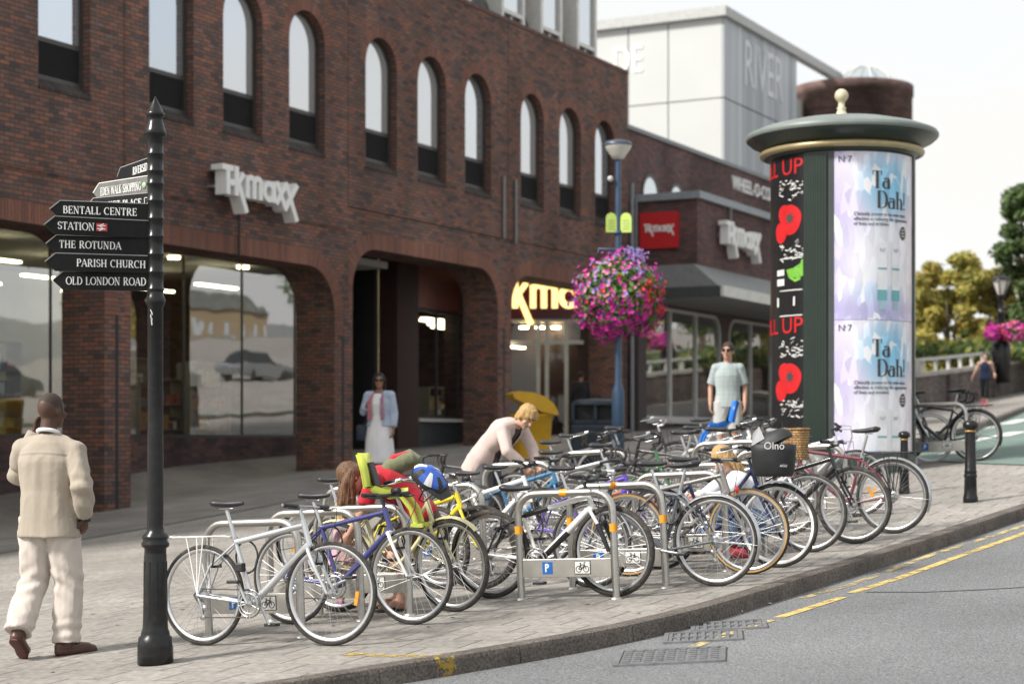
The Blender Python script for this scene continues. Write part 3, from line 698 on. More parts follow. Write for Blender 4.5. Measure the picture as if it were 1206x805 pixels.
# ------------------------------------------------------------------ lettering
def stroke_quads(mb, strokes, T, t, sc, put, th=.004, sub=1):
    k = 0
    for s in strokes:
        if s[0] == 'l':
            _, x0, z0, x1, z1 = s[:5]; w_ = s[5] if len(s) > 5 else None
            dx, dz = x1 - x0, z1 - z0; L_ = math.hypot(dx, dz)
            if w_ is None: w_ = t + (T - t) * abs(dz) / L_
            px, pz = -dz / L_ * w_ / 2, dx / L_ * w_ / 2
            pts = [(x0 + px, z0 + pz), (x0 - px, z0 - pz), (x1 - px, z1 - pz), (x1 + px, z1 + pz)]
            def lp(a, b, q): return (a[0] + (b[0] - a[0]) * q, a[1] + (b[1] - a[1]) * q)
            quads = [[lp(pts[0], pts[3], i / sub), lp(pts[1], pts[2], i / sub), lp(pts[1], pts[2], (i + 1) / sub), lp(pts[0], pts[3], (i + 1) / sub)] for i in range(sub)]
        else:
            _, cx, cz, rx, rz, a0, a1 = s[:7]; w0 = s[7] if len(s) > 7 else None
            n = max(8, int(abs(a1 - a0) / 18)); rows = []
            for i in range(n + 1):
                a = rad(a0 + (a1 - a0) * i / n); w_ = w0 or t + (T - t) * abs(math.cos(a)) ** 1.4
                L_ = math.hypot(math.cos(a) / max(rx, .01), math.sin(a) / max(rz, .01)); nx, nz = math.cos(a) / rx / L_, math.sin(a) / rz / L_
                x, z = cx + rx * math.cos(a), cz + rz * math.sin(a); rows.append(((x + nx * w_ / 2, z + nz * w_ / 2), (x - nx * w_ / 2, z - nz * w_ / 2)))
            quads = [[rows[i][0], rows[i][1], rows[i + 1][1], rows[i + 1][0]] for i in range(n)]
        e = th + (k % 7) * .0003; k += 1
        for q in quads:
            a = [put(p[0] * sc, p[1] * sc, 0) for p in q]; b_ = [put(p[0] * sc, p[1] * sc, e) for p in q]
            mb.add(a + b_, [(0, 1, 2, 3), (4, 7, 6, 5), (0, 4, 5, 1), (1, 5, 6, 2), (2, 6, 7, 3), (3, 7, 4, 0)])
def _st(x): return [('l', x, 0, x, 1)]
def _se(*p): return [('l', x - .12, z, x + .12, z) for x, z in p]
GL = {
 'A': ([('l', .04, 0, .36, 1, .06), ('l', .36, 1, .68, 0, .15), ('l', .14, .33, .56, .33)] + _se((.05, .02), (.67, .02)), .74),
 'B': (_st(.14) + [('a', .30, .76, .2, .23, -90, 90), ('l', .05, .98, .3, .98), ('l', .12, .52, .3, .52), ('a', .32, .27, .24, .25, -90, 90), ('l', .05, .02, .32, .02)], .64),
 'C': ([('a', .40, .5, .34, .48, 52, 308), ('l', .62, .7, .62, .96, .05)], .72),
 'D': (_st(.14) + [('a', .32, .5, .36, .48, -90, 90), ('l', .05, .98, .32, .98), ('l', .05, .02, .32, .02)], .76),
 'E': (_st(.14) + [('l', .05, .98, .54, .98), ('l', .14, .52, .44, .52), ('l', .05, .02, .56, .02), ('l', .53, .78, .53, 1, .05), ('l', .56, 0, .56, .24, .05), ('l', .44, .42, .44, .62, .05)], .63),
 'G': ([('a', .40, .5, .34, .48, 52, 308), ('l', .62, .7, .62, .96, .05), ('l', .64, .06, .64, .40)] + _se((.62, .41)), .80),
 'H': (_st(.14) + _st(.62) + [('l', .14, .5, .62, .5)] + _se((.14, .02), (.14, .98), (.62, .02), (.62, .98)), .78),
 'I': (_st(.15) + _se((.15, .02), (.15, .98)), .32),
 'K': (_st(.14) + [('l', .16, .4, .58, .98, .06), ('l', .28, .56, .62, .02, .14)] + _se((.14, .02), (.14, .98), (.58, .98), (.62, .02)), .76),
 'L': (_st(.14) + [('l', .05, .02, .54, .02), ('l', .54, 0, .54, .26, .05)] + _se((.14, .98)), .60),
 'M': ([('l', .12, 0, .12, 1, .06), ('l', .12, 1, .44, .04, .14), ('l', .44, .04, .76, 1, .06), ('l', .78, 0, .78, 1)] + _se((.12, .02), (.1, .98), (.78, .02), (.8, .98)), .94),
 'N': ([('l', .12, 0, .12, 1, .06), ('l', .12, 1, .62, 0, .14), ('l', .62, 0, .62, 1, .06)] + _se((.12, .02), (.1, .98), (.62, .98)), .78),
 'O': ([('a', .42, .5, .36, .48, 0, 360)], .84),
 'P': (_st(.14) + [('a', .30, .74, .23, .25, -90, 90), ('l', .05, .98, .3, .98), ('l', .14, .48, .3, .48)] + _se((.14, .02)), .60),
 'R': (_st(.14) + [('a', .30, .74, .22, .25, -90, 90), ('l', .05, .98, .3, .98), ('l', .14, .48, .3, .48), ('l', .32, .48, .62, .02, .14)] + _se((.14, .02), (.64, .02)), .73),
 'S': ([('a', .29, .74, .2, .24, 30, 270), ('a', .29, .26, .21, .24, 90, -150), ('l', .29, .52, .29, .48, .14), ('l', .47, .74, .47, .96, .05), ('l', .09, .05, .09, .28, .05)], .58),
 'T': (_st(.32) + [('l', .04, .98, .60, .98), ('l', .04, .76, .04, 1, .05), ('l', .60, .76, .60, 1, .05)] + _se((.32, .02)), .66),
 'U': ([('l', .14, 1, .14, .3), ('a', .37, .3, .23, .28, 180, 360), ('l', .60, 1, .60, .3, .06)] + _se((.14, .98), (.60, .98)), .74),
 'V': ([('l', .05, 1, .34, 0, .15), ('l', .34, 0, .64, 1, .06)] + _se((.05, .98), (.64, .98)), .70),
 'W': ([('l', .05, 1, .28, 0, .14), ('l', .28, 0, .50, 1, .06), ('l', .50, 1, .74, 0, .14), ('l', .74, 0, .96, 1, .06)] + _se((.05, .98), (.96, .98)), 1.0),
 'a': ([('a', .24, .22, .19, .21, 0, 360), ('l', .44, 0, .44, .46), ('a', .28, .44, .16, .16, 0, 150), ('l', .44, .02, .54, .02)], .58),
 'h': (_st(.14) + [('a', .32, .42, .18, .18, 0, 180), ('l', .50, .42, .50, 0)] + _se((.14, .02), (.10, .98), (.50, .02)), .64),
 '!': ([('l', .12, .28, .12, 1, .11), ('a', .12, .06, .03, .03, 0, 360, .07)], .28), ' ': ([], .36)}
def serif(mb, txt, h, put, T=.155, t=.07, sp=.05, th=.003, sub=1):
    x = 0
    for ch in txt:
        st, w_ = GL[ch]; stroke_quads(mb, st, T, t, h, lambda a, z, e, x=x: put(a + x, z, e), th, sub); x += (w_ + sp) * h
    return x
def serif_w(txt, h, sp=.05): return sum((GL[c][1] + sp) * h for c in txt)
def sans(txt, size, depth=.002):                # built-in font turned into a mesh: list of verts, faces in (x,z), depth y
    cu = bpy.data.curves.new('t', 'FONT'); cu.body = txt; cu.size = size; cu.extrude = depth; cu.resolution_u = 3
    o = bpy.data.objects.new('t', cu); COL.objects.link(o); dg = bpy.context.evaluated_depsgraph_get()
    me = bpy.data.meshes.new_from_object(o.evaluated_get(dg)); vs = [tuple(v.co) for v in me.vertices]; fs = [tuple(p.vertices) for p in me.polygons]
    bpy.data.objects.remove(o); bpy.data.curves.remove(cu); bpy.data.meshes.remove(me); return vs, fs
def sans_put(mb, txt, size, put, depth=.002, xs=1):
    vs, fs = sans(txt, size, depth); mb.add([put(v[0] * xs, v[1], v[2] + depth) for v in vs], fs)
    return max(v[0] for v in vs) * xs if vs else 0
LOGO_W = .19
def logo_strokes():
    W = LOGO_W; s = []
    s += [('l', 0, .90, .56, .90, W), ('l', .30, .98, .30, 0, W)]                                   # T
    s += [('l', .72, 1.0, .72, 0, W), ('l', .80, .42, 1.08, .80, W * .9), ('l', .78, .52, 1.22, -.52, W)]   # k with a long leg
    s += [('a', .51, .42, .06, .06, 0, 360, .12)]
    x = 1.28; s += [('l', x, 0, x, .72, W), ('a', x + .17, .55, .17, .17, 0, 180, W), ('l', x + .34, .55, x + .34, 0, W), ('a', x + .51, .55, .17, .17, 0, 180, W), ('l', x + .68, .55, x + .68, 0, W)]
    x = 2.18; s += [('a', x + .22, .36, .24, .28, 0, 360, W), ('l', x + .48, .72, x + .48, 0, W)]
    x = 2.80; s += [('l', x, .76, x + .48, -.14, W), ('l', x + .52, .76, x - .04, -.02, W)]
    x = 3.32; s += [('l', x - .02, .80, x + .60, -.50, W), ('l', x + .60, .80, x - .08, -.18, W)]
    return s
def logo(mb, sc, put, depth, strokes=None):
    for i, s in enumerate(strokes or logo_strokes()):
        stroke_quads(mb, [s], LOGO_W, LOGO_W, sc, put, depth + (i % 5) * .002)
def on_wall(s0, z0, y0):                       # letters on the facade facing the street
    return lambda x, z, e: (s0 + x, y0 - e, z0 + z)
def sign_root(name, label, cat='shop sign', group=None):
    return empty(name, (P0[0], P0[1], 0), BANG, label, cat, group)
M_SIGNW = mat('sign_white', (.78, .78, .76), .4, 0, .03)
M_SIGNSIDE = mat('sign_return', (.55, .55, .55), .5, 0, .05)
# big letters on the upper wall: front left edge seen at u=246
yl = -.42
sA, sB = SW(262, yl), SW(352, yl); zA = ZW(262, 227, yl); sc = (sB - sA) / 4.0
b = MB(); logo(b, sc * 1.0, lambda x, z, e: (sA + x, -.16 - e, zA + z * .90), .26)
o = b.build('shop_sign', M_SIGNW); o.location = (P0[0], P0[1], 0); o.rotation_euler = (0, 0, BANG)
tag(o, 'big white deep block letters on the brick wall above the plate glass window', 'shop sign')
rails = MB()
for zz in (zA + sc * .25, zA + sc * .75): rails.box(sA + .05, sB - .2, -.16, -.029, zz - .02, zz + .02)
q = rails.build('bracket_rail', M_GREYMETAL, o)
# lit letters over the entrance
b = ENT(); sc2 = (ez(334) - ez(364)) / .80
logo(b, sc2, lambda x, z, e: (ex(603) - .62 * sc2 + x, -.065 - e, ez(363) + z), .05)
o = b.build('entrance_sign', mat('lit_letter', (1.0, .72, .26), .4, emit=.95)); o.location = (P0[0], P0[1], 0); o.rotation_euler = (0, 0, BANG)
tag(o, 'glowing warm yellow block letters on the maroon board over the entrance', 'shop sign')

# ------------------------------------------------------------------ low brick extension with canopy beyond the main block
ext = empty('brick_shop_extension', (P0[0], P0[1], 0), BANG, 'lower purple brown brick extension with grey canopy and white framed shop windows', 'building')
XE0 = XE + .6
M_PBR = brick_mat('purple_brick', .225, .075, .010, [(0, (.075, .048, .052)), (.5, (.115, .066, .062)), (.85, (.15, .08, .068)), (1, (.085, .068, .078))], (.07, .056, .056), stain=.45, sscale=.3)
M_COPE = mat('lead_coping', (.26, .29, .31), .5, .1, .15)
PJ = 1.85; BX = XE0; EXE = SW(1035, -PJ)
zb1 = ZW(742, 153, .1)
b = MB(); b.box(XE + .03, EXE, .10, .5, -1, zb1); b.box(EXE - .4, EXE, .5, 14, -1, zb1); b.build('rear_wall', M_PBR, ext)
b = MB(); b.box(XE + .03, EXE + .05, .04, .55, zb1, zb1 + .12); b.build('wall_coping', M_LEAD, ext)
# arched openings peeping over the box
for u in (766, 797, 832, 866, 893):
    x = SW(u, .09); zt = ZW(u, {766: 205, 797: 216, 832: 226, 866: 236, 893: 246}[u], .09)
    pts = arch_out(x - .6, x + .6, zt - 2.2, zt); f = MB(); f.prism(pts, .07, .098, [arch_out(x - .5, x + .5, zt - 2.1, zt - .1)]); o = f.build('window', M_FRAME, ext)
    g = MB(); g.prism(arch_out(x - .5, x + .5, zt - 2.1, zt - .1), .085, .097); g.build('pane', M_UGL, o)
# projecting sign box
def ZX(u, v, y): return ZW(u, v, y)
zt_, zb_ = ZW(810, 230, -PJ), ZW(810, 309, -PJ)
b = MB(); b.box(BX, EXE - .02, -PJ, .06, zb_ - .05, zt_); b.build('projecting_box', M_PBR, ext)
b = MB(); b.box(BX - .12, EXE + .1, -PJ - .12, .07, zt_, zt_ + .2); b.build('box_coping', M_COPE, ext)
# canopy
zc1, zc0 = ZW(822, 336, -PJ - .5), ZW(822, 345, -PJ - .5)
b = MB(); b.add([(BX - .3, -PJ - .8, zc1), (EXE, -PJ - .8, zc1), (EXE, -PJ - .003, zb_ + .0), (BX - .3, -PJ - .003, zb_ + .0), (BX - .3, .05, zb_), (BX - .3, .05, zc1)], [(0, 1, 2, 3), (0, 3, 4, 5)]); b.build('canopy_slope', mat('canopy_grey', (.20, .21, .21), .6, 0, .12), ext)
b = MB(); b.box(BX - .32, EXE, -PJ - .9, -PJ - .81, zc0 - .03, zc1 + .06); b.build('canopy_edge', mat('canopy_white_edge', (.62, .62, .58), .5), ext)
b = MB(); b.box(BX - .36, BX - .26, -PJ - .8, .05, zc0 - .03, zc1 + .05); b.build('canopy_end', mat('canopy_dark_end', (.05, .055, .06), .5), ext)
b = MB(); b.box(BX - .25, EXE, -PJ - .8, .05, zc0, zc0 + .05); b.build('canopy_soffit', mat('soffit_grey', (.34, .34, .33), .7), ext)
# shop windows under it, wall plane a little behind the box face
yw = -.02
zw1, zw0 = ZW(757, 358, yw), ZW(780, 494, yw)
wins = [(SW(757, yw), SW(848, yw), 3), (SW(858, yw), SW(858, yw) + (SW(848, yw) - SW(757, yw)), 3)]
L3 = wins[1][0] - wins[0][0]; wins = [q for q in wins if q[1] < EXE - 1]
def round_rect(x0, x1, z0, z1, r): return [(x0, z0), (x1, z0)] + arc(x1 - r, z1 - r, r, 0, 90, 8) + arc(x0 + r, z1 - r, r, 90, 180, 8)
b = MB(); b.prism([(BX, -1), (EXE - .5, -1), (EXE - .5, zc0 - .003), (BX, zc0 - .003)], yw, yw + .3, [round_rect(x0, x1, zw0, zw1, .55) for x0, x1, n in wins]); b.build('shop_front_wall', mat('brown_tile_wall', (.075, .045, .042), .5, 0, .2), ext)
b = MB(); b.box(BX - .3, BX + .25, yw - .2, yw - .003, -1, zc0 - .01); b.build('corner_pier', mat('corner_pier', (.06, .045, .042), .6), ext)
for x0, x1, n in wins:
    f = MB(); f.prism(round_rect(x0 + .003, x1 - .003, zw0 + .003, zw1 - .003, .55), yw - .03, yw + .1, [round_rect(x0 + .09, x1 - .09, zw0 + .1, zw1 - .09, .47)])
    f.box(x0 - .05, x1 + .05, yw - .1, yw - .032, zw0 - .1, zw0 + .03)
    for i in (1, 2): x = x0 + (x1 - x0) * i / n; f.box(x - .06, x + .06, yw - .028, yw + .09, zw0 + .1, zw1 - .09)
    o = f.build('shop_window', M_PVC, ext)
    g = MB(); g.prism(round_rect(x0 + .08, x1 - .08, zw0 + .09, zw1 - .08, .47), yw + .03, yw + .042); g.build('pane', M_SGL, o)
    for xx, c in ((x0 + .7, (.45, .13, .04)), (x1 - 1.2, (.30, .03, .03))):
        s = MB(); zq = zw0 + .05
        for j in range(5): s.box(xx, xx + .9, yw + .5, yw + .9, zq + j * .5, zq + j * .5 + .34)
        s.build('window_display', mat('display_%.2f' % c[0], c, .6, 0, .3), o)
b = MB(); b.box(BX, EXE - .5, 4, 4.1, -1, zc0); b.build('shop_back', mat('shop_back', (.10, .11, .09), .9), ext)
for i in range(4):
    b = MB(); b.lathe([(0, -.04), (.12, -.04), (.12, 0)], 12, (BX + 2 + i * 3.1, .9, zc0 - .25)); b.build('ceiling_light', M_LAMP, ext)
# red square sign on the end of the box
yq0, zq0, zq1 = None, ZW(777, 291, -.9), ZW(777, 248, -.9)
def on_end(y0, z0, x0): return lambda x, z, e: (x0 - e, y0 - x, z0 + z)
def yend(u):                                   # offset from facade of the point seen at column u on the box end
    k = (u - 603) / F; bx, by = P0[0] + DV[0] * BX, P0[1] + DV[1] * BX
    return -((k * by - bx) / (NV[0] - k * NV[1]))
ya, yb_ = yend(755.5), yend(800)
o = MB(); o.box(BX - .14, BX - .003, yb_, ya, zq0, zq1); r = o.build('square_sign', mat('sign_red', (.50, .022, .026), .35, 0, .05)); r.location = (P0[0], P0[1], 0); r.rotation_euler = (0, 0, BANG)
tag(r, 'square red sign with small white lettering on the end of the brick box', 'shop sign')
b = MB(); w_ = ya - yb_; logo(b, w_ * .8 / 4.0, on_end(ya - w_ * .12, zq0 + (zq1 - zq0) * .46, BX - .142), .015); b.build('lettering', M_SIGNW, r)
# white letters on the side of the box
yl = -PJ - .36
sA, sB = SW(856, yl), SW(897, yl); zA = ZW(856, 286, yl); sc = (sB - sA) / 4.0
b = MB(); logo(b, sc, lambda x, z, e: (sA + x, -PJ - .1 - e, zA + z * .92), .26); o = b.build('shop_sign', M_SIGNW); o.location = (P0[0], P0[1], 0); o.rotation_euler = (0, 0, BANG)
tag(o, 'white deep block letters on the low brick box beside the advertising column', 'shop sign')
b = MB(); b.box(sA + 1, sA + 1.06, -PJ - .1, -PJ - .04, zA + sc * .5, zt_ + .2); b.box(sA + .2, sB - .4, -PJ - .1, -PJ - .002, zA + sc * .3, zA + sc * .5); b.build('bracket', M_GREYMETAL, o)
sW_ = SW(862, .07); b = MB(); zz = ZW(862, 222, .07)
sans_put(b, 'WHEEL-O-CORE', 1.0, lambda x, z, e: (sW_ + x * .56, .09 - e, zz + z * .62), .03)
o = b.build('wall_lettering', M_SIGNW); o.location = (P0[0], P0[1], 0); o.rotation_euler = (0, 0, BANG); tag(o, 'row of small white letters high on the dark brick wall left of the column', 'lettering')

# ------------------------------------------------------------------ white clad building, brown drum
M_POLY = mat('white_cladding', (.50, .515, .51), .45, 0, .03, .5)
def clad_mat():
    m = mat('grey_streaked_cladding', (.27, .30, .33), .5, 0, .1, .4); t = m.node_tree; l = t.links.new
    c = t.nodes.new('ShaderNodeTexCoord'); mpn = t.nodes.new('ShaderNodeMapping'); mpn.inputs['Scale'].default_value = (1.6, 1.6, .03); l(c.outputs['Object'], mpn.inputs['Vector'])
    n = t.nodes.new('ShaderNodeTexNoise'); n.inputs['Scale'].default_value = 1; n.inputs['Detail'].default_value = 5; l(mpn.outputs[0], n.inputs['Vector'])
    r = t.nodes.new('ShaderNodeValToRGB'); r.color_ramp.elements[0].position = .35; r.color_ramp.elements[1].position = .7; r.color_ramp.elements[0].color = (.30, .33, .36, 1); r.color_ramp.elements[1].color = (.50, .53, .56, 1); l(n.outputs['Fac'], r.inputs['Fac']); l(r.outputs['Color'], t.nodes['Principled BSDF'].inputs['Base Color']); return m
YW = 78.0
cn = PX(850, 12, YW); zt = cn.z
wb = empty('white_clad_building', (cn.x, cn.y, 0), BANG, 'tall white panelled building with big ghosted letters behind the brick shops', 'building')
WL, WD = 0, 0
def xalong(u):                                # local x on its grey side for column u
    k = (u - 603) / F; return (k * cn.y - cn.x) / (DV[0] - k * DV[1])
def yalong(u):
    k = (u - 603) / F; return (k * cn.y - cn.x) / (-NV[0] + k * NV[1])
xe = xalong(936); yeb = 20.0
b = MB(); b.box(.1, xe, .1, yeb, -2, zt - .1); b.build('core', M_POLY, wb)
f = MB(); zj = EYE + (HV - 115) * YW / F
ys = [0, yalong(787), yalong(740), yalong(690), yalong(640)]
for i in range(len(ys) - 1):
    for z0, z1 in ((-1, zj - .03), (zj + .03, zt - .3)): f.box(.0, .1, ys[i] + (.03 if i else 0), ys[i + 1] - .03, z0, z1)
f.build('front_panel', M_POLY, wb)
s = MB()
for z0, z1 in ((-1, zj - .03), (zj + .03, zt - .3)):
    for i in range(4): s.box(xe * i / 4 + .02, xe * (i + 1) / 4 - .02, -.1, .0, z0, z1)
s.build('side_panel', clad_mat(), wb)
c = MB(); c.box(-.3, xe + 6.5, -.3, .12, zt - .3, zt + .12); c.box(-.3, .15, .12, yeb, zt - .3, zt + .12); c.build('roof_edge', mat('roof_edge_grey', (.40, .41, .40), .5, .1), wb)
c = MB(); c.box(xe + .1, xe + 6.0, 1.0, 5, zt - 6, zt - 1.6); c.box(xe + 6.1, xe + 6.5, -.2, .2, zt - 4, zt - .3); c.build('plant_screen', mat('plant_white', (.60, .61, .60), .6), wb)
M_GHOST = mat('ghost_letter', (.62, .64, .66), .5)
b = MB(); hh = (EYE + (HV - 55) * YW / F) - (EYE + (HV - 95) * YW / F)
vs, fs = sans('RIVERSIDE', 1.0, .01); mxx = max(v[0] for v in vs)
xl = yalong(724) - yalong(760); i0 = yalong(757)
vs2, fs2 = sans('DE', 1.0, .01); m2 = max(v[0] for v in vs2); zl = EYE + (HV - 96) * (YW + 4) / F
b.add([(-.02 - v[2] * 2, i0 + xl * (1 - v[0] / m2), zl + v[1] * 1.75) for v in vs2], fs2); b.build('lettering', mat('front_letter', (.82, .82, .82), .4), wb)
b = MB(); vs3, fs3 = sans('RIVER', 1.0, .01); m3 = max(v[0] for v in vs3); xa3, xb3 = xalong(873), xalong(919); zl = EYE + (HV - 104) * (YW + 3) / F
b.add([(xa3 + (xb3 - xa3) * v[0] / m3, -.12 - v[2] * 2, zl + v[1] * 3.0) for v in vs3], fs3); b.build('lettering', M_GHOST, wb)
M_DRUM = brick_mat('drum_brick', .45, .15, .02, [(0, (.095, .062, .058)), (.5, (.135, .085, .075)), (1, (.17, .105, .092))], (.08, .06, .055), stain=.5, sscale=.5)
YD = 92.0; R = 70 / F * YD; c0 = PX(1003, 92, YD); c0.z = EYE + (HV - 91) / F * (YD - R)
dr = empty('brown_round_tower', (c0.x, c0.y, 0), 0, 'squat rust brown round tower with a pale domed skylight, behind the advertising column', 'tower')
b = MB(); b.lathe([(R, -1), (R, c0.z - .5), (R + .06, c0.z - .5), (R + .06, c0.z), (R - .5, c0.z), (R - .5, c0.z - .6)], 64); b.build('wall', M_DRUM, dr)
b = MB(); b.lathe([(R - .5, c0.z - .6), (0, c0.z - .55)], 40); b.build('roof', M_LEAD, dr)
b = MB(); rd = 1.75; b.lathe([(rd * math.cos(rad(a)), c0.z - .6 + 1.75 * math.sin(rad(a))) for a in range(0, 91, 10)], 32, (.7, 0, 0)); b.build('dome', glass_mat('dome_glass', .3, (.8, .86, .88), .1), dr)
b = MB()
for k in range(8):
    a = k * math.pi / 4; b.tube([(.7 + rd * 1.01 * math.cos(rad(t)) * math.cos(a), rd * 1.01 * math.cos(rad(t)) * math.sin(a), c0.z - .6 + 1.77 * math.sin(rad(t))) for t in range(0, 91, 15)], .04, 5)
b.build('dome_rib', M_PVC, dr)
# ------------------------------------------------------------------ street furniture
def gslope(x, y):
    return (gz(x + .3, y) - gz(x - .3, y)) / .6, (gz(x, y + .3) - gz(x, y - .3)) / .6
def ring_prof(r, z, h): return [(r, z), (r + h, z + h * .4), (r + h, z + h * 1.4), (r, z + h * 1.8)]
# fingerpost
fp = G(183, 781); FS = F / fp.y
def fz(v): return (781 - v) / FS
post = empty('fingerpost', fp, 0, 'black cast iron fingerpost with eight pointing arms beside the man on the phone', 'signpost')
b = MB(); r0, r1, r2 = 21 / FS, 14.6 / FS, 9.3 / FS
prof = [(0, 0), (r0, 0), (r0, .06), (r0 * .985, .10), (r0 * .99, .115), (r0 * .93, .17), (r0 * .80, .185), (r0 * .80, .20), (r0 * .72, .225), (r1, .26), (r1 * .95, .45), (r1 * .9, .70),
        (r1 * .88, fz(652)), (r1 * .88, fz(645)), (r1 * 1.1, fz(643)), (r1 * 1.12, fz(639)), (r1 * .95, fz(636)), (r1 * 1.05, fz(633)), (r1 * 1.0, fz(630)), (r2 * 1.1, fz(626)),
        (r2 * 1.04, fz(620)), (r2, fz(500)), (r2 * .98, fz(362)), (r2 * 1.2, fz(358)), (r2 * 1.32, fz(353)), (r2 * 1.1, fz(349)), (r2 * 1.02, fz(345))]
b.lathe(prof, 28); b.build('post', M_BLACK, post)
b = MB(); prof = [(r2 * 1.02, fz(345))]
for v in (340, 320, 299, 278, 257, 236, 216, 201, 181): prof += [(r2, fz(v + 3)), (r2 * 1.13, fz(v + 1.5)), (r2 * 1.13, fz(v)), (r2, fz(v - 1.2))]
prof += [(r2, fz(162)), (r2 * 1.35, fz(160)), (r2 * 1.45, fz(157)), (r2 * 1.25, fz(153)), (r2 * .95, fz(143)), (r2 * .85, fz(139)), (r2 * 1.15, fz(137)), (r2 * 1.18, fz(134)), (r2 * 1.0, fz(132)), (r2 * .5, fz(122)), (0, fz(113))]
b.lathe(prof, 28); b.build('finial_head', M_BLACK, post)
b = MB(); n = 10
for k in range(n):
    a = 2 * math.pi * k / n; b.tube([(r1 * .93 * math.cos(a), r1 * .93 * math.sin(a), .27), (r1 * .885 * math.cos(a), r1 * .885 * math.sin(a), .66)], .006, 5)
b.build('fluting', M_BLACK, post)
M_SIGNB = mat('sign_black', (.010, .010, .010), .6, 0, .25, 20, spec=.2)
M_SGREY = mat('weathered_sign_grey', (.17, .17, .155), .5, .2, .2, 10)
M_LETT = mat('lettering_white', (.78, .78, .76), .5, 0, .03)
M_SEDGE = mat('sign_edge_grey', (.30, .31, .30), .45)
def finger(words, tipu, vroot, vtip, h, twist, dark=True, words_at=None, lab=None, align='l', extra=None, lh=.43, pad=0):
    # arm from the post towards the left; twist is the angle (deg) it turns away from the picture plane, + = towards the camera at the tip
    L_ = (183 - tipu) / FS / math.cos(rad(twist)); hh = h / FS / 2; zc = fz((vroot + vtip) / 2)
    m = MB(); R = Matrix.Rotation(rad(180 + twist), 4, 'Z'); m.X = Matrix.Translation((0, 0, fz(vroot))) @ R
    x0, x1 = r2 * .9, L_; dz = fz(vtip) - fz(vroot) - 0
    sl = 0.0
    m.prism([(x0, -hh), (x1 - hh * 1.1, -hh), (x1, 0), (x1 - hh * 1.1, hh), (x0, hh)], -.014, .014)
    arm = m.build('finger', M_SIGNB if dark else M_SGREY, post)
    e = MB(); e.X = m.X
    e.prism([(x1 - hh * 1.1, hh * .96), (x1, 0), (x1 + .006, .004), (x1 - hh * 1.05, hh * 1.06)], -.016, .016); e.box(x0, x1 - hh * 1.1, -.016, .016, hh, hh + .005); e.build('edge', M_SEDGE if dark else M_LETT, arm)
    t = MB(); t.X = m.X
    th_ = 2 * hh * lh; wt = serif_w(words, th_)
    avail0, avail1 = x1 - hh * 1.35, x0 + .015 + pad
    start = avail0 - .005 if align == 'l' else avail1 + wt
    if start - wt < avail1 and align == 'l': pass
    kx = min(1, (avail0 - avail1) / wt)
    if align == 'r': start = avail1 + wt * kx
    serif(t, words, th_, lambda a, z, q: (start - a * kx, .0145 + q, z - th_ / 2))
    t.build('lettering', M_LETT, arm)
    return arm, m.X, start - wt * kx, hh, th_
finger('RIVERSIDE', 119, 194, 207, 19, -57, align='r', lh=.48)
a_, X_, xe_, hh, th_ = finger('EDEN WALK SHOPPING', 94, 217, 221, 21, -41, dark=False, lh=.46, pad=.07)
b = MB(); b.X = X_; b.lathe([(0, .018), (.022, .018), (.022, .0145), (0, .0145)], 14, (r2 + .045, 0, 0), 'y'); b.build('badge', mat('pale_green', (.35, .5, .32), .5), a_)
a_, X_, xe_, hh, th_ = finger('MARKET PLACE', 90, 237, 241, 20, -32, lh=.44, align='l')
b = MB(); b.X = X_; x = xe_ - .05
for q in ((x - .025, x + .025, -th_ / 2 - .004, -th_ / 2), (x - .025, x + .025, th_ / 2, th_ / 2 + .004), (x - .029, x - .025, -th_ / 2, th_ / 2), (x + .025, x + .029, -th_ / 2, th_ / 2), (x - .004, x + .004, -th_ * .3, th_ * .1), (x - .004, x + .004, th_ * .2, th_ * .34)): b.box(q[0], q[1], .0145, .018, q[2], q[3])
b.build('information_symbol', M_LETT, a_)
finger('BENTALL CENTRE', 68, 251, 249, 20, 17)
a_, X_, xe_, hh, th_ = finger('STATION', 66, 271, 267, 20, 24)
b = MB(); b.X = X_; x = xe_ - .04
b.box(x - .038, x + .03, .0145, .017, -th_ * .52, th_ * .52); b.build('station_panel', mat('rail_red', (.50, .03, .04), .45), a_)
b = MB(); b.X = X_
stroke_quads(b, [('l', -.030, .010, .022, .010, .006), ('l', -.030, -.010, .022, -.010, .006), ('l', .012, .022, -.014, .010, .006), ('l', -.016, .010, .010, -.010, .006), ('l', .008, -.010, -.018, -.022, .006)], .006, .006, 1, lambda p, z, e: (x - .004 - p, .0172 + e, z), .002)
b.build('station_symbol', M_LETT, a_)
finger('THE ROTUNDA', 64, 291, 288, 20, 17)
finger('PARISH CHURCH', 63, 312, 308, 20, 17, align='r')
finger('OLD LONDON ROAD', 67, 332, 331, 21, 9)
b = MB(); b.X = None
for k in range(9):
    a = -1.9 + random.uniform(-.15, .15); z = fz(365 + k * 2.0); b.tube([(r2 * math.cos(a), r2 * math.sin(a), z), (r2 * 1.02 * math.cos(a + .12), r2 * 1.02 * math.sin(a + .12), z - .012)], .003, 4)
b.build('scribble', M_LETT, post)

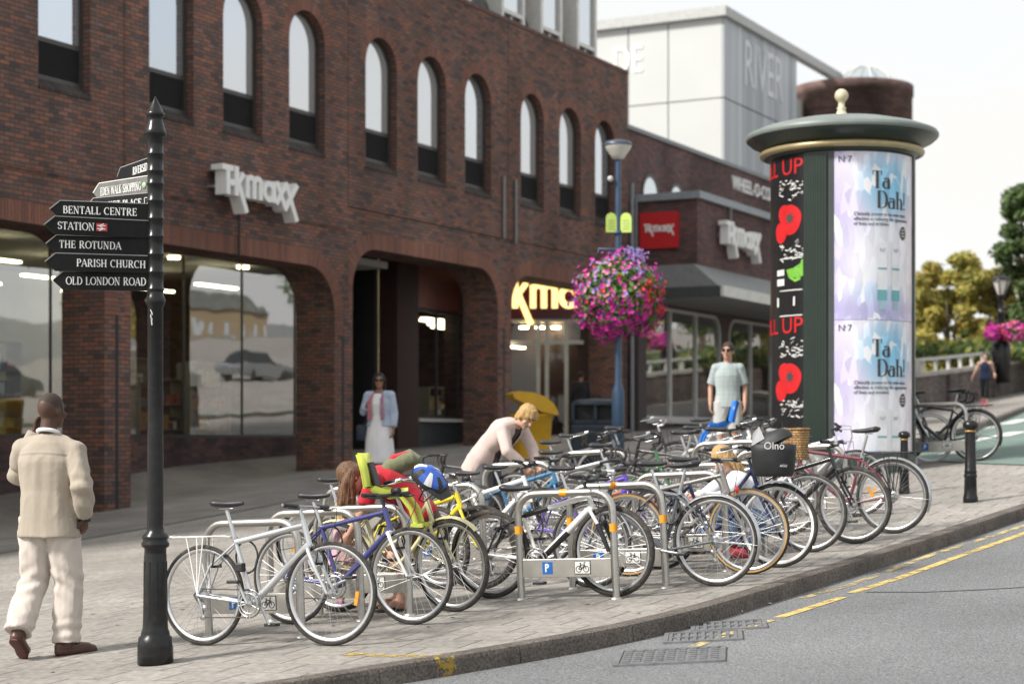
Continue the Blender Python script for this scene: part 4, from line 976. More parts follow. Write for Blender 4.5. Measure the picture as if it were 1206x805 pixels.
# bollards
def bollard(u, v, vt, lab):
    p = G(u, v); s = F / p.y; h = (v - vt) / s; r = h * .078
    o = empty('bollard', p, 0, lab, 'bollard', 'black bollards along the kerb')
    b = MB(); b.lathe([(0, -.05), (r * 1.15, -.05), (r * 1.15, h * .06), (r * 1.05, h * .075), (r * 1.05, h * .09), (r, h * .1), (r * .93, h * .30), (r * 1.02, h * .31), (r * 1.02, h * .325), (r * .92, h * .34), (r * .92, h * .36), (r * 1.0, h * .37), (r * .9, h * .385), (r * .74, h * .84), (r * .74, h * .85)], 24); b.build('shaft', M_BLACK, o)
    b = MB(); b.lathe([(r * .74, h * .85), (r * .9, h * .855), (r * .9, h * .868), (r * .74, h * .873)], 24); b.build('gold_band', mat('gold_paint', (.42, .27, .09), .4, .4), o)
    b = MB(); b.lathe([(r * .74, h * .873), (r * .8, h * .885), (r * 1.15, h * .905), (r * 1.22, h * .93), (r * 1.1, h * .97), (r * .6, h * .995), (0, h)], 24); b.build('cap', M_BLACK, o)
bollard(1143, 591, 494, 'black bollard with gold band standing alone by the kerb on open paving')
bollard(1065, 581, 507, 'black bollard with gold band right beside the advertising column')

# litter bin, grit bin
p = G(703, 546); s = F / p.y
BINS = s
o = empty('litter_bin', p, rad(-8), 'dark slate blue hooded litter bin with twin slots beside the lamp post', 'litter bin')
w_, h = 58 / s / 2, 76 / s
b = MB(); b.box(-w_, w_, -w_ * .8, w_ * .8, 0, h * .62, .05); b.build('body', mat('slate_blue_plastic', (.018, .027, .038), .5, 0, .2, 5, spec=.3), o)
b = MB(); bm_ = MB()
b.loft([((0, 0, h * .905), w_ * 1.03, w_ * .85), ((0, 0, h * .93), w_ * 1.04, w_ * .86), ((0, 0, h * .97), w_ * .97, w_ * .8), ((0, 0, h * 1.0), w_ * .7, w_ * .55), ((0, 0, h * 1.01), w_ * .2, w_ * .2)], (1, 0, 0), 28); b.build('hood', mat('slate_blue_plastic', (0, 0, 0)), o)
b = MB()
for x0, x1 in ((-w_ * .98, -w_ * .82), (-w_ * .08, w_ * .08), (w_ * .82, w_ * .98)): b.box(x0, x1, -w_ * .78, w_ * .78, h * .62, h * .92, .01)
b.box(-w_ * .98, w_ * .98, -w_ * .78, w_ * .78, h * .62, h * .68); b.build('hood_support', mat('slate_blue_plastic', (0, 0, 0)), o)
b = MB(); b.box(-w_ * .8, w_ * .8, -w_ * .5, w_ * .5, h * .681, h * .9); b.build('liner', M_DARK, o)
M_FADEGOLD = mat('faded_gold', (.16, .12, .045), .6, 0, .5, 30)
b = MB()
for x in (-w_ * .42, w_ * .42):
    bx = MB(); stroke_quads(b, [('a', x, h * .40, .035, .035, 0, 360, .012), ('l', x - .02, h * .36, x - .05, h * .28, .014), ('l', x + .01, h * .36, x + .05, h * .29, .014), ('l', x - .05, h * .33, x + .05, h * .34, .012)], .01, .01, 1, lambda a, z, e: (a, -w_ * .8 - .002 - e, z), .003)
b.build('tidy_symbol', M_FADEGOLD, o)
b = MB(); b.lathe([(0, .0), (w_ * .9, .0), (w_ * .9, .05)], 20, (0, 0, -.03)); b.build('base', M_DARK, o)
p = G(626, 540); s = F / p.y
o = empty('grit_bin', p, rad(12), 'bright yellow grit bin with raised sloping lid behind the woman in the cardigan', 'grit bin')
w_, h = 50 / s / 2, 50 / s; M_YPL = mat('yellow_plastic', (.60, .34, .015), .45, 0, .12, 5)
b = MB(); b.X = None
b.loft([((0, 0, .0), w_ * .80, w_ * .7), ((0, 0, .08), w_ * .84, w_ * .72), ((0, 0, h * .98), w_ * .97, w_ * .86), ((0, 0, h * 1.0), w_ * 1.02, w_ * .92), ((0, 0, h * 1.06), w_ * 1.02, w_ * .92)], (1, 0, 0), 28); b.build('tub', M_YPL, o)
b = MB(); q = [(-w_ * 1.08, h * 1.52), (-w_ * 1.02, h * 1.42), (w_ * .3, h * 1.10), (w_ * 1.08, h * 1.02), (w_ * 1.1, h * 1.08), (w_ * .9, h * 1.28), (w_ * .5, h * 1.45), (-w_ * .1, h * 1.55), (-w_ * .8, h * 1.58)]
b.prism(q, -w_ * .9, w_ * .9); b.build('lid', M_YPL, o)

# lamp post with flower baskets
LY = 29.2; lx = (728 - 603) * LY / F; lbase = Vector((lx, LY, gz(lx, LY))); LS = F / LY
def lz(v): return EYE + (HV - v) / LS - lbase.z
M_LBLUE = mat('lamp_blue_paint', (.045, .085, .15), .35, .2, .15)
lamp = empty('lamp_post', lbase, 0, 'blue steel lamp post with an upturned glass bowl and two small lime signs', 'street lamp')
b = MB(); b.lathe([(0, 0), (.105, 0), (.105, lz(466)), (.095, lz(460)), (.055, lz(450)), (.050, lz(300)), (.045, lz(190)), (.045, lz(186))], 18); b.build('column', M_LBLUE, lamp)
b = MB(); b.lathe([(.045, lz(188)), (.10, lz(187)), (.13, lz(183)), (.20, lz(176)), (.225, lz(171.5)), (.22, lz(170.5))], 24); b.build('lamp_bowl', glass_mat('lamp_glass', .12, (.78, .78, .74), .25, base=(.55, .54, .48)), lamp)
b = MB(); b.lathe([(.232, lz(172)), (.235, lz(170)), (.20, lz(167)), (.1, lz(165.2)), (0, lz(164.8))], 24); b.build('lamp_cap', mat('lamp_cap_grey', (.07, .09, .12), .4, .3), lamp)
M_LIME = mat('lime_sign', (.55, .72, .16), .5, 0, .05)
for x, tw in ((-.115, 14), (.125, -10)):
    b = MB(); b.X = Matrix.Translation((x, -.06, lz(274))) @ Matrix.Rotation(rad(tw), 4, 'Z')
    hh = lz(251) - lz(274); b.prism([(-.09, 0), (.09, 0), (.09, hh - .09)] + arc(0, hh - .09, .09, 0, 180, 8)[1:], -.005, .005); t = b.build('tag_sign', M_LIME, lamp)
    b = MB(); b.X = Matrix.Translation((x, -.067, lz(274))) @ Matrix.Rotation(rad(tw), 4, 'Z')
    for k in range(4): b.box(-.055, .055, -.001, .001, .05 + k * .045, .062 + k * .045)
    b.build('tag_mark', mat('tag_grey', (.30, .38, .16), .6), t)
b = MB(); b.lathe([(.058, lz(276)), (.075, lz(276)), (.075, lz(272)), (.058, lz(272))], 16); b.build('clamp', M_LBLUE, lamp)
b = MB(); b.ell((-.13, -.05, lz(211)), .05, 12, 8); b.build('camera_pod', mat('pod', (.5, .5, .48), .4), lamp)
for sx in (-1, 1):
    b = MB(); b.tube([(0, 0, lz(294)), (sx * .32, 0, lz(293)), (sx * .33, 0, lz(298))], .018, 8); b.tube([(0, 0, lz(306)), (sx * .18, 0, lz(294))], .012, 6); b.build('bracket_arm', M_LBLUE, lamp)

# flowers -------------------------------------------------------------------------------------------
M_FLEAF = mat('basket_leaf', (.13, .24, .055), .6, 0, .35, 30)
FCOL = [mat('petal_magenta', (.58, .02, .33), .6, 0, .25, 40), mat('petal_violet', (.38, .26, .66), .6, 0, .2, 40), mat('petal_pink', (.72, .26, .40), .6, 0, .2, 40), mat('petal_red', (.70, .07, .04), .6, 0, .2, 40), mat('petal_purple', (.16, .03, .22), .6, 0, .2, 40)]
def flower_ball(name, c, r, label, nf, nl, seed, fsz=.034, pal=None, group=None):
    rnd = random.Random(seed); root = empty(name, c, 0, label, 'flower basket', group)
    lf = MB(); fl = MB()
    def pt(shell):
        while True:
            q = Vector((rnd.gauss(0, 1), rnd.gauss(0, 1), rnd.gauss(0, 1))).normalized(); 
            k = 1 + .22 * mnoise.noise(q * 1.8 + Vector((seed, 0, 0))) + .16 * mnoise.noise(q * 5)
            d = Vector((q.x * r[0], q.y * r[1], q.z * r[2])) * k * shell
            return d, q
    for i in range(nl):
        p, q = pt(rnd.uniform(.62, .98)); a = Vector((rnd.uniform(-1, 1), rnd.uniform(-1, 1), rnd.uniform(-1, 1))).normalized(); n_ = (q + a * .8).normalized()
        t = n_.cross(a).normalized(); u_ = n_.cross(t); L_ = rnd.uniform(.03, .06)
        lf.add([p - t * L_, p + u_ * L_ * .45 + n_ * .008, p + t * L_, p - u_ * L_ * .45 + n_ * .008], [(0, 1, 2, 3)])
    for i in range(nf):
        p, q = pt(rnd.uniform(.90, 1.10)); p += q * .012
        if pal: m = pal[rnd.randrange(len(pal))]
        else:
            h = q.z * .8 + .35 * mnoise.noise(q * 2.5 + Vector((3, seed, 1)))
            if q.x > .55 and abs(q.z + .05) < .38 and rnd.random() < .7: m = 3
            elif h < -.12: m = 0 if rnd.random() < .93 else 4
            else: m = rnd.choices([0, 1, 2, 3, 4], [42, 24, 20, 4, 10])[0]
        if not pal and rnd.random() < (.50 if h > -.12 else .22): continue
        fl.m = m; a = Vector((rnd.uniform(-1, 1), rnd.uniform(-1, 1), rnd.uniform(-1, 1))); n_ = (q + a * .45).normalized(); t = n_.orthogonal().normalized(); u_ = n_.cross(t); s_ = fsz * rnd.uniform(.75, 1.35)
        k = 5; vs = [p - n_ * s_ * .25]
        for j in range(2 * k):
            an = math.pi * j / k; rr = s_ * (1.0 if j % 2 == 0 else .72); vs.append(p + (t * math.cos(an) + u_ * math.sin(an)) * rr + n_ * (0.12 * s_ if j % 2 == 0 else .2 * s_))
        fl.add(vs, [(0, 1 + j, 1 + (j + 1) % (2 * k)) for j in range(2 * k)])
    for i in range(70 if not pal else 0):
        q = Vector((rnd.gauss(0, 1), rnd.gauss(0, 1), rnd.uniform(-.9, .3))).normalized(); p0 = Vector((q.x * r[0], q.y * r[1], q.z * r[2])) * .95; ln = rnd.uniform(.10, .24)
        for j in range(7):
            p = p0 + q * .03 * j * .6 + Vector((rnd.uniform(-.015, .015), 0, -ln * j / 7)); n_ = (q + Vector((rnd.uniform(-1, 1), rnd.uniform(-1, 1), rnd.uniform(-1, 1))) * .6).normalized(); t = n_.orthogonal().normalized(); u_ = n_.cross(t); L_ = rnd.uniform(.018, .034)
            if j > 2 and rnd.random() < .35:
                fl.m = 0; fl.add([p + (t * math.cos(a) + u_ * math.sin(a)) * .028 for a in (0, 1.26, 2.5, 3.77, 5.03)], [(0, 1, 2, 3, 4)])
            else: lf.add([p - t * L_, p + u_ * L_ * .5, p + t * L_, p - u_ * L_ * .5], [(0, 1, 2, 3)])
    core = MB(); core.ell((0, 0, 0), tuple(x * .62 for x in r), 20, 12); core.build('basket_liner', mat('moss_liner', (.035, .05, .02), .9, 0, .4, 20), root)
    o = lf.build('leaves', M_FLEAF, root, uv=False); o['kind'] = 'stuff'
    o = fl.build('flowers', FCOL, root, uv=False); o['kind'] = 'stuff'
    return root
bc = Vector((lx - 2 / LS, LY, EYE + (HV - 348) / LS))
fb = flower_ball('flower_basket', bc, (53 / LS, 50 / LS, 47 / LS), 'huge ball of magenta, violet, pink and red flowers hanging on the blue lamp post', 2300, 6500, 3, .036)
b = MB()
for sx in (-1, 1):
    for k in range(3): b.tube([(sx * .33 + 2 / LS, 0, (348 - 298) / LS), (sx * .33 + .22 * math.cos(2.1 * k), .22 * math.sin(2.1 * k), .35)], .006, 5)
b.build('chain', M_BLACK, fb)
# trailing lavender tuft on the top
b = MB(); rnd = random.Random(5)
for i in range(90):
    a = rnd.uniform(0, 6.28); rr = rnd.uniform(.0, .26); z = 42 / LS + rnd.uniform(-.08, .16); p = Vector((.26 + rr * math.cos(a), rr * math.sin(a) - .2, z)); t = Vector((rnd.uniform(-.3, .3), rnd.uniform(-.3, .3), 1)) * .05
    b.add([p, p + Vector((.012, 0, .03)), p + t, p + Vector((-.012, 0, .03))], [(0, 1, 2, 3)])
o = b.build('lavender_sprigs', FCOL[1], fb, uv=False); o['kind'] = 'stuff'

# advertising column --------------------------------------------------------------------------------
AY = 24.0; ac = Vector(((991 - 603) * AY / F, AY, 0)); ac.z = gz(ac.x, ac.y); AS = F / AY; AR = 84 / AS
def az(v, r=0.0): return EYE + (HV - v) / F * (AY - r) - ac.z
col = empty('advertising_column', ac, 0, 'tall round dark green advertising column with a domed cap and curved posters', 'advertising column')
M_GREEN = mat('dark_green_paint', (.012, .024, .017), .35, 0, .15, 4, coat=.2)
M_CAPG = mat('cap_grey_green', (.17, .20, .185), .45, 0, .12, 3)
M_GOLD = mat('gold_trim', (.44, .36, .20), .35, .4, .1)
RC = 112 / AS
zt = az(176, AR); zg = az(167, AR * 1.12)
b = MB(); b.lathe([(AR * 1.04, -.2), (AR * 1.04, .22), (AR * .97, .26), (AR * .97, zt), ], 72); b.build('drum', M_GREEN, col)
b = MB(); b.lathe([(AR * .97, zt - .0), (AR * 1.03, zt + .01), (AR * 1.03, zt + .04), (AR * 1.10, zg - .04)], 72); b.build('neck_moulding', M_GREEN, col)
b = MB(); b.lathe([(AR * 1.08, zg - .045), (AR * 1.13, zg - .03), (AR * 1.145, zg), (AR * 1.13, zg + .03), (AR * 1.08, zg + .045)], 72); b.build('gold_ring', M_GOLD, col)
zr = az(146, RC); zr2 = az(139, RC)
b = MB(); b.lathe([(AR * 1.08, zg + .04), (AR * 1.12, zg + .06), (AR * 1.16, zg + .10), (AR * 1.26, zr - .05), (RC * .97, zr - .02), (RC * .99, zr)], 72); b.build('cap_underside', M_GREEN, col)
b = MB(); b.lathe([(RC * .99, zr), (RC, zr + .02), (RC, zr2 - .03), (RC * .985, zr2)], 72); b.build('cap_rim', M_CAPG, col)
b = MB(); b.lathe([(RC * .985, zr2), (RC * .85, zr2 + .07), (RC * .6, zr2 + .15), (RC * .3, zr2 + .20), (.08, zr2 + .22), (0, zr2 + .22)], 72); b.build('cap_dome', M_CAPG, col)
zf = zr2 + .20; k = 8.2 / AS; zb_ = az(113, 0)
b = MB(); b.lathe([(k * 1.5, zf - .02), (k * 1.4, zf + .03), (k * .8, zf + .08), (k * .55, zf + .14), (k * .7, zf + .16), (k * .45, zf + .18)] + [(k * math.sin(rad(a)) * .98, zb_ - k * math.cos(rad(a))) for a in range(30, 181, 12)], 28); b.build('ball_finial', mat('gold_finial', (.62, .55, .38), .4, .15), col)
def cyl(phi, r, z): a = rad(phi); return (r * math.sin(a), -r * math.cos(a), z)   # phi 0 faces the camera, + to the right
zp0, zp1 = .34, zt - .02
def curved(mb, p0, p1, r, z0, z1, n, uvs=None, nz=1):
    for i in range(n):
        a, c = p0 + (p1 - p0) * i / n, p0 + (p1 - p0) * (i + 1) / n
        mb.add([cyl(a, r, z0), cyl(c, r, z0), cyl(c, r, z1), cyl(a, r, z1)], [(0, 1, 2, 3)], True, [[(i / n, 0), ((i + 1) / n, 0), ((i + 1) / n, 1), (i / n, 1)]])
for pc in (-31.5, 75.5, 195):
    b = MB()
    for i in range(9):
        a = pc - 8.5 + i * 17 / 8; b.tube([cyl(a, AR * .985, .24), cyl(a, AR * .985, zt - .02)], .028, 8)
    curved(b, pc - 9.5, pc + 9.5, AR * .985, .24, zt - .02, 6); b.build('pilaster', M_GREEN, col)
def poster_mat():
    m = bpy.data.materials.new('crystal_poster'); m.use_nodes = True; t = m.node_tree; l = t.links.new; b = t.nodes['Principled BSDF']
    uv = t.nodes.new('ShaderNodeUVMap'); uv.uv_map = 'UVMap'
    mpn = t.nodes.new('ShaderNodeMapping'); mpn.inputs['Scale'].default_value = (3.6, 2.0, 1); mpn.inputs['Rotation'].default_value = (0, 0, .75); l(uv.outputs[0], mpn.inputs[0])
    n0 = t.nodes.new('ShaderNodeTexNoise'); n0.inputs['Scale'].default_value = 2.0; l(mpn.outputs[0], n0.inputs['Vector'])
    add = t.nodes.new('ShaderNodeMix'); add.data_type = 'RGBA'; add.blend_type = 'LINEAR_LIGHT'; add.inputs['Factor'].default_value = .12; l(mpn.outputs[0], add.inputs['A']); l(n0.outputs['Color'], add.inputs['B'])
    vo = t.nodes.new('ShaderNodeTexVoronoi'); vo.inputs['Scale'].default_value = 4.5; vo.inputs['Randomness'].default_value = 1; l(add.outputs['Result'], vo.inputs['Vector'])
    sp = t.nodes.new('ShaderNodeSeparateColor'); l(vo.outputs['Color'], sp.inputs[0])
    sx = t.nodes.new('ShaderNodeSeparateXYZ'); l(uv.outputs[0], sx.inputs[0])
    def ramp(src, els):
        r = t.nodes.new('ShaderNodeValToRGB'); e = r.color_ramp.elements
        for i, (p, c) in enumerate(els):
            q = e[i] if i < 2 else e.new(p)
            q.position = p; q.color = (*c, 1)
        l(src, r.inputs['Fac']); return r.outputs['Color']
    base = ramp(sx.outputs[0], [(0, (.54, .50, .72)), (.18, (.76, .74, .84)), (.45, (.70, .76, .86)), (.75, (.80, .76, .82)), (1, (.74, .64, .68))])
    nz = t.nodes.new('ShaderNodeTexNoise'); nz.inputs['Scale'].default_value = 2.6; nz.inputs['Detail'].default_value = 3; l(uv.outputs[0], nz.inputs['Vector'])
    def M(op, a, c):
        q = t.nodes.new('ShaderNodeMath'); q.operation = op; q.use_clamp = True
        for i, s in enumerate((a, c)):
            if isinstance(s, (int, float)): q.inputs[i].default_value = s
            else: l(s, q.inputs[i])
        return q.outputs[0]
    def mix(f, a, c):
        x = t.nodes.new('ShaderNodeMix'); x.data_type = 'RGBA'
        if isinstance(f, (int, float)): x.inputs['Factor'].default_value = f
        else: l(f, x.inputs['Factor'])
        l(a, x.inputs['A'])
        if isinstance(c, tuple): x.inputs['B'].default_value = (*c, 1)
        else: l(c, x.inputs['B'])
        return x.outputs['Result']
    # a blue patch behind the headline, white wash in the middle, violet at the left edge and the foot
    def blob(cx, cy, rx, ry):
        d = M('ADD', M('POWER', M('DIVIDE', M('ABSOLUTE', t_sub(sx.outputs[0], cx), 0) if False else absn(sx.outputs[0], cx), rx), 2.0), M('POWER', M('DIVIDE', absn(sx.outputs[1], cy), ry), 2.0)); return M('SUBTRACT', 1.0, d)
    def absn(s, c):
        q = t.nodes.new('ShaderNodeMath'); q.operation = 'SUBTRACT'; l(s, q.inputs[0]); q.inputs[1].default_value = c
        r = t.nodes.new('ShaderNodeMath'); r.operation = 'ABSOLUTE'; l(q.outputs[0], r.inputs[0]); return r.outputs[0]
    def blob(cx, cy, rx, ry):
        def dv(s, c, r):
            q = t.nodes.new('ShaderNodeMath'); q.operation = 'DIVIDE'; l(absn(s, c), q.inputs[0]); q.inputs[1].default_value = r
            p = t.nodes.new('ShaderNodeMath'); p.operation = 'POWER'; l(q.outputs[0], p.inputs[0]); p.inputs[1].default_value = 2; return p.outputs[0]
        a = t.nodes.new('ShaderNodeMath'); a.operation = 'ADD'; l(dv(sx.outputs[0], cx, rx), a.inputs[0]); l(dv(sx.outputs[1], cy, ry), a.inputs[1])
        q = t.nodes.new('ShaderNodeMath'); q.operation = 'SUBTRACT'; q.use_clamp = True; q.inputs[0].default_value = 1; l(a.outputs[0], q.inputs[1]); return q.outputs[0]
    c = mix(M('MULTIPLY', blob(.58, .80, .42, .24), 1.0), base, (.24, .56, .78))
    c = mix(M('MULTIPLY', blob(.5, .42, .55, .22), .75), c, (.84, .84, .88))
    c = mix(M('MULTIPLY', blob(.1, .62, .25, .3), .32), c, (.36, .28, .62))
    c = mix(M('MULTIPLY', blob(.4, .04, .8, .14), .7), c, (.34, .32, .62))
    c = mix(M('MULTIPLY', blob(.45, .16, .4, .08), .6), c, (.40, .58, .80))
    facet = ramp(sp.outputs[0], [(0, (.80, .80, .86)), (.5, (1.0, 1.0, 1.0)), (.8, (1.12, 1.12, 1.14)), (1, (1.25, 1.25, 1.25))])
    x = t.nodes.new('ShaderNodeMix'); x.data_type = 'RGBA'; x.blend_type = 'MULTIPLY'; x.inputs['Factor'].default_value = .75; l(c, x.inputs['A']); l(facet, x.inputs['B'])
    w = mix(M('GREATER_THAN', sp.outputs[1], .84), x.outputs['Result'], (.80, .82, .86))
    l(w, b.inputs['Base Color']); b.inputs['Roughness'].default_value = .28; b.inputs['Specular IOR Level'].default_value = .5; return m
PM = poster_mat(); M_INK = mat('poster_ink', (.05, .05, .05), .5)
pw0, pw1 = -16.0, 65.0; ph = (zp1 - zp0) / 2
M_BACKP = mat('poster_frame_dark', (.05, .06, .058), .4)
b = MB(); curved(b, -23, 67, AR * .978, .26, zt - .002, 24); b.build('poster_backing', M_BACKP, col)
def pput(r): 
    return lambda x, z, e: cyl(pw0 + x, r + e, z)
dpm = math.degrees(1 / AR)
zlist = [(az(376, AR), zp1), (az(376, AR) - ph * .98, az(376, AR) - .006)]
zlist[0] = (az(376, AR), zt - .02); hp_ = zlist[0][1] - zlist[0][0]; zlist[1] = (zlist[0][0] - hp_ - .006 if zlist[0][0] - hp_ > .27 else .28, zlist[0][0] - .006)
for z0, z1 in zlist:
    hp = hp_; z0f = z1 - hp
    b = MB(); curved(b, pw0, pw1, AR * .986, z0, z1, 30)
    for i in b.uv: b.uv[i] = [(x, 1 - (z1 - z0) / hp + y * (z1 - z0) / hp) for x, y in b.uv[i]]
    po = b.build('poster', PM, col)
    W = pw1 - pw0
    def T(u, v): return (u * W, z0f + v * hp)
    t = MB(); R_ = AR * .986 + .003
    def put(ox, oz): return lambda x, z, e: cyl(pw0 + ox + x * dpm, R_ + e, oz + z)
    sans_put(t, 'N', .12, put(*T(.035, .935)), .001); sans_put(t, '7', .12, put(*T(.125, .935)), .001); sans_put(t, 'o', .05, put(*T(.092, .955)), .001)
    h1 = hp * .105
    serif(t, 'Ta', h1, put(*T(.37, .783)), T=.19, t=.035, th=.001, sp=.02, sub=4); serif(t, 'Dah!', h1, put(*T(.42, .665)), T=.19, t=.035, th=.001, sp=.02, sub=4)
    for i, line in enumerate(('Clinically proven to be even more', 'effective at reducing the appearance', 'of lines and wrinkles.')): sans_put(t, line, .066, put(*T(.185, .62 - .029 * i)), .001, .92)
    t.build('poster_lettering', M_INK, po)
    if z0 < z0f + .2 * hp or True:
        bt = MB(); lo = z0 + .02
        for cx in (.48, .65):
            ox, oz = T(cx, .0)
            def rect(m, x0, x1, y0, y1, e):
                y0 = max(z0f + y0 * hp, lo); y1 = z0f + y1 * hp
                if y1 > y0 + .01: m.add([cyl(pw0 + ox + a * W, R_ + e, q) for a, q in ((x0, y0), (x1, y0), (x1, y1), (x0, y1))], [(0, 1, 2, 3)])
            bt.m = 0; rect(bt, -.055, .055, .18, .46, .002)
            bt.m = 1; rect(bt, -.055, .055, .115, .18, .0025); rect(bt, -.052, .052, .30, .312, .0035)
            bt.m = 2; rect(bt, -.038, .038, .06, .115, .002)
            if z0f + .4 * hp > lo: sans_put(t2 := MB(), 'N7', .07, lambda x, z, e: cyl(pw0 + ox + (x - .04) * dpm, R_ + .004 + e, z0f + .405 * hp + z), .001); t2.build('bottle_lettering', mat('bottle_ink', (.35, .37, .40), .5), po)
        bt.build('bottle_print', [mat('bottle_white', (.82, .83, .86), .3), mat('bottle_teal', (.16, .42, .46), .3), mat('bottle_neck', (.35, .52, .60), .3)], po)
        if z0f + .5 * hp > lo:
            bd = MB(); ox, oz = T(.76, .525)
            bd.add([cyl(pw0 + ox + .07 * math.cos(a) * dpm, R_ + .002, oz + .09 * math.sin(a)) for a in [2 * math.pi * k / 20 for k in range(20)]], [tuple(range(20))]); bd.build('round_badge', mat('badge_dark', (.06, .06, .055), .4), po)
            bd = MB()
            for k in range(3): bd.add([cyl(pw0 + ox + x * dpm, R_ + .003, oz + z) for x, z in ((-.045, .035 - k * .04), (.045, .035 - k * .04), (.045, .05 - k * .04), (-.045, .05 - k * .04))], [(0, 1, 2, 3)])
            bd.build('badge_text', mat('badge_light', (.5, .5, .46), .5), po)
# left poster: black sheet with red lettering and red fruit
qa, qb = -125.0, -41.5
b = MB(); curved(b, qa, qb, AR * .986, zp0, zt - .02, 30); po = b.build('poster', mat('black_poster', (.012, .012, .014), .3), col)
def lput(u, v, r=.0):           # photo pixel on the left poster
    x = (u - 991) / 84.0; return math.degrees(math.asin(max(-1, min(1, x)))), az(v, AR * .75)
M_PRED = mat('poster_red', (.52, .018, .022), .35); M_PGRN = mat('poster_green', (.16, .42, .05), .4); M_CHALK = mat('poster_chalk', (.62, .62, .60), .6)
rd = MB(); gr = MB(); ch = MB(); rnd = random.Random(2)
vs, fs = sans('FILL UP', 1.0, .002); mxx = max(v[0] for v in vs)
for v in (203, 391):
    a1, z = lput(935, v); wdeg = 62
    rd.add([cyl(a1 - wdeg + wdeg * q[0] / mxx, AR * .986 + .004 + q[2], z + q[1] * .30) for q in vs], fs)
for v, sg in ((257, 1), (445, 1)):
    def disc(mb, cu, cv, rz, e, n=20, sx=1):
        a, z = lput(cu, cv); ra = math.degrees(rz / AR) * sx
        vs = [cyl(a, AR * .986 + .004 + e, z)]; fs = []
        for q in (1, 2, 3):
            for k in range(n): vs.append(cyl(a + ra * q / 3 * math.cos(2 * math.pi * k / n) * (1 + .06 * math.sin(6 * math.pi * k / n)), AR * .986 + .004 + e, z + rz * q / 3 * math.sin(2 * math.pi * k / n)))
        for k in range(n):
            fs.append((0, 1 + k, 1 + (k + 1) % n))
            for q in (0, 1): fs.append((1 + q * n + k, 1 + (q + 1) * n + k, 1 + (q + 1) * n + (k + 1) % n, 1 + q * n + (k + 1) % n))
        mb.add(vs, fs)
    disc(rd, 922, v, .20, .001); disc(rd, 914, v + 14, .14, .002); disc(rd, 917, v - 7, .13, .003)
    bl = MB(); disc(bl, 922, v - 2, .055, .006, 12)
    for k in range(8):
        a, z = lput(922, v - 2); an = k * math.pi / 4 + .2; bl.add([cyl(a + math.degrees(.09 / AR) * math.cos(an + q) * s_, AR * .986 + .004 + .006, z + .09 * math.sin(an + q) * s_) for q, s_ in ((0, 1), (.5, .35), (-.5, .35))], [(0, 1, 2)])
    bl.build('flower_centre', M_INK, po)
    for i in range(70):           # chalk scribble above and below
        up = i % 2; cu = rnd.uniform(912, 936); cv = v + (rnd.uniform(-47, -24) if up else rnd.uniform(26, 48)); a, z = lput(cu, cv); q = rnd.uniform(-.6, .9); L_ = rnd.uniform(.03, .07)
        da, dz = math.degrees(L_ / AR) * math.cos(q) * 1.2, L_ * math.sin(q); na = math.degrees(.008 / AR)
        ch.add([cyl(a, AR * .986 + .004 + .001, z), cyl(a + da, AR * .986 + .004 + .001, z + dz), cyl(a + da + na, AR * .986 + .004 + .001, z + dz + .014), cyl(a + na, AR * .986 + .004 + .001, z + .014)], [(0, 1, 2, 3)])
for cu, cv, an in ((930, 318, .4), (925, 322, -.5), (936, 314, 1.2)):
    a, z = lput(cu, cv); gr.add([cyl(a + math.degrees((x * math.cos(an) - y * math.sin(an)) / AR), AR * .986 + .004 + .001, z + x * math.sin(an) + y * math.cos(an)) for x, y in ((-.14, 0), (-.05, .07), (.08, .07), (.15, 0), (.08, -.07), (-.05, -.07))], [(0, 1, 2, 3, 4, 5)])
for v in (303, 341, 371):
    a0_, z = lput(912, v)
    for k in range(8):
        a, c = -68 + k * 3.2, -68 + (k + 1) * 3.2; ch.add([cyl(a, AR * .986 + .004 + .001, z), cyl(c, AR * .986 + .004 + .001, z), cyl(c, AR * .986 + .004 + .001, z + .014), cyl(a, AR * .986 + .004 + .001, z + .014)], [(0, 1, 2, 3)])
for (u0, v0, u1, v1) in ((911, 315, 917, 322), (911, 326, 917, 334), (911, 348, 927, 359)):
    a, z = lput(u0, v1); c, z2 = lput(u1, v0); ch.add([cyl(a, AR * .986 + .004 + .002, z), cyl(c, AR * .986 + .004 + .002, z), cyl(c, AR * .986 + .004 + .002, z2), cyl(a, AR * .986 + .004 + .002, z2)], [(0, 1, 2, 3)])
rd.build('red_print', M_PRED, po); gr.build('leaf_print', M_PGRN, po); ch.build('chalk_print', M_CHALK, po)
# ------------------------------------------------------------------ cycle stands
M_TAPE = mat('amber_tape', (.75, .33, .02), .35, 0, .05)
M_PLATE = mat('plate_steel', (.52, .50, .46), .42, .85, .12, 9)
M_PBLUE = mat('sign_blue', (.012, .13, .45), .4, 0, .05)
M_PWHITE = mat('sign_plate_white', (.74, .74, .71), .4, 0, .05)
M_PINK = mat('sign_ink', (.03, .03, .03), .5)
def bike_icon(mb, sc, put):
    st = [('a', -.27, 0, .19, .19, 0, 360, .045), ('a', .27, 0, .19, .19, 0, 360, .045), ('l', -.27, 0, -.12, .28, .045), ('l', -.12, .28, .16, .28, .045), ('l', .16, .28, .27, 0, .045), ('l', -.05, 0, .16, .28, .045), ('l', -.27, 0, -.05, 0, .045), ('l', -.05, 0, -.14, .36, .045), ('l', -.2, .37, -.07, .37, .05), ('l', .16, .28, .13, .42, .045), ('l', .13, .42, .24, .44, .045)]
    stroke_quads(mb, st, .05, .05, sc, put, .0015)
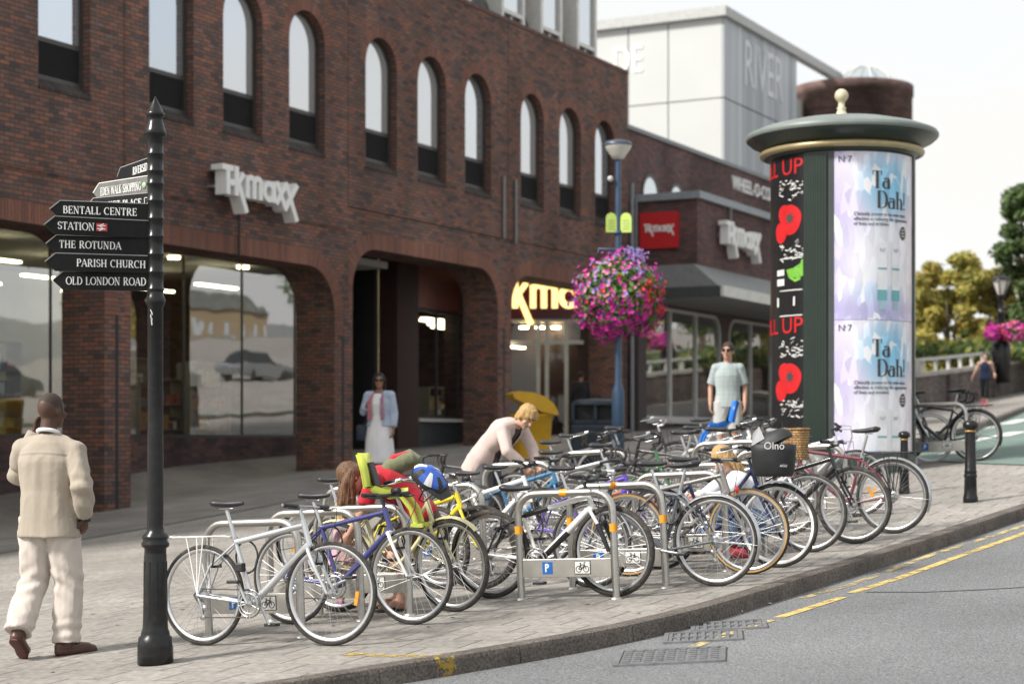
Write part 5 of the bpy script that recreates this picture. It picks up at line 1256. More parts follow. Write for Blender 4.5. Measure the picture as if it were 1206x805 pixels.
def frame_on_ground(p, ang, lean=0):
    h = Vector((math.cos(ang), math.sin(ang), 0)); gx, gy = gslope(p.x, p.y); h.z = gx * h.x + gy * h.y; h.normalize()
    s = Vector((0, 0, 1)).cross(h).normalized(); u = h.cross(s)
    m = Matrix(((h.x, s.x, u.x, p.x), (h.y, s.y, u.y, p.y), (h.z, s.z, u.z, p.z), (0, 0, 0, 1)))
    return m @ Matrix.Rotation(rad(lean), 4, 'X')
STANDG = 'steel cycle stands on the pavement'
def make_stand(n, d, label, tape=True, w_=.80, plate=True, h=.80):
    """right leg at (n,d), hoop running away from the kerb"""
    p = Q(n, d); m = frame_on_ground(p, math.atan2(-NV[1], -NV[0])); m = Matrix.Translation(p) @ m.to_3x3().to_4x4()
    o = empty('cycle_stand', (0, 0, 0), 0, label, 'cycle stand', STANDG); o.matrix_world = m
    r = .028; R = .15
    pts = [(0, 0, -.1), (0, 0, .1), (0, 0, h - R)] + [(R - R * math.cos(rad(a)), 0, h - R + R * math.sin(rad(a))) for a in range(15, 91, 15)] + [(w_ - R + R * math.sin(rad(a)), 0, h - R + R * math.cos(rad(a))) for a in range(0, 91, 15)] + [(w_, 0, .1), (w_, 0, -.1)]
    b = MB(); b.tube(pts, r, 14, False); b.build('hoop', M_STEEL, o)
    if tape:
        for q in (((0, 0, h - .30), (0, 0, h - .24)), ((w_ / 2 - .03, 0, h), (w_ / 2 + .03, 0, h)), ((w_, 0, h - .30), (w_, 0, h - .24))):
            b = MB(); b.tube(q, r + .0025, 14); b.build('amber_band', M_TAPE, o)
    for x in (0, w_): b = MB(); b.lathe([(r, .012), (.05, .010), (.05, -.03)], 16, (x, 0, 0)); b.build('foot_collar', M_PLATE, o)
    if plate:
        b = MB(); b.box(r, w_ - r, -.012, .012, .165, .305, .003); pl = b.build('plate', M_PLATE, o)
        for sd in (1,):
            # seen from the road side the hoop runs right to left, so flip x for the signs
            X = lambda x, z, e: (x, .0125 + e, z)
            c = MB(); cx, cz = w_ * .70, .238; c.box(cx - .042, cx + .042, .0125, .0155, cz - .045, cz + .045); sg = c.build('parking_sign', M_PBLUE, pl)
            c = MB(); stroke_quads(c, [('l', .30, 0, .30, 1, .2), ('a', .42, .73, .25, .19, 90, -90, .19), ('l', .30, .92, .42, .92, .19), ('l', .30, .54, .42, .54, .19)], .1, .1, .062, lambda x, z, e: (cx + .031 - x, .0157 + e, cz - .031 + z), .001); c.build('lettering', M_PWHITE, sg)
            c = MB(); cx2 = w_ * .33; c.box(cx2 - .067, cx2 + .067, .0125, .0152, cz - .05, cz + .05); sg = c.build('cycle_sign', M_PINK, pl)
            c = MB(); c.box(cx2 - .062, cx2 + .062, .0153, .0158, cz - .045, cz + .045); c.build('panel', M_PWHITE, sg)
            c = MB(); bike_icon(c, .115, lambda x, z, e: (cx2 - x, .0159 + e, cz - .012 + z)); c.build('cycle_symbol', M_PINK, sg)
    return o
STANDS = []
for n, d, tp, lab in [(13.38, -13.45, False, 'plain steel cycle stand that the silver hybrid bicycle leans on'), (13.36, -12.66, False, 'plain steel cycle stand behind the front wheel of the silver bicycle'),
                      (13.60, -12.38, False, 'plain steel cycle stand between the silver bicycle and the blue bicycle with white forks'), (12.99, -10.13, True, 'amber banded cycle stand beside the bright yellow bicycle'),
                      (14.90, -11.56, True, 'amber banded cycle stand with the blue P sign in clear view, nearest the kerb'), (15.04, -10.95, True, 'amber banded cycle stand just behind the front wheel of the white and black bicycle'),
                      (15.15, -9.94, False, 'steel cycle stand beside the bicycle with the silver mudguard and red reflector'), (15.1, -8.9, False, 'steel cycle stand under the black front bag'), (15.03, -7.28, False, 'steel cycle stand nearest the wicker basket'),
                      (15.21, -6.9, False, 'steel cycle stand beside the last bicycle before the bollards')]:
    make_stand(n, d, lab, tp)
for n, d, lab in [(12.0, -9.9, 'steel cycle stand in the back row behind the white and black bicycle'), (12.1, -8.7, 'steel cycle stand in the back row beside the purple blue frame'), (12.3, -7.4, 'steel cycle stand in the back row by the crouching blonde girl'), (12.5, -6.0, 'back row cycle stand under the blue child seat'),
                  (13.9, -5.6, 'steel cycle stand hidden between the bicycles before the advertising column')]:
    make_stand(n, d, lab, False)
make_stand(14.62, .25, 'lone steel cycle stand beyond the advertising column', False)

# ------------------------------------------------------------------ bicycles
RW = .345
def paint(c, rough=.28): return mat('frame_%.3f_%.3f_%.3f' % c, c, rough, 0, .05, 5, coat=.5, dirt=.04)
M_SPOKE = mat('spoke_steel', (.48, .48, .48), .5, .8, .05)
M_TAN = mat('tan_sidewall', (.42, .25, .09), .7, 0, .1)
M_RED = mat('red_reflector', (.55, .02, .015), .15, 0, .1, coat=.6)
M_AMB = mat('amber_reflector', (.75, .30, .02), .2)
M_CHAIN = mat('chain_steel', (.12, .11, .10), .5, .8, .3, 60)
M_WICK = brick_mat('wicker', .05, .022, .006, [(0, (.30, .17, .07)), (.5, (.40, .25, .11)), (1, (.48, .31, .15))], (.12, .07, .03), bump=.9, stain=.2, sscale=4)
BIKEG = 'bicycles parked at the cycle stands'
def wheel(parent, X, rim_c, tyre_c, tw=.018, nsp=28, wide=.011, hubr=.018, tan=False, cassette=False, Rw=RW):
    b = MB(); b.X = X; rr = Rw - tw * 1.55
    b.lathe([(rr, -wide), (rr - .004, -wide * 1.1), (rr - .022, -wide * .8), (rr - .026, 0), (rr - .022, wide * .8), (rr - .004, wide * 1.1), (rr, wide)], 48, (0, 0, 0), 'y'); w_ = b.build('wheel', rim_c, parent)
    b = MB(); b.X = X
    prof = [(Rw - tw * (1 - math.cos(rad(a))) - 0, tw * math.sin(rad(a)) * .95) for a in range(-115, 116, 23)]
    b.lathe(prof, 56, (0, 0, 0), 'y'); t = b.build('tyre', tyre_c, w_)
    if tan:
        for sg in (-1, 1):
            b = MB(); b.X = X; b.lathe([(Rw - tw * .75, sg * tw * .99), (Rw - tw * 1.5, sg * tw * .90)], 56, (0, 0, 0), 'y'); b.build('sidewall', M_TAN, w_)
    b = MB(); b.X = X
    for k in range(nsp):
        a = 2 * math.pi * (k + .25) / nsp; sd = 1 if k % 2 else -1; off = (.55 if (k // 2) % 2 else -.55)
        b.tube([(hubr * math.cos(a + off * 2), sd * .026, hubr * math.sin(a + off * 2)), ((rr - .02) * math.cos(a), sd * .003, (rr - .02) * math.sin(a))], .0014, 3, False)
    b.build('spokes', M_SPOKE, w_)
    b = MB(); b.X = X; b.lathe([(0, -.055), (.009, -.055), (.009, -.032), (.024, -.030), (.024, -.025), (.013, -.022), (.013, .022), (.024, .025), (.024, .030), (.009, .032), (.009, .055), (0, .055)], 14, (0, 0, 0), 'y')
    if cassette:
        for k in range(6): b.lathe([(.018, -.030 - .004 * k), (.052 - .005 * k, -.030 - .004 * k), (.052 - .005 * k, -.0315 - .004 * k), (.018, -.0315 - .004 * k)], 20, (0, 0, 0), 'y')
    b.build('hub', M_ALLOY, w_)
    if random.random() < .15:
        b = MB(); b.X = X; a = random.uniform(0, 6.28); c = Vector((rr * .62 * math.cos(a), 0, rr * .62 * math.sin(a))); t = Vector((-math.sin(a), 0, math.cos(a))); q = Vector((math.cos(a), 0, math.sin(a)))
        b.add([c + t * x + q * z + Vector((0, y, 0)) for x in (-.045, .045) for y in (-.008, .008) for z in (-.012, .012)], [(0, 1, 3, 2), (4, 6, 7, 5), (0, 4, 5, 1), (2, 3, 7, 6), (0, 2, 6, 4), (1, 5, 7, 3)]); b.build('spoke_reflector', M_AMB, w_)
    return w_
def bike(label, contact, which, ang, col, fork=None, style='hybrid', bars='flat', rim=None, tyre=None, tan=False, tw=.018, guard=None, rack=None, light=False, steer=0, lean=0, saddle=None, col2=None, basket=None, crank=40, wb=1.04, reflector=False, susp=False, scale=1.0, bell=False, seat_h=.0, fat=.0175, name='bicycle', nsp=28, group=BIKEG, lock=None):
    """contact: ground point under the front ('f') or rear ('r') wheel; ang: heading in degrees"""
    h = Vector((math.cos(rad(ang)), math.sin(rad(ang)))); c = Vector((contact[0], contact[1]))
    if which == 'f': c = c - h * wb * scale
    p = Vector((c.x, c.y, gz(c.x, c.y))); q = Vector((c.x + h.x * wb * scale, c.y + h.y * wb * scale, 0)); q.z = gz(q.x, q.y)
    hv = (q - p).normalized(); s = Vector((0, 0, 1)).cross(hv).normalized(); u = hv.cross(s)
    M = Matrix(((hv.x, s.x, u.x, p.x), (hv.y, s.y, u.y, p.y), (hv.z, s.z, u.z, p.z), (0, 0, 0, 1))) @ Matrix.Rotation(rad(lean), 4, 'X') @ Matrix.Scale(scale, 4)
    root = empty(name, (0, 0, 0), 0, label, 'bicycle', group); root.matrix_world = M
    fork = fork or col; rim = rim or M_ALLOY; tyre = tyre or M_RUBBER; saddle = saddle or M_LEATH
    bb = Vector((.42, 0, .285)); stp = Vector((.275, 0, .73)); ht = Vector((.835, 0, .835)); hb = Vector((.885, 0, .665)); ax = Vector((wb, 0, RW)); ra = Vector((0, 0, RW))
    if style == 'mtb': stp = Vector((.285, 0, .66)); ht = Vector((.845, 0, .80)); hb = Vector((.885, 0, .675))
    tt = stp + (bb - stp).normalized() * .03
    r1 = .021 if style == 'mtb' else fat
    b = MB(); b.tube([bb, stp], .0155, 10); b.tube([ht, hb], .020, 10)
    dn = (hb - ht).normalized()
    if style == 'step':
        b.tube([bb + Vector((0, 0, .10)) + (stp - bb) * .18, bb.lerp(hb, .55) + Vector((0, 0, .10)), hb - dn * .06], .016, 10); b.tube([bb, bb.lerp(hb, .5) + Vector((0, 0, -.01)), hb - dn * .01], .018, 10)
    elif style == 'curve':
        a_, c_ = bb, hb - dn * .02; b.tube([a_.lerp(c_, k / 8) + Vector((0, 0, -.06 * math.sin(math.pi * k / 8))) for k in range(9)], .0185, 10)
        a_, c_ = bb.lerp(stp, .45), ht + dn * .03; b.tube([a_.lerp(c_, k / 8) + Vector((0, 0, -.09 * math.sin(math.pi * k / 8))) for k in range(9)], .016, 10)
    else:
        b.tube([tt, ht + dn * .035], r1, 10); b.tube([bb, hb - dn * .012], r1 * 1.3, 10)
    for sy in (-1, 1):
        b.tube([tt + Vector((0, sy * .012, -.01)), Vector((.10, sy * .048, RW + .20)), ra + Vector((0, sy * .062, .0))], .0085, 8)
        b.tube([bb + Vector((-.02, sy * .022, 0)), Vector((.30, sy * .035, .30)), ra + Vector((0, sy * .062, 0))], .0095, 8)
    b.lathe([(.022, -.036), (.022, .036)], 14, tuple(bb), 'y')
    fm = col
    if col2 is not None:
        o = b.build('frame', fm, root); b = MB(); b.tube([bb.lerp(hb, .02), bb.lerp(hb, .55)], r1 * 1.34, 10); b.tube([tt.lerp(ht, .0), tt.lerp(ht, .4) + dn * .015], r1 * 1.04, 10)
        for sy in (-1, 1): b.tube([tt + Vector((0, sy * .012, -.01)), Vector((.10, sy * .048, RW + .20)), ra + Vector((0, sy * .062, .0))], .0092, 8)
        b.build('frame_panel', col2, o)
    else: o = b.build('frame', fm, root)
    # steering assembly turns about the head tube
    S = Matrix.Translation(hb) @ Matrix.Rotation(rad(steer), 4, dn * -1) @ Matrix.Translation(-hb)
    f = MB(); f.X = S
    for sy in (-1, 1):
        if susp:
            f.tube([hb + Vector((.01, sy * .062, -.02)), hb.lerp(ax, .40) + Vector((.012, sy * .062, 0))], .0145, 10)
        else: f.tube([hb + dn * .01 + Vector((0, sy * .03, -.005)), hb + dn * .04 + Vector((.004, sy * .052, 0)), hb.lerp(ax, .55) + Vector((-.008, sy * .054, 0)), ax + Vector((0, sy * .056, 0))], [.015, .0145, .012, .009], 8)
    f.tube([hb + dn * .015 + Vector((0, -.055, 0)), hb + dn * .01, hb + dn * .015 + Vector((0, .055, 0))], .017, 8)
    fo = f.build('fork', fork, root)
    if susp:
        f = MB(); f.X = S
        for sy in (-1, 1): f.tube([hb.lerp(ax, .36) + Vector((.012, sy * .062, 0)), ax + Vector((-.006, sy * .060, 0))], [.021, .016], 10)
        f.tube([hb.lerp(ax, .42) + Vector((.012, -.062, 0)), hb.lerp(ax, .30) + Vector((.06, 0, 0)), hb.lerp(ax, .42) + Vector((.012, .062, 0))], .011, 8); f.build('fork_slider', M_BPLAS, fo)
    Xf = S @ Matrix.Translation(ax) @ Matrix.Rotation(random.uniform(0, 6), 4, 'Y'); Xr = Matrix.Translation(ra) @ Matrix.Rotation(random.uniform(0, 6), 4, 'Y')
    wheel(root, Xf, rim, tyre, tw, nsp, tan=tan); wheel(root, Xr, rim, tyre, tw, nsp + 4, tan=tan, cassette=True)
    # brakes
    for X_, at in ((S, hb.lerp(ax, .30) + Vector((.02, 0, 0))), (Matrix(), Vector((.115, 0, RW + .22)))):
        k = MB(); k.X = X_
        for sy in (-1, 1): k.tube([at + Vector((.0, sy * .045, -.03)), at + Vector((.015, sy * .05, .02)), at + Vector((.01, sy * .035, .06))], .007, 6); k.box(at.x - .03, at.x + .025, sy * .026 - .006, sy * .026 + .006, at.z - .035, at.z - .018)
        k.tube([at + Vector((.01, -.035, .06)), at + Vector((.01, .035, .065))], .0035, 5); k.build('brake', M_BPLAS, root)
    # bars
    st = ht - dn * .075; fw = Vector((.07, 0, .012)); g = MB(); g.X = S
    g.tube([ht - dn * -.0, st], .0145, 8); g.tube([st, st + fw], .014, 8)
    c0 = st + fw
    grips = []
    if bars == 'drop':
        for sy in (-1, 1):
            pts = [c0, c0 + Vector((0, sy * .17, 0)), c0 + Vector((.03, sy * .205, 0)), c0 + Vector((.085, sy * .21, -.015)), c0 + Vector((.10, sy * .212, -.06)), c0 + Vector((.07, sy * .214, -.125)), c0 + Vector((-.03, sy * .216, -.14))]; g.tube(pts, .0125, 8); grips.append((pts[1:], .0155))
    elif bars == 'swept':
        for sy in (-1, 1):
            pts = [c0, c0 + Vector((.02, sy * .10, .05)), c0 + Vector((-.02, sy * .24, .075)), c0 + Vector((-.10, sy * .285, .07)), c0 + Vector((-.19, sy * .30, .055))]; g.tube(pts, .0115, 8); grips.append(([pts[-2] * .4 + pts[-1] * .6, pts[-1] + (pts[-1] - pts[-2]) * .12], .017)); grips[-1] = ([pts[-2], pts[-1]], .017)
    else:
        rise = .03 if style == 'mtb' else .0
        for sy in (-1, 1):
            pts = [c0, c0 + Vector((0, sy * .07, 0)), c0 + Vector((-.005, sy * .13, rise)), c0 + Vector((-.03, sy * .30, rise + .008))]; g.tube(pts, .0118, 8); grips.append(([pts[2].lerp(pts[3], .38), pts[3]], .0165))
    ho = g.build('handlebar', random.choice([M_ALLOY, M_BPLAS, M_BPLAS]), root)
    for pts, r in grips:
        g = MB(); g.X = S; g.tube(pts, r, 10); g.build('grip', M_BPLAS, ho)
    for sy in (-1, 1):
        lv = MB(); lv.X = S
        if bars == 'drop': a = c0 + Vector((.095, sy * .21, -.02)); lv.tube([a, a + Vector((.03, 0, .03)), a + Vector((.045, sy * .004, -.03)), a + Vector((.03, sy * .01, -.10))], [.013, .011, .006, .005], 6)
        else:
            a = grips[0 if sy < 0 else 1][0][0]; e = grips[0 if sy < 0 else 1][0][-1]; t = (e - a).normalized(); o_ = Vector((.045, 0, -.02)) if bars != 'swept' else Vector((0, sy * .05, -.02))
            lv.tube([a - t * .03, a - t * .02 + o_ * .8, a + t * .04 + o_, a + t * .11 + o_ * .9], [.011, .008, .006, .0055], 6); lv.tube([a - t * .05, a - t * .01], .018, 8)
        lv.build('brake_lever', M_BPLAS if bars != 'swept' else M_ALLOY, root)
    cb = MB(); cb.X = S
    for sy in (-1, 1):
        a = (grips[0 if sy < 0 else 1][0][0]); m_ = a.lerp(hb, .45) + Vector((.14, sy * .02, .02)); cb.tube([a + Vector((.02, 0, 0)), a.lerp(m_, .5) + Vector((.06, 0, .04)), m_, hb + Vector((.06, sy * .03, -.02 if sy < 0 else -.06))], .0028, 5)
    cb.build('cable', M_BPLAS, root)
    if light:
        g = MB(); g.X = S; g.lathe([(0, -.03), (.02, -.03), (.026, .03), (.022, .035), (0, .036)], 12, tuple(c0 + Vector((.02, .05, .03))), 'x'); g.build('lamp', M_BPLAS, root)
    if bell:
        g = MB(); g.X = S; g.ell(tuple(c0 + Vector((0, .09, .025))), (.024, .024, .018), 12, 8); g.build('bell', M_CHROME, root)
    # seat
    sp = stp + (stp - bb).normalized() * (.15 + seat_h)
    g = MB(); g.tube([stp - (stp - bb).normalized() * .02, sp], .0135, 10); g.tube([sp + Vector((-.05, .02, .012)), sp + Vector((.06, .012, .012))], .004, 6); g.tube([sp + Vector((-.05, -.02, .012)), sp + Vector((.06, -.012, .012))], .004, 6); g.lathe([(.02, -.02), (.02, .01)], 10, tuple(stp)); sob = g.build('seat_post', M_ALLOY, root)
    g = MB(); wide = .078 if style in ('step', 'curve') else .068
    secs = []
    for k in range(9):
        t = k / 8; x = -.125 + .265 * t; wd = wide * (1 - t) ** 1.3 + .017 if t > .12 else wide * (.55 + t * 3.2); wd = min(wd, wide); hh = .030 * (1 - .45 * t) if 0 < k < 8 else .012
        secs.append((sp + Vector((x, 0, .045 + .012 * (1 - t) ** 2 - .006 * math.sin(math.pi * t))), wd if 0 < k < 8 else wd * .6, hh))
    g.loft(secs, (0, 1, 0), 18); g.build('saddle', saddle, root)
    # drivetrain on the right-hand side (local -y)
    g = MB(); ring = [(.088, -.046), (.098, -.046), (.098, -.049), (.088, -.049), (.088, -.046)]; g.lathe(ring, 40, tuple(bb), 'y'); g.lathe([(.062, -.054), (.074, -.054), (.074, -.057), (.062, -.057), (.062, -.054)], 32, tuple(bb), 'y')
    for k in range(5):
        a = rad(crank + 72 * k); g.tube([bb + Vector((.015 * math.cos(a), -.052, .015 * math.sin(a))), bb + Vector((.09 * math.cos(a), -.05, .09 * math.sin(a)))], .006, 5)
    g.lathe([(0, -.07), (.018, -.07), (.018, .06), (0, .06)], 12, tuple(bb), 'y'); cs = g.build('crankset', M_ALLOY, root)
    for sg, y in ((1, -.072), (-1, .066)):
        a = rad(crank); e = bb + Vector((sg * .17 * math.cos(a), y, sg * .17 * math.sin(a))); g = MB(); g.tube([bb + Vector((0, y, 0)), e], [.012, .009], 8); g.build('crank_arm', M_ALLOY, cs)
        sy = -1 if y < 0 else 1; g = MB(); g.box(e.x - .048, e.x + .048, e.y + sy * .03 - .03, e.y + sy * .03 + .03, e.z - .011, e.z + .011, .005); g.build('pedal', M_BPLAS, root)
    g = MB(); top0, top1 = bb + Vector((.0, -.0475, .093)), ra + Vector((0, -.0475, .045)); low0, low1 = bb + Vector((0, -.0475, -.093)), Vector((.03, -.0475, RW - .15))
    g.tube([top0, top1], .0045, 4); g.tube([low0, low1], .0045, 4); g.tube([bb + Vector((.093 * math.sin(rad(a)), -.0475, .093 * math.cos(rad(a)))) for a in range(0, 181, 20)], .0045, 4, False); g.tube([top1, ra + Vector((-.045, -.0475, 0)), ra + Vector((-.01, -.0475, -.045)), Vector((.045, -.0475, RW - .09)), low1], .0045, 4, False); g.build('chain', M_CHAIN, root)
    g = MB(); g.tube([ra + Vector((0, -.055, -.02)), ra + Vector((.02, -.055, -.06)), Vector((.03, -.0475, RW - .15))], .010, 6)
    for q in (Vector((.045, -.0475, RW - .085)), low1): g.lathe([(0, -.006), (.02, -.006), (.02, .006), (0, .006)], 12, tuple(q), 'y')
    g.build('derailleur', M_ALLOY, root)
    # extras
    if guard:
        for X_, cx, a0, a1 in ((S, ax, 70, 195), (Matrix(), ra, 20, 205)):
            g = MB(); g.X = X_; n = 20; vs = []
            for i in range(n + 1):
                a = rad(a0 + (a1 - a0) * i / n) if cx is ra else rad(180 - (a0 + (a1 - a0) * i / n) + 60)
                R = RW + .018
                for y, dr in ((-.026, -.014), (-.016, .0), (0, .004), (.016, 0), (.026, -.014)): vs.append(cx + Vector(((R + dr) * math.cos(a), y, (R + dr) * math.sin(a))))
            g.add(vs, [(i * 5 + k, i * 5 + k + 1, i * 5 + k + 6, i * 5 + k + 5) for i in range(n) for k in range(4)], True)
            for i in (3, n - 2):
                for sy in (-1, 1): g.tube([cx + Vector((0, sy * .055, 0)), vs[i * 5 + (0 if sy < 0 else 4)]], .0028, 5)
            g.build('mudguard', guard, root)
    if rack:
        g = MB(); zr = RW + RW + .055
        for sy in (-1, 1):
            g.tube([(.16, sy * .045, zr), (-.20, sy * .06, zr), (-.24, sy * .045, zr + .005)], .0055, 6)
            for x in (-.10, .0, .06): g.tube([(x * .9, sy * .058, zr), (0, sy * .066, RW)], .0045, 6)
        g.tube([(-.24, -.045, zr + .005), (-.245, 0, zr + .01), (-.24, .045, zr + .005)], .0055, 6); g.tube([(.16, -.045, zr), (.24, -.012, zr - .01), (.24, .012, zr - .01), (.16, .045, zr)], .005, 6)
        for y in (-.02, .02): g.tube([(.15, y, zr), (-.23, y, zr)], .004, 5)
        for x in (.08, -.05, -.17): g.tube([(x, -.055, zr), (x, .055, zr)], .004, 5)
        g.build('rack', rack, root)
    if reflector:
        g = MB(); g.lathe([(0, -.012), (.03, -.012), (.034, 0), (0, .002)], 14, (-.19, 0, RW + .385 if not rack else RW + .37), 'x'); g.build('rear_reflector', M_RED, root)
    if lock:
        g = MB(); c = stp.lerp(bb, .25); g.tube([c + Vector((.04 + .09 * math.cos(rad(a)), .03, -.02 + .11 * math.sin(rad(a)))) for a in range(0, 360, 20)], .007, 6, closed=True); g.build('cable_lock', lock, root)
    if basket == 'wire':
        g = MB(); g.X = S; c = c0 + Vector((.10, 0, -.10))
        for z, w_, l_ in ((.10, .18, .13), (.03, .165, .12), (-.04, .15, .11), (-.12, .14, .10)): g.tube([c + Vector((l_ * x, w_ * y, z)) for x, y in ((-1, -1), (1, -1), (1, 1), (-1, 1))], .004, 5, closed=True)
        for i in range(9):
            for x, y in ((1, -1 + i / 4), (-1, -1 + i / 4)): g.tube([c + Vector((.13 * x, .18 * y, .10)), c + Vector((.10 * x, .14 * y, -.12)), c + Vector((0, .14 * y, -.12))], .0025, 4)
        g.build('wire_basket', M_BPLAS, root)
    root['_steer'] = 0; del root['_steer']
    return root, M, S, c0, sp
HN = -28.1
W_ = paint
silver = mat('frame_silver', (.60, .62, .64), .3, .55, .05, 6, coat=.3)
white = paint((.78, .78, .76)); blackp = paint((.015, .016, .018)); blue = paint((.045, .05, .19)); cream = paint((.66, .62, .36)); yellow = paint((.72, .58, .02)); navy = paint((.02, .03, .10)); purple = paint((.10, .05, .38)); greyf = paint((.10, .11, .13)); redf = paint((.35, .03, .03)); cyan = paint((.03, .16, .32)); green = paint((.05, .15, .06)); maroon = paint((.16, .03, .05))
B1 = bike('silver hybrid bicycle with rear rack leaning beside the fingerpost', G(391, 760), 'f', -27, silver, fork=silver, rack=M_WHITE, seat_h=.05, crank=118, lock=M_BPLAS, steer=4, lean=-2, light=False, fat=.020)
k = MB(); k.box(.33, .39, -.085, -.035, .50, .56, .008); k.build('lock_bracket', M_BPLAS, B1[0])
B2 = bike('blue hybrid bicycle with a pale silver front fork next to the silver bicycle', G(487, 735), 'f', -29, blue, fork=white, tw=.017, seat_h=.02, lock=M_BPLAS, crank=20, light=True)
B3 = bike('cream step-through bicycle with cream front mudguard next to the woman in red', G(535, 720), 'f', -30, cream, fork=cream, style='curve', bars='swept', guard=cream, tw=.021, steer=-6, seat_h=.0)
B5 = bike('white and black mountain bicycle parked behind the amber banded stand nearest the kerb', G(725, 702.5), 'f', -26.5, white, fork=white, col2=blackp, style='mtb', susp=True, tw=.026, rim=M_ALLOY, lock=M_BPLAS, crank=-75, steer=-3)
B6 = bike('bright yellow mountain bicycle half hidden behind the cream bicycle', G(566, 694), 'f', -30, yellow, fork=yellow, style='mtb', tw=.026, steer=14, rim=M_BPLAS, light=True)
B7 = bike('grey bicycle seen from the back with silver mudguards and a red rear reflector', G(845, 690), 'r', 153, greyf, fork=greyf, guard=M_ALLOY, bars='flat', reflector=True, seat_h=.02, crank=10, lock=M_BPLAS)
B8 = bike('brown grey bicycle with tan walled tyres between the grey and the navy bicycle', G(884, 676), 'f', -27, paint((.20, .19, .18)), tan=True, tw=.02, bars='flat', seat_h=.0)
B9 = bike('navy step-through bicycle with white rims and a black bag on the handlebar', G(918, 668), 'f', -28, navy, style='curve', bars='swept', rim=M_WHITE, guard=M_ALLOY, tw=.02)
B10 = bike('pale grey bicycle behind the navy step-through bicycle', G(955, 650), 'f', -28, silver, bars='flat', tw=.018, seat_h=.02)
B11 = bike('black bicycle with thick tyres beside the stand near the wicker basket', G(1008, 640), 'f', -28, blackp, style='mtb', tw=.024, susp=False)
B12 = bike('dark bicycle with silver mudguards and black wire rack, last before the bollards', G(1053, 628), 'r', 152, maroon, guard=M_ALLOY, rack=M_BPLAS, tw=.02, seat_h=.05, reflector=False, crank=70, bars='flat')
# second row, nearer the shops
def back(n, d): q = Q(n, d); return (q.x, q.y)
bike('white mountain bicycle in the back row in front of the woman in the cardigan', back(13.1, -9.2), 'f', -31, white, style='mtb', susp=True, tw=.025, steer=10, light=True)
bike('cyan blue bicycle in the back row behind the white mountain bicycle', back(13.0, -8.4), 'f', -27, cyan, style='mtb', tw=.022, steer=-8)
bike('black bicycle with wire front basket beside the woman in the cardigan', back(12.4, -10.3), 'f', -24, blackp, bars='swept', style='step', basket='wire', guard=M_BPLAS)
bike('silver bicycle with drop handlebar in the back row', back(13.2, -7.6), 'f', -28, silver, bars='drop', steer=6)
bike('purple framed bicycle in the back row left of the grey bicycle', back(14.3, -9.6), 'f', -30, purple, style='mtb', tw=.02, seat_h=.03)
bike('dark green bicycle in the back row behind the purple bicycle', back(13.4, -6.8), 'f', -25, green, bars='swept', style='step', steer=12)
bike('black road bicycle in the back row near the crouching blonde girl', back(13.5, -6.1), 'r', 150, blackp, bars='flat', reflector=True, seat_h=.05)
bike('white hybrid bicycle in the back row below the man in the checked shirt', back(13.6, -5.2), 'f', -30, white, bars='flat', steer=-10, light=True)
bike('grey bicycle in the back row just left of the advertising column', back(13.4, -4.3), 'f', -27, greyf, bars='flat', steer=14)
bike('black bicycle in the back row carrying the blue child seat', back(12.2, -5.6), 'f', -26, blackp, bars='swept', guard=M_BPLAS, rack=M_BPLAS)
bike('pale grey mountain bicycle hidden behind the yellow bicycle', back(13.0, -10.9), 'f', -29, silver, style='mtb', tw=.024, steer=-12)
bike('grey bicycle with pale saddle between the two stands near the bollards', back(15.0, -5.9), 'f', -28, silver, bars='flat', steer=18, saddle=mat('grey_saddle', (.25, .25, .25), .5))
bike('black bicycle in the back row facing the shops, beside the litter bin', back(11.6, -6.9), 'r', 155, blackp, bars='drop', seat_h=.06)
bike('orange red bicycle low behind the grey bicycle with mudguards', back(13.9, -8.3), 'f', -28, paint((.42, .08, .03)), style='mtb', tw=.024, scale=.8)
bike('black bicycle in the back row close to the left side of the advertising column', back(11.9, -3.2), 'f', -25, blackp, bars='swept', style='step', guard=M_BPLAS, steer=8)
bike('dark grey bicycle in the back row just beyond the blue child seat', back(11.8, -4.4), 'f', -30, greyf, bars='flat', steer=-12, light=True)
bike('white bicycle in the back row under the column poster', back(12.8, -2.6), 'f', -27, white, bars='drop', steer=5)
bike('black bicycle with chrome bars in the back row behind the wicker basket', back(13.9, -4.9), 'f', -29, blackp, bars='swept', rack=M_BPLAS)
# beyond the column
bike('black bicycle with long black mudguard at the lone stand beyond the column', G(1150, 543), 'r', 152, blackp, guard=M_BPLAS, bars='flat', seat_h=.05, rack=M_BPLAS)
bike('silver bicycle with white tyres at the lone stand beyond the column', G(1096, 545), 'f', -26, silver, bars='flat', tyre=mat('pale_tyre', (.50, .50, .48), .7), steer=10)
bike('grey bicycle in the middle of the lone stand beyond the column', back(14.6, .9), 'f', -28, greyf, bars='drop', seat_h=.04)

# things carried on the bicycles --------------------------------------------------------------------
def world_at(Bk, v): return Bk[1] @ Bk[2] @ v
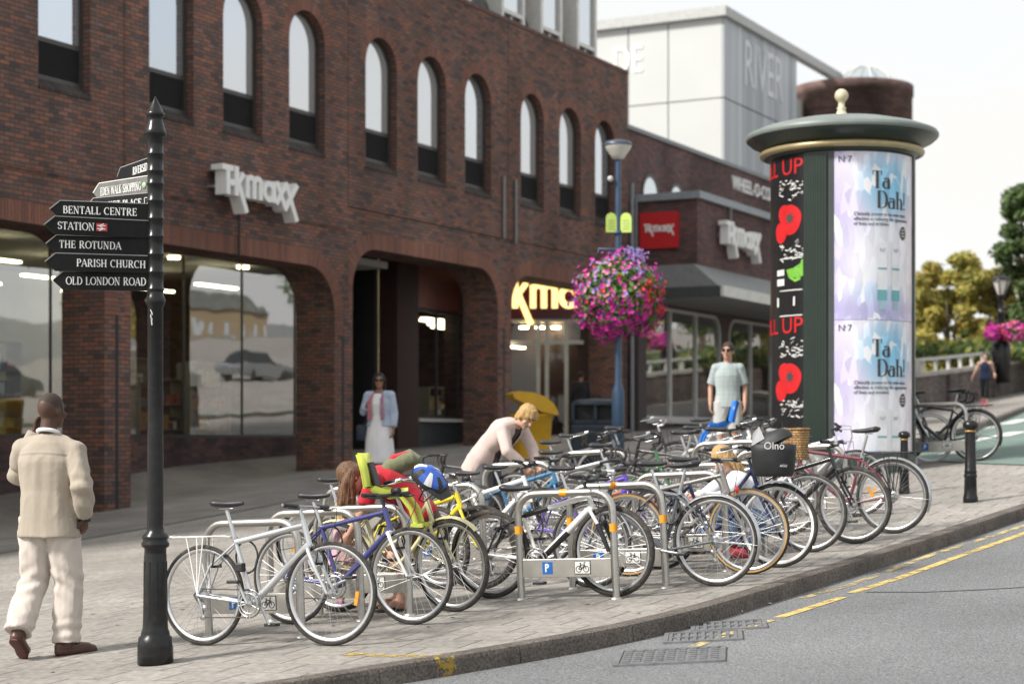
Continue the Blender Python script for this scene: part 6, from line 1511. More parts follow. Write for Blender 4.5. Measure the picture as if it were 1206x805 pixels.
# black bag on the navy bicycle, wicker basket behind it
c = PX(911, 560, G(918, 668).y - .15); o = empty('handlebar_bag', c, rad(-20), 'big black fabric bag with folded flap on the navy bicycle handlebar', 'bag')
M_FAB = mat('black_nylon', (.020, .021, .023), .6, 0, .2, 12, .35, 14)
b = MB(); b.loft([((0, 0, -.005), .15, .10), ((0, 0, .03), .168, .125), ((0, 0, .2), .18, .14), ((0, 0, .25), .185, .145), ((0, 0, .26), .15, .12)], (1, 0, 0), 24); b.build('body', M_FAB, o)
b = MB(); b.loft([((-.0, 0, .25), .175, .13), ((-.02, 0, .29), .17, .12), ((-.04, 0, .325), .13, .09), ((-.05, 0, .345), .09, .05), ((-.05, 0, .35), .03, .02)], (1, 0, 0), 20); b.build('flap', M_FAB, o)
b = MB(); sans_put(b, 'Olno', .085, lambda x, z, e: (-.05 + x * .95, -.142 - e, .215 + z), .001); b.build('lettering', mat('bag_letter', (.55, .55, .55), .5), o)
b = MB(); sans_put(b, 'AGU', .028, lambda x, z, e: (.08 + x, -.14 - e, .075 + z), .001); b.build('small_lettering', mat('bag_letter', (.55, .55, .55), .5), o)
b = MB(); b.add([(-.16, -.10, .24), (-.05, -.11, .30), (-.11, -.04, .40), (-.17, .0, .34)], [(0, 1, 2, 3)]); b.add([(-.16, -.095, .24), (-.05, -.105, .30), (-.11, -.035, .40), (-.17, .005, .34)], [(0, 3, 2, 1)]); b.build('grey_lining', mat('grey_nylon', (.24, .245, .25), .6, 0, .2), o)
c = PX(937, 541, G(955, 650).y + .15); o = empty('wicker_basket', c, rad(-28), 'tan wicker basket behind the black handlebar bag', 'basket'); o.scale = (.62, .75, .95)
b = MB()
for r0, z0, r1, z1 in ((.12, 0, .15, .28), (.14, .28, .11, .02)):
    vs = []; n = 28
    for z, r in ((z0, r0), (z1, r1)):
        for k in range(n): a = 2 * math.pi * k / n; vs.append((r * 1.25 * math.copysign(abs(math.cos(a)) ** .6, math.cos(a)), r * math.copysign(abs(math.sin(a)) ** .6, math.sin(a)), z))
    b.add(vs, [(k, (k + 1) % n, n + (k + 1) % n, n + k) for k in range(n)], True, [[(.9 * k / n, 0), (.9 * (k + 1) / n, 0), (.9 * (k + 1) / n, .28), (.9 * k / n, .28)] for k in range(n)])
b.build('weave', M_WICK, o)
b = MB(); n = 28; b.tube([(.148 * 1.25 * math.copysign(abs(math.cos(a)) ** .6, math.cos(a)), .148 * math.copysign(abs(math.sin(a)) ** .6, math.sin(a)), .282) for a in [2 * math.pi * k / n for k in range(n)]], .012, 6, closed=True); b.build('rim', M_WICK, o)
b = MB(); b.box(-.14, .14, -.11, .11, .0, .012); b.build('floor', M_WICK, o)
# child seats
def child_seat(px, ang, m, label, ht=.42, sc_=.88):
    o = empty('child_seat', px, rad(ang), label, 'child seat')
    b = MB(); prof = []
    rows = [(-.02, 0, .14), (.10, -.01, .16), (.20, .02, .15), (.235, .08, .15), (.26, .22, .155), (.30, .36, .15), (.32, ht, .09)]; vs = []
    for x, z, w_ in rows:
        for y, dz, dx in ((-w_, .07, -.05), (-w_ * .92, .015, -.01), (0, 0, 0), (w_ * .92, .015, -.01), (w_, .07, -.05)): vs.append((-x + (-dx if z > .05 else 0) * -1, y, z + (dz if z < .08 else 0)))
    for th in (0, .02):
        b.add([(v[0] - th * .7, v[1], v[2] - th * .7) for v in vs], [(i * 5 + k, i * 5 + k + 1, i * 5 + k + 6, i * 5 + k + 5) for i in range(len(rows) - 1) for k in range(4)], True)
    b.build('shell', m, o)
    b = MB(); b.loft([((-.10, 0, .015), .11, .02), ((-.20, 0, .05), .11, .02), ((-.27, 0, .28), .10, .018)], (0, 1, 0), 14); b.build('cushion', M_BPLAS, o)
    for sy in (-1, 1):
        b = MB(); b.tube([(.0, sy * .13, .03), (.10, sy * .14, -.10), (.14, sy * .13, -.22)], .022, 8); b.box(.10, .20, sy * .13 - .035, sy * .13 + .035, -.25, -.22); b.build('foot_rest', m, o)
    b = MB(); b.tube([(-.05, 0, -.0), (.0, 0, -.12), (.10, 0, -.25)], .015, 8); b.build('bracket', M_ALLOY, o)
    o.scale = (sc_, sc_, sc_); return o
ly = G(487, 735).y + .45
child_seat(PX(474, 584, ly), -8, mat('lime_plastic', (.60, .66, .10), .4, 0, .05), 'pale lime yellow child seat in front of the woman in red', .34)
child_seat(PX(838, 503, 21.5), 165, mat('bright_blue_plastic', (.02, .17, .62), .35, 0, .05), 'bright blue child seat near the man in the checked shirt', .36)
# helmet on the cream bicycle
o = empty('cycle_helmet', PX(505, 566, ly - .1), rad(-40), 'blue, white and black cycle helmet hung on the handlebars by the woman in red', 'helmet')
o.rotation_euler = (rad(20), rad(35), rad(-30))
for nm, m, lo, hi in (('shell', mat('helmet_blue', (.015, .10, .50), .2, 0, .05, coat=.6), 0, 1),):
    b = MB(); n, k_ = 28, 9; vs = []
    for i in range(k_ + 1):
        a = math.pi / 2 * i / k_
        for j in range(n):
            t = 2 * math.pi * j / n; rr = 1 + (.05 if (j // 2) % 2 else 0) * math.sin(a); vs.append((.15 * rr * math.sin(a) * math.cos(t), .11 * rr * math.sin(a) * math.sin(t), .11 * math.cos(a) * (1.02 if (j // 2) % 2 else 1)))
    for i in range(k_):
        for j in range(n):
            b.m = 1 if (j // 2) % 4 == 1 and 2 < i < 7 else (2 if (j // 2) % 4 == 3 and i < 8 and i > 1 else 0)
            if i > 6: b.m = 1
            b.add([vs[i * n + j], vs[(i + 1) * n + j], vs[(i + 1) * n + (j + 1) % n], vs[i * n + (j + 1) % n]], [(0, 1, 2, 3)])
    b.build(nm, [m, M_BPLAS, M_WHITE], o)
b = MB(); b.loft([((.02, 0, .0), .10, .02), ((.10, 0, .01), .105, .018), ((.19, 0, -.02), .06, .008)], (0, 1, 0), 14); b.build('peak', M_BPLAS, o)
b = MB()
for sy in (-1, 1): b.tube([(.05, sy * .10, 0), (.03, sy * .09, -.12), (.02, 0, -.19)], .006, 5)
b.build('strap', M_BPLAS, o)
# ------------------------------------------------------------------ people
def cloth(name, col, stripe=None, rough=.85, wr=.35, check=None):
    if name in MATS: return MATS[name]
    m = mat(name, col, rough, 0, .10, 3, wr * .14, 140, .2); t = m.node_tree; l = t.links.new; b = t.nodes['Principled BSDF']
    b.inputs['Sheen Weight'].default_value = .15
    if stripe or check:
        src = b.inputs['Base Color'].links[0].from_socket
        c = t.nodes.new('ShaderNodeTexCoord'); s = t.nodes.new('ShaderNodeSeparateXYZ'); l(c.outputs['Object'], s.inputs[0])
        def band(sock, per, w_):
            a = t.nodes.new('ShaderNodeMath'); a.operation = 'DIVIDE'; l(sock, a.inputs[0]); a.inputs[1].default_value = per
            f = t.nodes.new('ShaderNodeMath'); f.operation = 'FRACT'; l(a.outputs[0], f.inputs[0])
            g = t.nodes.new('ShaderNodeMath'); g.operation = 'LESS_THAN'; l(f.outputs[0], g.inputs[0]); g.inputs[1].default_value = w_; return g.outputs[0]
        if stripe: k = band(s.outputs['Y'], stripe[0], .28); c2 = stripe[1]
        else:
            a = t.nodes.new('ShaderNodeMath'); a.operation = 'MAXIMUM'; l(band(s.outputs['Y'], check[0], .3), a.inputs[0]); l(band(s.outputs['Z'], check[0], .3), a.inputs[1]); k = a.outputs[0]; c2 = check[1]
        f = t.nodes.new('ShaderNodeMath'); f.operation = 'MULTIPLY'; l(k, f.inputs[0]); f.inputs[1].default_value = .28
        x = t.nodes.new('ShaderNodeMix'); x.data_type = 'RGBA'; l(f.outputs[0], x.inputs['Factor']); l(src, x.inputs['A']); x.inputs['B'].default_value = (*c2, 1); l(x.outputs['Result'], b.inputs['Base Color'])
    MATS[name] = m; return m
def skin(name, col):
    if name in MATS: return MATS[name]
    m = mat(name, col, .5, 0, .10, 9, .12, 90, .35); b = m.node_tree.nodes['Principled BSDF']; b.inputs['Subsurface Weight'].default_value = .08; b.inputs['Subsurface Radius'].default_value = (.01, .004, .002); return m
def hair_mat(name, col):
    if name in MATS: return MATS[name]
    m = mat(name, col, .5, 0, .2, 5, 0, 1, .4); t = m.node_tree; l = t.links.new
    c = t.nodes.new('ShaderNodeTexCoord'); mp_ = t.nodes.new('ShaderNodeMapping'); mp_.inputs['Scale'].default_value = (60, 60, 5); l(c.outputs['Object'], mp_.inputs[0])
    n = t.nodes.new('ShaderNodeTexNoise'); n.inputs['Scale'].default_value = 2; n.inputs['Detail'].default_value = 4; l(mp_.outputs[0], n.inputs['Vector'])
    bp = t.nodes.new('ShaderNodeBump'); bp.inputs['Strength'].default_value = .9; bp.inputs['Distance'].default_value = .012; l(n.outputs['Fac'], bp.inputs['Height']); l(bp.outputs['Normal'], t.nodes['Principled BSDF'].inputs['Normal'])
    r = t.nodes.new('ShaderNodeValToRGB'); r.color_ramp.elements[0].position = .3; r.color_ramp.elements[1].position = .7
    r.color_ramp.elements[0].color = (*[x * .55 for x in col], 1); r.color_ramp.elements[1].color = (*[min(1, x * 1.35) for x in col], 1); l(n.outputs['Fac'], r.inputs['Fac']); l(r.outputs['Color'], t.nodes['Principled BSDF'].inputs['Base Color']); return m
def remesh(mb, name, mats, parent, vox=.009, sm=6, wr=0, wf=7.0, disp=None, matfn=None, cuts=(), seed=0):
    me = mb.mesh('tmp', M_WHITE, uv=False); o = bpy.data.objects.new('tmp', me); COL.objects.link(o)
    r = o.modifiers.new('r', 'REMESH'); r.mode = 'VOXEL'; r.voxel_size = vox; r.use_smooth_shade = True
    if sm: s = o.modifiers.new('s', 'SMOOTH'); s.factor = .5; s.iterations = sm
    dg = bpy.context.evaluated_depsgraph_get(); me2 = bpy.data.meshes.new_from_object(o.evaluated_get(dg)); bpy.data.objects.remove(o); bpy.data.meshes.remove(me)
    n = len(me2.vertices); co = np.empty(n * 3); me2.vertices.foreach_get('co', co); co = co.reshape(-1, 3)
    no = np.empty(n * 3); me2.vertices.foreach_get('normal', no); no = no.reshape(-1, 3)
    if wr:
        def nz_(p):
            a_ = mnoise.noise(Vector((p[0] * wf + seed, p[1] * wf, p[2] * wf * .5))); r1_ = 1 - abs(mnoise.noise(Vector((p[0] * wf * 1.2 + 5, p[1] * wf * 1.2 + seed, p[2] * wf * .55 + p[0] * 4)))) * 2.2; r2_ = 1 - abs(mnoise.noise(Vector((p[0] * wf * 2.6 + 9, p[1] * wf * 2.6, p[2] * wf * 2.2 + seed)))) * 2.2
            return .75 * a_ + .55 * max(0, r1_) ** 1.5 + .10 * max(0, r2_) ** 2 - .25
        d = np.array([nz_(p) for p in co])
        co = co + no * (d * wr)[:, None]
    if disp is not None: co = co + no * disp(co, no)[:, None]
    me2.vertices.foreach_set('co', co.ravel())
    if cuts:
        bm = bmesh.new(); bm.from_mesh(me2)
        for p, q in cuts: bmesh.ops.bisect_plane(bm, geom=bm.verts[:] + bm.edges[:] + bm.faces[:], plane_co=p, plane_no=q, clear_outer=True)
        bm.to_mesh(me2); bm.free()
    me2.materials.clear()
    for m in (mats if isinstance(mats, (list, tuple)) else [mats]): me2.materials.append(m)
    k = len(me2.polygons); mi = np.zeros(k, dtype=np.int32)
    if matfn is not None:
        c = np.empty(k * 3); me2.polygons.foreach_get('center', c); mi = matfn(c.reshape(-1, 3)).astype(np.int32)
    me2.polygons.foreach_set('material_index', mi); me2.polygons.foreach_set('use_smooth', [True] * k); me2.name = name; me2.update()
    ob = bpy.data.objects.new(name, me2); COL.objects.link(ob); ob.parent = parent; return ob
V = Vector
def stand_pose(**kw):
    J = dict(pelvis=V((0, 0, .95)), waist=V((0, 0, 1.10)), chest=V((0, 0, 1.30)), neck=V((-.01, 0, 1.47)), head=V((.015, 0, 1.635)), hf=V((1, 0, 0)), hu=V((0, 0, 1)),
             shL=V((0, .185, 1.41)), shR=V((0, -.185, 1.41)), elL=V((-.03, .235, 1.13)), elR=V((-.03, -.235, 1.13)), wrL=V((.05, .25, .89)), wrR=V((.05, -.25, .89)),
             hipL=V((0, .09, .90)), hipR=V((0, -.09, .90)), knL=V((.015, .10, .49)), knR=V((.015, -.10, .49)), anL=V((-.03, .105, .085)), anR=V((-.03, -.105, .085)),
             toL=V((.13, .125, .03)), toR=V((.13, -.125, .03)), hdL=V((.15, 0, -1)), hdR=V((.15, 0, -1)), pnL=V((0, -1, 0)), pnR=V((0, 1, 0)), curlL=.5, curlR=.5, feet=True)
    J.update(kw); return J
def hand(mb, w_, d, n_, thumb, curl=.5):
    d = d.normalized(); n_ = (n_ - d * n_.dot(d)).normalized(); s = d.cross(n_) * (1 if thumb > 0 else -1)
    mb.loft([(w_ - d * .01, .026, .020), (w_ + d * .03, .034, .017), (w_ + d * .085, .042, .013), (w_ + d * .095, .038, .010)], s, 14)
    for k, (o, L_) in enumerate(((.031, .072), (.010, .082), (-.011, .076), (-.031, .058))):
        b = w_ + d * .082 + s * o; a1 = curl * .7; e1 = b + (d * math.cos(a1) + n_ * math.sin(a1)) * L_ * .5; a2 = curl * 1.9; e2 = e1 + (d * math.cos(a2) + n_ * math.sin(a2)) * L_ * .32; a3 = curl * 2.7
        e3 = e2 + (d * math.cos(a3) + n_ * math.sin(a3)) * L_ * .26
        mb.cap(b - d * .02, e1, .010, .009, 8); mb.cap(e1, e2, .009, .0082, 8); mb.cap(e2, e3, .0082, .007, 8)
    b = w_ + d * .025 + s * .03; e = b + (d * .7 + s * .6 + n_ * .25).normalized() * .045; mb.cap(b, e, .013, .011, 8); mb.cap(e, e + (d * .95 + s * .1 + n_ * .35).normalized() * .032, .011, .008, 8)
def tors(J, f=1.0, add=0.0, fem=False):
    up = (J['neck'] - J['pelvis']).normalized(); P, W, C, N = J['pelvis'], J['waist'], J['chest'], J['neck']
    hip, wst, ch = ((.172, .120), (.130, .098), (.150, .118)) if fem else ((.160, .112), (.148, .105), (.168, .118))
    a = add
    return [(P, hip[0] * f + a, hip[1] * f + a), (P.lerp(W, .5), (hip[0] + wst[0]) / 2 * f + a, (hip[1] + wst[1]) / 2 * f + a), (W, wst[0] * f + a, wst[1] * f + a), (W.lerp(C, .6), (wst[0] + ch[0] * 1.2) / 2.15 * f + a, ch[1] * .97 * f + a), (C, ch[0] * f + a, ch[1] * f + a), (C.lerp(N, .45), ch[0] * .86 * f + a, .098 * f + a), (C.lerp(N, .75), .098 * f + a, .080 * f + a)]
def person(name, label, loc, yaw, H, J, skin_m, extra=None, fem=False, eyes=True, face=True, vox=.0075, hairspec=None, hair_m=None, fat=1.0, stubble=None):
    k = H / 1.75; root = empty(name, loc, yaw, label, 'person'); root.scale = (k, k, k)
    b = MB(); side = (J['shL'] - J['shR']).normalized(); down = (J['pelvis'] - J['waist']).normalized()
    sec = tors(J, .93 * fat, 0, fem); sec = [(J['pelvis'] + down * .10, .12, .085)] + sec + [(J['neck'], .058, .056)]
    b.loft(sec, side, 22)
    hf, hu = J['hf'].normalized(), J['hu']; hu = (hu - hf * hu.dot(hf)).normalized(); hs = hu.cross(hf); Rm = Matrix((hf, hs, hu)).transposed(); h = J['head']
    def hp(x, y, z): return h + hf * x + hs * y + hu * z
    b.cap(J['neck'] - (J['head'] - J['neck']).normalized() * .05, hp(-.02, 0, -.05), .060 if not fem else .050, .054 if not fem else .046)
    b.ell(hp(-.012, 0, .022), (.097, .076, .098), 20, 14, Rm); b.ell(hp(.018, 0, -.048), (.072, .060, .075), 16, 12, Rm); b.ell(hp(.066, 0, -.092), (.026, .030, .022), 12, 8, Rm)
    b.cap(hp(.082, 0, .012), hp(.108, 0, -.026), .011, .016, 8); b.ell(hp(.083, 0, -.062), (.014, .026, .012), 10, 8, Rm)
    for sg in (-1, 1):
        b.ell(hp(-.012, sg * .080, -.012), (.020, .010, .032), 10, 8, Rm); b.ell(hp(.070, sg * .032, .034), (.018, .026, .010), 10, 8, Rm); b.ell(hp(.060, sg * .045, -.022), (.022, .022, .022), 10, 8, Rm)
    for S_ in 'LR':
        sg = 1 if S_ == 'L' else -1; sh, el, wr_ = J['sh' + S_], J['el' + S_], J['wr' + S_]
        b.ell(sh, .060 * fat, 14, 10); b.cap(J['chest'].lerp(J['neck'], .55), sh, .085, .058); b.cap(sh, el, .049 * fat, .039 * fat); b.cap(el, wr_, .040 * fat, .027); hand(b, wr_, J['hd' + S_], J['pn' + S_], 1 if S_ == 'L' else -1, J['curl' + S_])
        hi, kn_, an = J['hip' + S_], J['kn' + S_], J['an' + S_]
        b.cap(hi, kn_, .084 * fat, .056 * fat); b.cap(kn_, an, .054, .038); b.ell(kn_.lerp(an, .28) + (V((-.018, 0, 0)) if an.z < kn_.z - .2 else V((0, 0, 0))), (.050, .050, .10), 12, 8)
        to = J['to' + S_]; heel = an + (an - to).normalized() * .03; heel.z = max(min(an.z - .045, an.z), .03) if J.get('flat', True) else an.z - .03
        b.cap(an, heel, .036, .034); b.cap(an + V((0, 0, -.02)), to, .040, .026); b.cap(heel, to, .032, .024)
    def mf(c):
        q = c - np.array(h); x, y, z = q @ np.array(hf), q @ np.array(hs), q @ np.array(hu); r = np.zeros(len(c))
        if stubble: r[(z > .005 - .55 * x) & (x < .070 - .1 * np.maximum(0, z - .05)) & ((z > .06) | (x < .03)) & (np.abs(c[:, 2] - h[2]) < .2) & ((q ** 2).sum(1) < .026)] = 4
        if eyes:
            r[(x > .045) & (((np.abs(y) - .032) / .017) ** 2 + ((z - .012) / .0085) ** 2 < 1)] = 1
            r[(x > .045) & (np.abs(np.abs(y) - .034) < .022) & (np.abs(z - .034) < .0065)] = 2
            r[(x > .06) & (np.abs(y) < .024) & (np.abs(z + .062) < .0085)] = 3
        return r
    remesh(b, 'body', [skin_m, mat('eye_dark', (.03, .025, .02), .2), hair_m or mat('brow_dark', (.03, .02, .015), .6), mat('lip', (.35, .12, .10), .45), stubble or skin_m], root, vox, 5, matfn=mf)
    if hairspec: hairspec(root, hp, Rm)
    return root, hp, Rm, side
def sleeve(b, J, S_, r0, r1, r2, end=1.0):
    sh, el, wr_ = J['sh' + S_], J['el' + S_], J['wr' + S_]; c = J['chest'].lerp(J['neck'], .5)
    sd = V((0, 1, 0)) if abs((el - sh).normalized().y) < .8 else V((1, 0, 0))
    if end <= .6:
        e = sh.lerp(el, end / .6); b.loft([(sh.lerp(c, .35), r0, r0), (sh, r0 * 1.02, r0), (sh.lerp(e, .5), r0 * .98, r0 * .95), (e, r1, r1)], sd, 16)
    else:
        e = el.lerp(wr_, (end - .6) / .4)
        b.loft([(sh.lerp(c, .35), r0, r0), (sh, r0 * 1.02, r0), (sh.lerp(el, .6), (r0 + r1) / 2, (r0 + r1) / 2), (el, r1, r1), (el.lerp(e, .6), (r1 + r2) / 2 * 1.03, (r1 + r2) / 2), (e, r2, r2)], sd, 16)
        b.ell(el, r1 * 1.02, 12, 8)
    b.ell(sh, r0 * 1.05, 14, 10)
def top(root, J, name, m, hem=.12, f=1.06, add=.012, sl=(.068, .060, .045, 1.0), fem=False, wr=.006, flare=1.0, vox=.009, disp=None, seed=1, neckw=.080):
    b = MB(); side = (J['shL'] - J['shR']).normalized(); down = (J['pelvis'] - J['waist']).normalized(); sec = tors(J, f, add, fem)
    h0 = sec[0]; sec = [(J['pelvis'] + down * hem, h0[1] * flare, h0[2] * flare)] + sec + [(J['chest'].lerp(J['neck'], .93), neckw, neckw * .92)]
    b.loft(sec, side, 26)
    if sl:
        for S_ in 'LR': sleeve(b, J, S_, *sl); b.cap(J['chest'].lerp(J['neck'], .62), J['sh' + S_], .085 * f, sl[0])
    return remesh(b, name, m, root, vox, 5, wr, 6.5, disp, seed=seed)
def trousers(root, J, name, m, r=(.105, .082, .075), end=1.0, f=1.07, add=.008, fem=False, wr=.007, vox=.009, topd=.06, seed=2, disp=None):
    b = MB(); side = (J['hipL'] - J['hipR']).normalized(); P, W = J['pelvis'], J['waist']; sec = tors(J, f, add, fem); down = (P - W).normalized()
    b.loft([(P + down * .13, sec[0][1] * .80, sec[0][2] * .85), (P + down * .06, sec[0][1] * .98, sec[0][2] * 1.0), sec[0], (P.lerp(W, topd / .15), sec[1][1], sec[1][2])], side, 24)
    for S_ in 'LR':
        hi, kn_, an = J['hip' + S_], J['kn' + S_], J['an' + S_]; sd = side
        if end > .5: e = kn_.lerp(an, (end - .5) * 2); b.loft([(hi + V((0, 0, .03)), r[0], r[0]), (hi.lerp(kn_, .5), (r[0] + r[1]) / 2, (r[0] + r[1]) / 2), (kn_, r[1], r[1]), (kn_.lerp(e, .5), (r[1] + r[2]) / 2, (r[1] + r[2]) / 2), (e, r[2], r[2] * 1.05)], sd, 18); b.ell(kn_, r[1] * .99, 12, 8)
        else: e = hi.lerp(kn_, end * 2); b.loft([(hi + V((0, 0, .03)), r[0], r[0]), (e, r[1], r[1])], sd, 18)
    return remesh(b, name, m, root, vox, 5, wr, 7, disp, seed=seed)
def shoes(root, J, m, sole=None, up=.0):
    for S_ in 'LR':
        an, to = J['an' + S_], J['to' + S_]; d = (to - an); d.z = 0; flat = an.z < .12; d = d.normalized()
        b = MB(); hl = an - d * .045
        if flat: hl.z = .035; t2 = to + d * .035; t2.z = .032; b.cap(hl, t2, .042, .036); b.cap(hl + V((0, 0, .03)), to + V((0, 0, .012)), .042, .036); b.cap(an, an + V((0, 0, -.03)), .047, .045)
        else:
            dd = (to - an).normalized(); up_ = V((0, 0, 1)); t2 = to + d * .03; b.cap(an + V((-.02, 0, -.03)), to, .045, .040); b.cap(to, t2, .038, .034); b.cap(an, an + dd * .04, .047, .047)
        o = remesh(b, 'shoe', m, root, .007, 4)
        if sole:
            b = MB()
            if flat: b.loft([(V((hl.x, hl.y, .004)) - d * .035, .03, .004), (V((hl.x, hl.y, .006)), .041, .008), (V((to.x, to.y, .006)), .044, .008), (V((t2.x, t2.y, .006)) + d * .03, .024, .006)], d.cross(V((0, 0, 1))), 14)
            else:
                dd = (to - an).normalized(); nn = dd.cross(V((0, 1, 0))).normalized(); nn = nn if nn.x < 0 else -nn; a = an + nn * .045 + V((-.012, 0, -.035)); b.loft([(a - dd * .035, .028, .006), (a, .040, .009), (a.lerp(to, .55) + nn * .014, .036, .009), (to + nn * .036, .044, .009), (to + nn * .036 + dd * .04, .03, .006)], V((0, 1, 0)), 14)
            b.build('sole', sole, o)
def locate(u, vh, H, lo=10, hi=70):       # where a person of height H stands whose crown is seen at (u, vh)
    Y = hi; best = None; prev = None
    for i in range(int((hi - lo) / .1)):
        y = lo + i * .1; x = (u - 603) * y / F; d = EYE + (HV - vh) * y / F - gz(x, y) - H
        if prev is not None and prev * d <= 0: return V((x, y, gz(x, y)))
        prev = d
    return None
SK_D = skin('skin_dark', (.085, .045, .030)); SK_M = skin('skin_brown', (.30, .16, .10)); SK_L = skin('skin_light', (.52, .30, .22)); SK_F = skin('skin_fair', (.58, .36, .27))

# --- man on the phone, from behind
p = G(58, 772); s_ = F / p.y; Hm = (772 - 463) / s_
J = stand_pose(pelvis=V((0, 0, .95)), head=V((.02, -.01, 1.635)), hf=V((.92, -.38, -.05)),
    shL=V((.01, .19, 1.375)), shR=V((-.01, -.19, 1.365)), elL=V((.10, .27, 1.20)), wrL=V((.10, .145, 1.50)), hdL=V((-.1, -.35, 1)), pnL=V((-.2, -1, -.1)), curlL=.6,
    elR=V((-.09, -.275, 1.13)), wrR=V((.02, -.245, .93)), hdR=V((.25, .15, -1)), pnR=V((.2, 1, 0)),
    hipL=V((0, .095, .90)), hipR=V((0, -.095, .90)), knL=V((.02, .115, .50)), anL=V((-.20, .125, .175)), toL=V((-.09, .135, .045)), knR=V((.06, -.105, .49)), anR=V((.02, -.115, .085)), toR=V((.14, -.21, .035)))
M_COAT = cloth('beige_striped_overshirt', (.375, .328, .270), stripe=(.019, (.345, .29, .225)), wr=.8)
root, hp, Rm, side = person('person', 'man in a beige overshirt and cream trousers talking on a phone, seen from behind', p, rad(79), Hm, J, SK_D, vox=.007, fat=1.02, stubble=mat('shaved_hair', (.040, .026, .021), .75, 0, .15, 40, .3, 150))
def yoke(co, no):
    z = 1.345 + .012 * np.cos(co[:, 1] * 9); back = no[:, 0] < .1; d = np.abs(co[:, 2] - z)
    pl_ = .0012 * np.sin(co[:, 1] * 75 + 2 * np.sin(co[:, 2] * 5)) * (co[:, 2] < z - .02) * (np.abs(co[:, 1]) < .2) * (no[:, 0] < .2)
    y_ = np.abs(co[:, 1]); slv = (y_ > .215) & (co[:, 2] < 1.32); fd = .006 * np.sin(co[:, 2] * 62 + co[:, 0] * 40) * slv * np.exp(-((co[:, 2] - 1.10) / .14) ** 2)
    return pl_ + fd + np.where(back & (np.abs(co[:, 1]) < .17), .0035 * np.exp(-(d / .007) ** 2) - .002 * np.exp(-((co[:, 2] - z + .014) / .006) ** 2), 0)
def tfold(co, no):
    x, y, z = co[:, 0], co[:, 1], co[:, 2]; sy = np.sign(y)
    a = .0075 * np.sin(z * 58 + y * 34 * sy + x * 20) * np.exp(-((z - .50) / .10) ** 2) * (no[:, 0] < .5)
    b_ = .007 * np.sin(z * 75 + x * 18 + y * 12) * np.exp(-((z - .17) / .09) ** 2)
    c_ = .007 * np.sin(z * 34 - np.abs(y) * 70 + .8) * np.exp(-((z - .80) / .10) ** 2) * (no[:, 0] < .2)
    seam = -.006 * np.exp(-(y / .010) ** 2) * ((z > .80) & (no[:, 0] < 0))
    return a + b_ + c_ + seam
top(root, J, 'overshirt', M_COAT, hem=.155, f=1.13, add=.014, sl=(.070, .073, .052, .99), wr=.011, flare=1.10, vox=.008, disp=yoke, neckw=.082)
trousers(root, J, 'trousers', cloth('cream_cotton', (.56, .505, .455), wr=.8), r=(.110, .097, .088), end=1.0, f=1.08, wr=.014, vox=.008, disp=tfold)
b = MB(); b.tube([J['neck'] + V((-.006 + .064 * math.cos(rad(a)), .066 * math.sin(rad(a)), .022 - .018 * math.cos(rad(a)))) for a in range(0, 360, 20)], .014, 8, closed=True); b.build('collar', cloth('white_shirt', (.80, .80, .82)), root)
shoes(root, J, mat('brown_leather', (.075, .032, .024), .4, 0, .2, 20), mat('shoe_sole', (.10, .035, .028), .6, 0, .2))
b = MB(); w_ = J['wrR']; b.lathe([(.036, -.016), (.040, -.012), (.040, .012), (.036, .016)], 16, tuple(w_ + V((.01, .005, -.018)))); b.build('watch', M_BPLAS, root)
b = MB(); c = J['wrL'] + V((.005, -.045, .09)); b.X = Matrix.Translation(c) @ Matrix.Rotation(.25, 4, 'X'); b.box(-.034, .034, -.006, .006, -.065, .065, .004); o = b.build('mobile_phone', M_BPLAS)
o.matrix_world = Matrix.Translation(p) @ Matrix.Rotation(rad(79), 4, 'Z') @ Matrix.Scale(Hm / 1.75, 4); tag(o, 'dark mobile phone the man holds to his left ear', 'phone')

# --- woman in white with sunglasses
def long_hair(m, back=.30, vol=1.0, sides=True):
    def f(root, hp, Rm):
        b = MB(); b.ell(hp(-.022, 0, .034), (.100 * vol, .089 * vol, .104 * vol), 20, 14, Rm)
        if sides:
            for sg in (-1, 1): b.cap(hp(-.01, sg * .075, .02), hp(-.035, sg * .085, -back * .55), .032, .030)
        b.cap(hp(-.07, 0, 0), hp(-.085, 0, -back * .7), .062, .055); b.cap(hp(-.055, .045, 0), hp(-.075, .06, -back * .72), .045, .032); b.cap(hp(-.055, -.045, 0), hp(-.075, -.06, -back * .72), .045, .032)
        remesh(b, 'hair', m, root, .007, 3, .006, 22)
    return f
def short_hair(m, vol=1.0, fringe=True, wr=.008):
    def f(root, hp, Rm):
        b = MB(); b.ell(hp(-.022, 0, .040), (.102 * vol, .088 * vol, .098 * vol), 20, 14, Rm)
        if fringe:
            for q in (-.04, -.01, .02, .05): b.cap(hp(.04, q * .6, .115), hp(.085, q + .012, .055), .022, .014)
            for sg in (-1, 1): b.cap(hp(0, sg * .072, .05), hp(-.01, sg * .080, -.04), .026, .018)
            b.cap(hp(-.07, .03, 0), hp(-.07, .03, -.075), .045, .035); b.cap(hp(-.07, -.03, 0), hp(-.07, -.03, -.075), .045, .035)
        remesh(b, 'hair', m, root, .0065, 2, wr, 26)
    return f
def sunglasses(root, hp):
    b = MB()
    for sg in (-1, 1):
        b.ell(hp(.088, sg * .033, .012), (.012, .028, .021), 12, 8); b.tube([hp(.082, sg * .058, .016), hp(.0, sg * .083, .014)], .004, 5)
    b.tube([hp(.095, -.012, .016), hp(.095, .012, .016)], .004, 5); b.build('sunglasses', mat('dark_lens', (.012, .01, .01), .08), root)
wy = 30.6; p = V(((447 - 603) * wy / F, wy, 0)); p.z = gz(p.x, p.y); Hw = EYE + (HV - 440) * wy / F - p.z; print('woman', Hw)
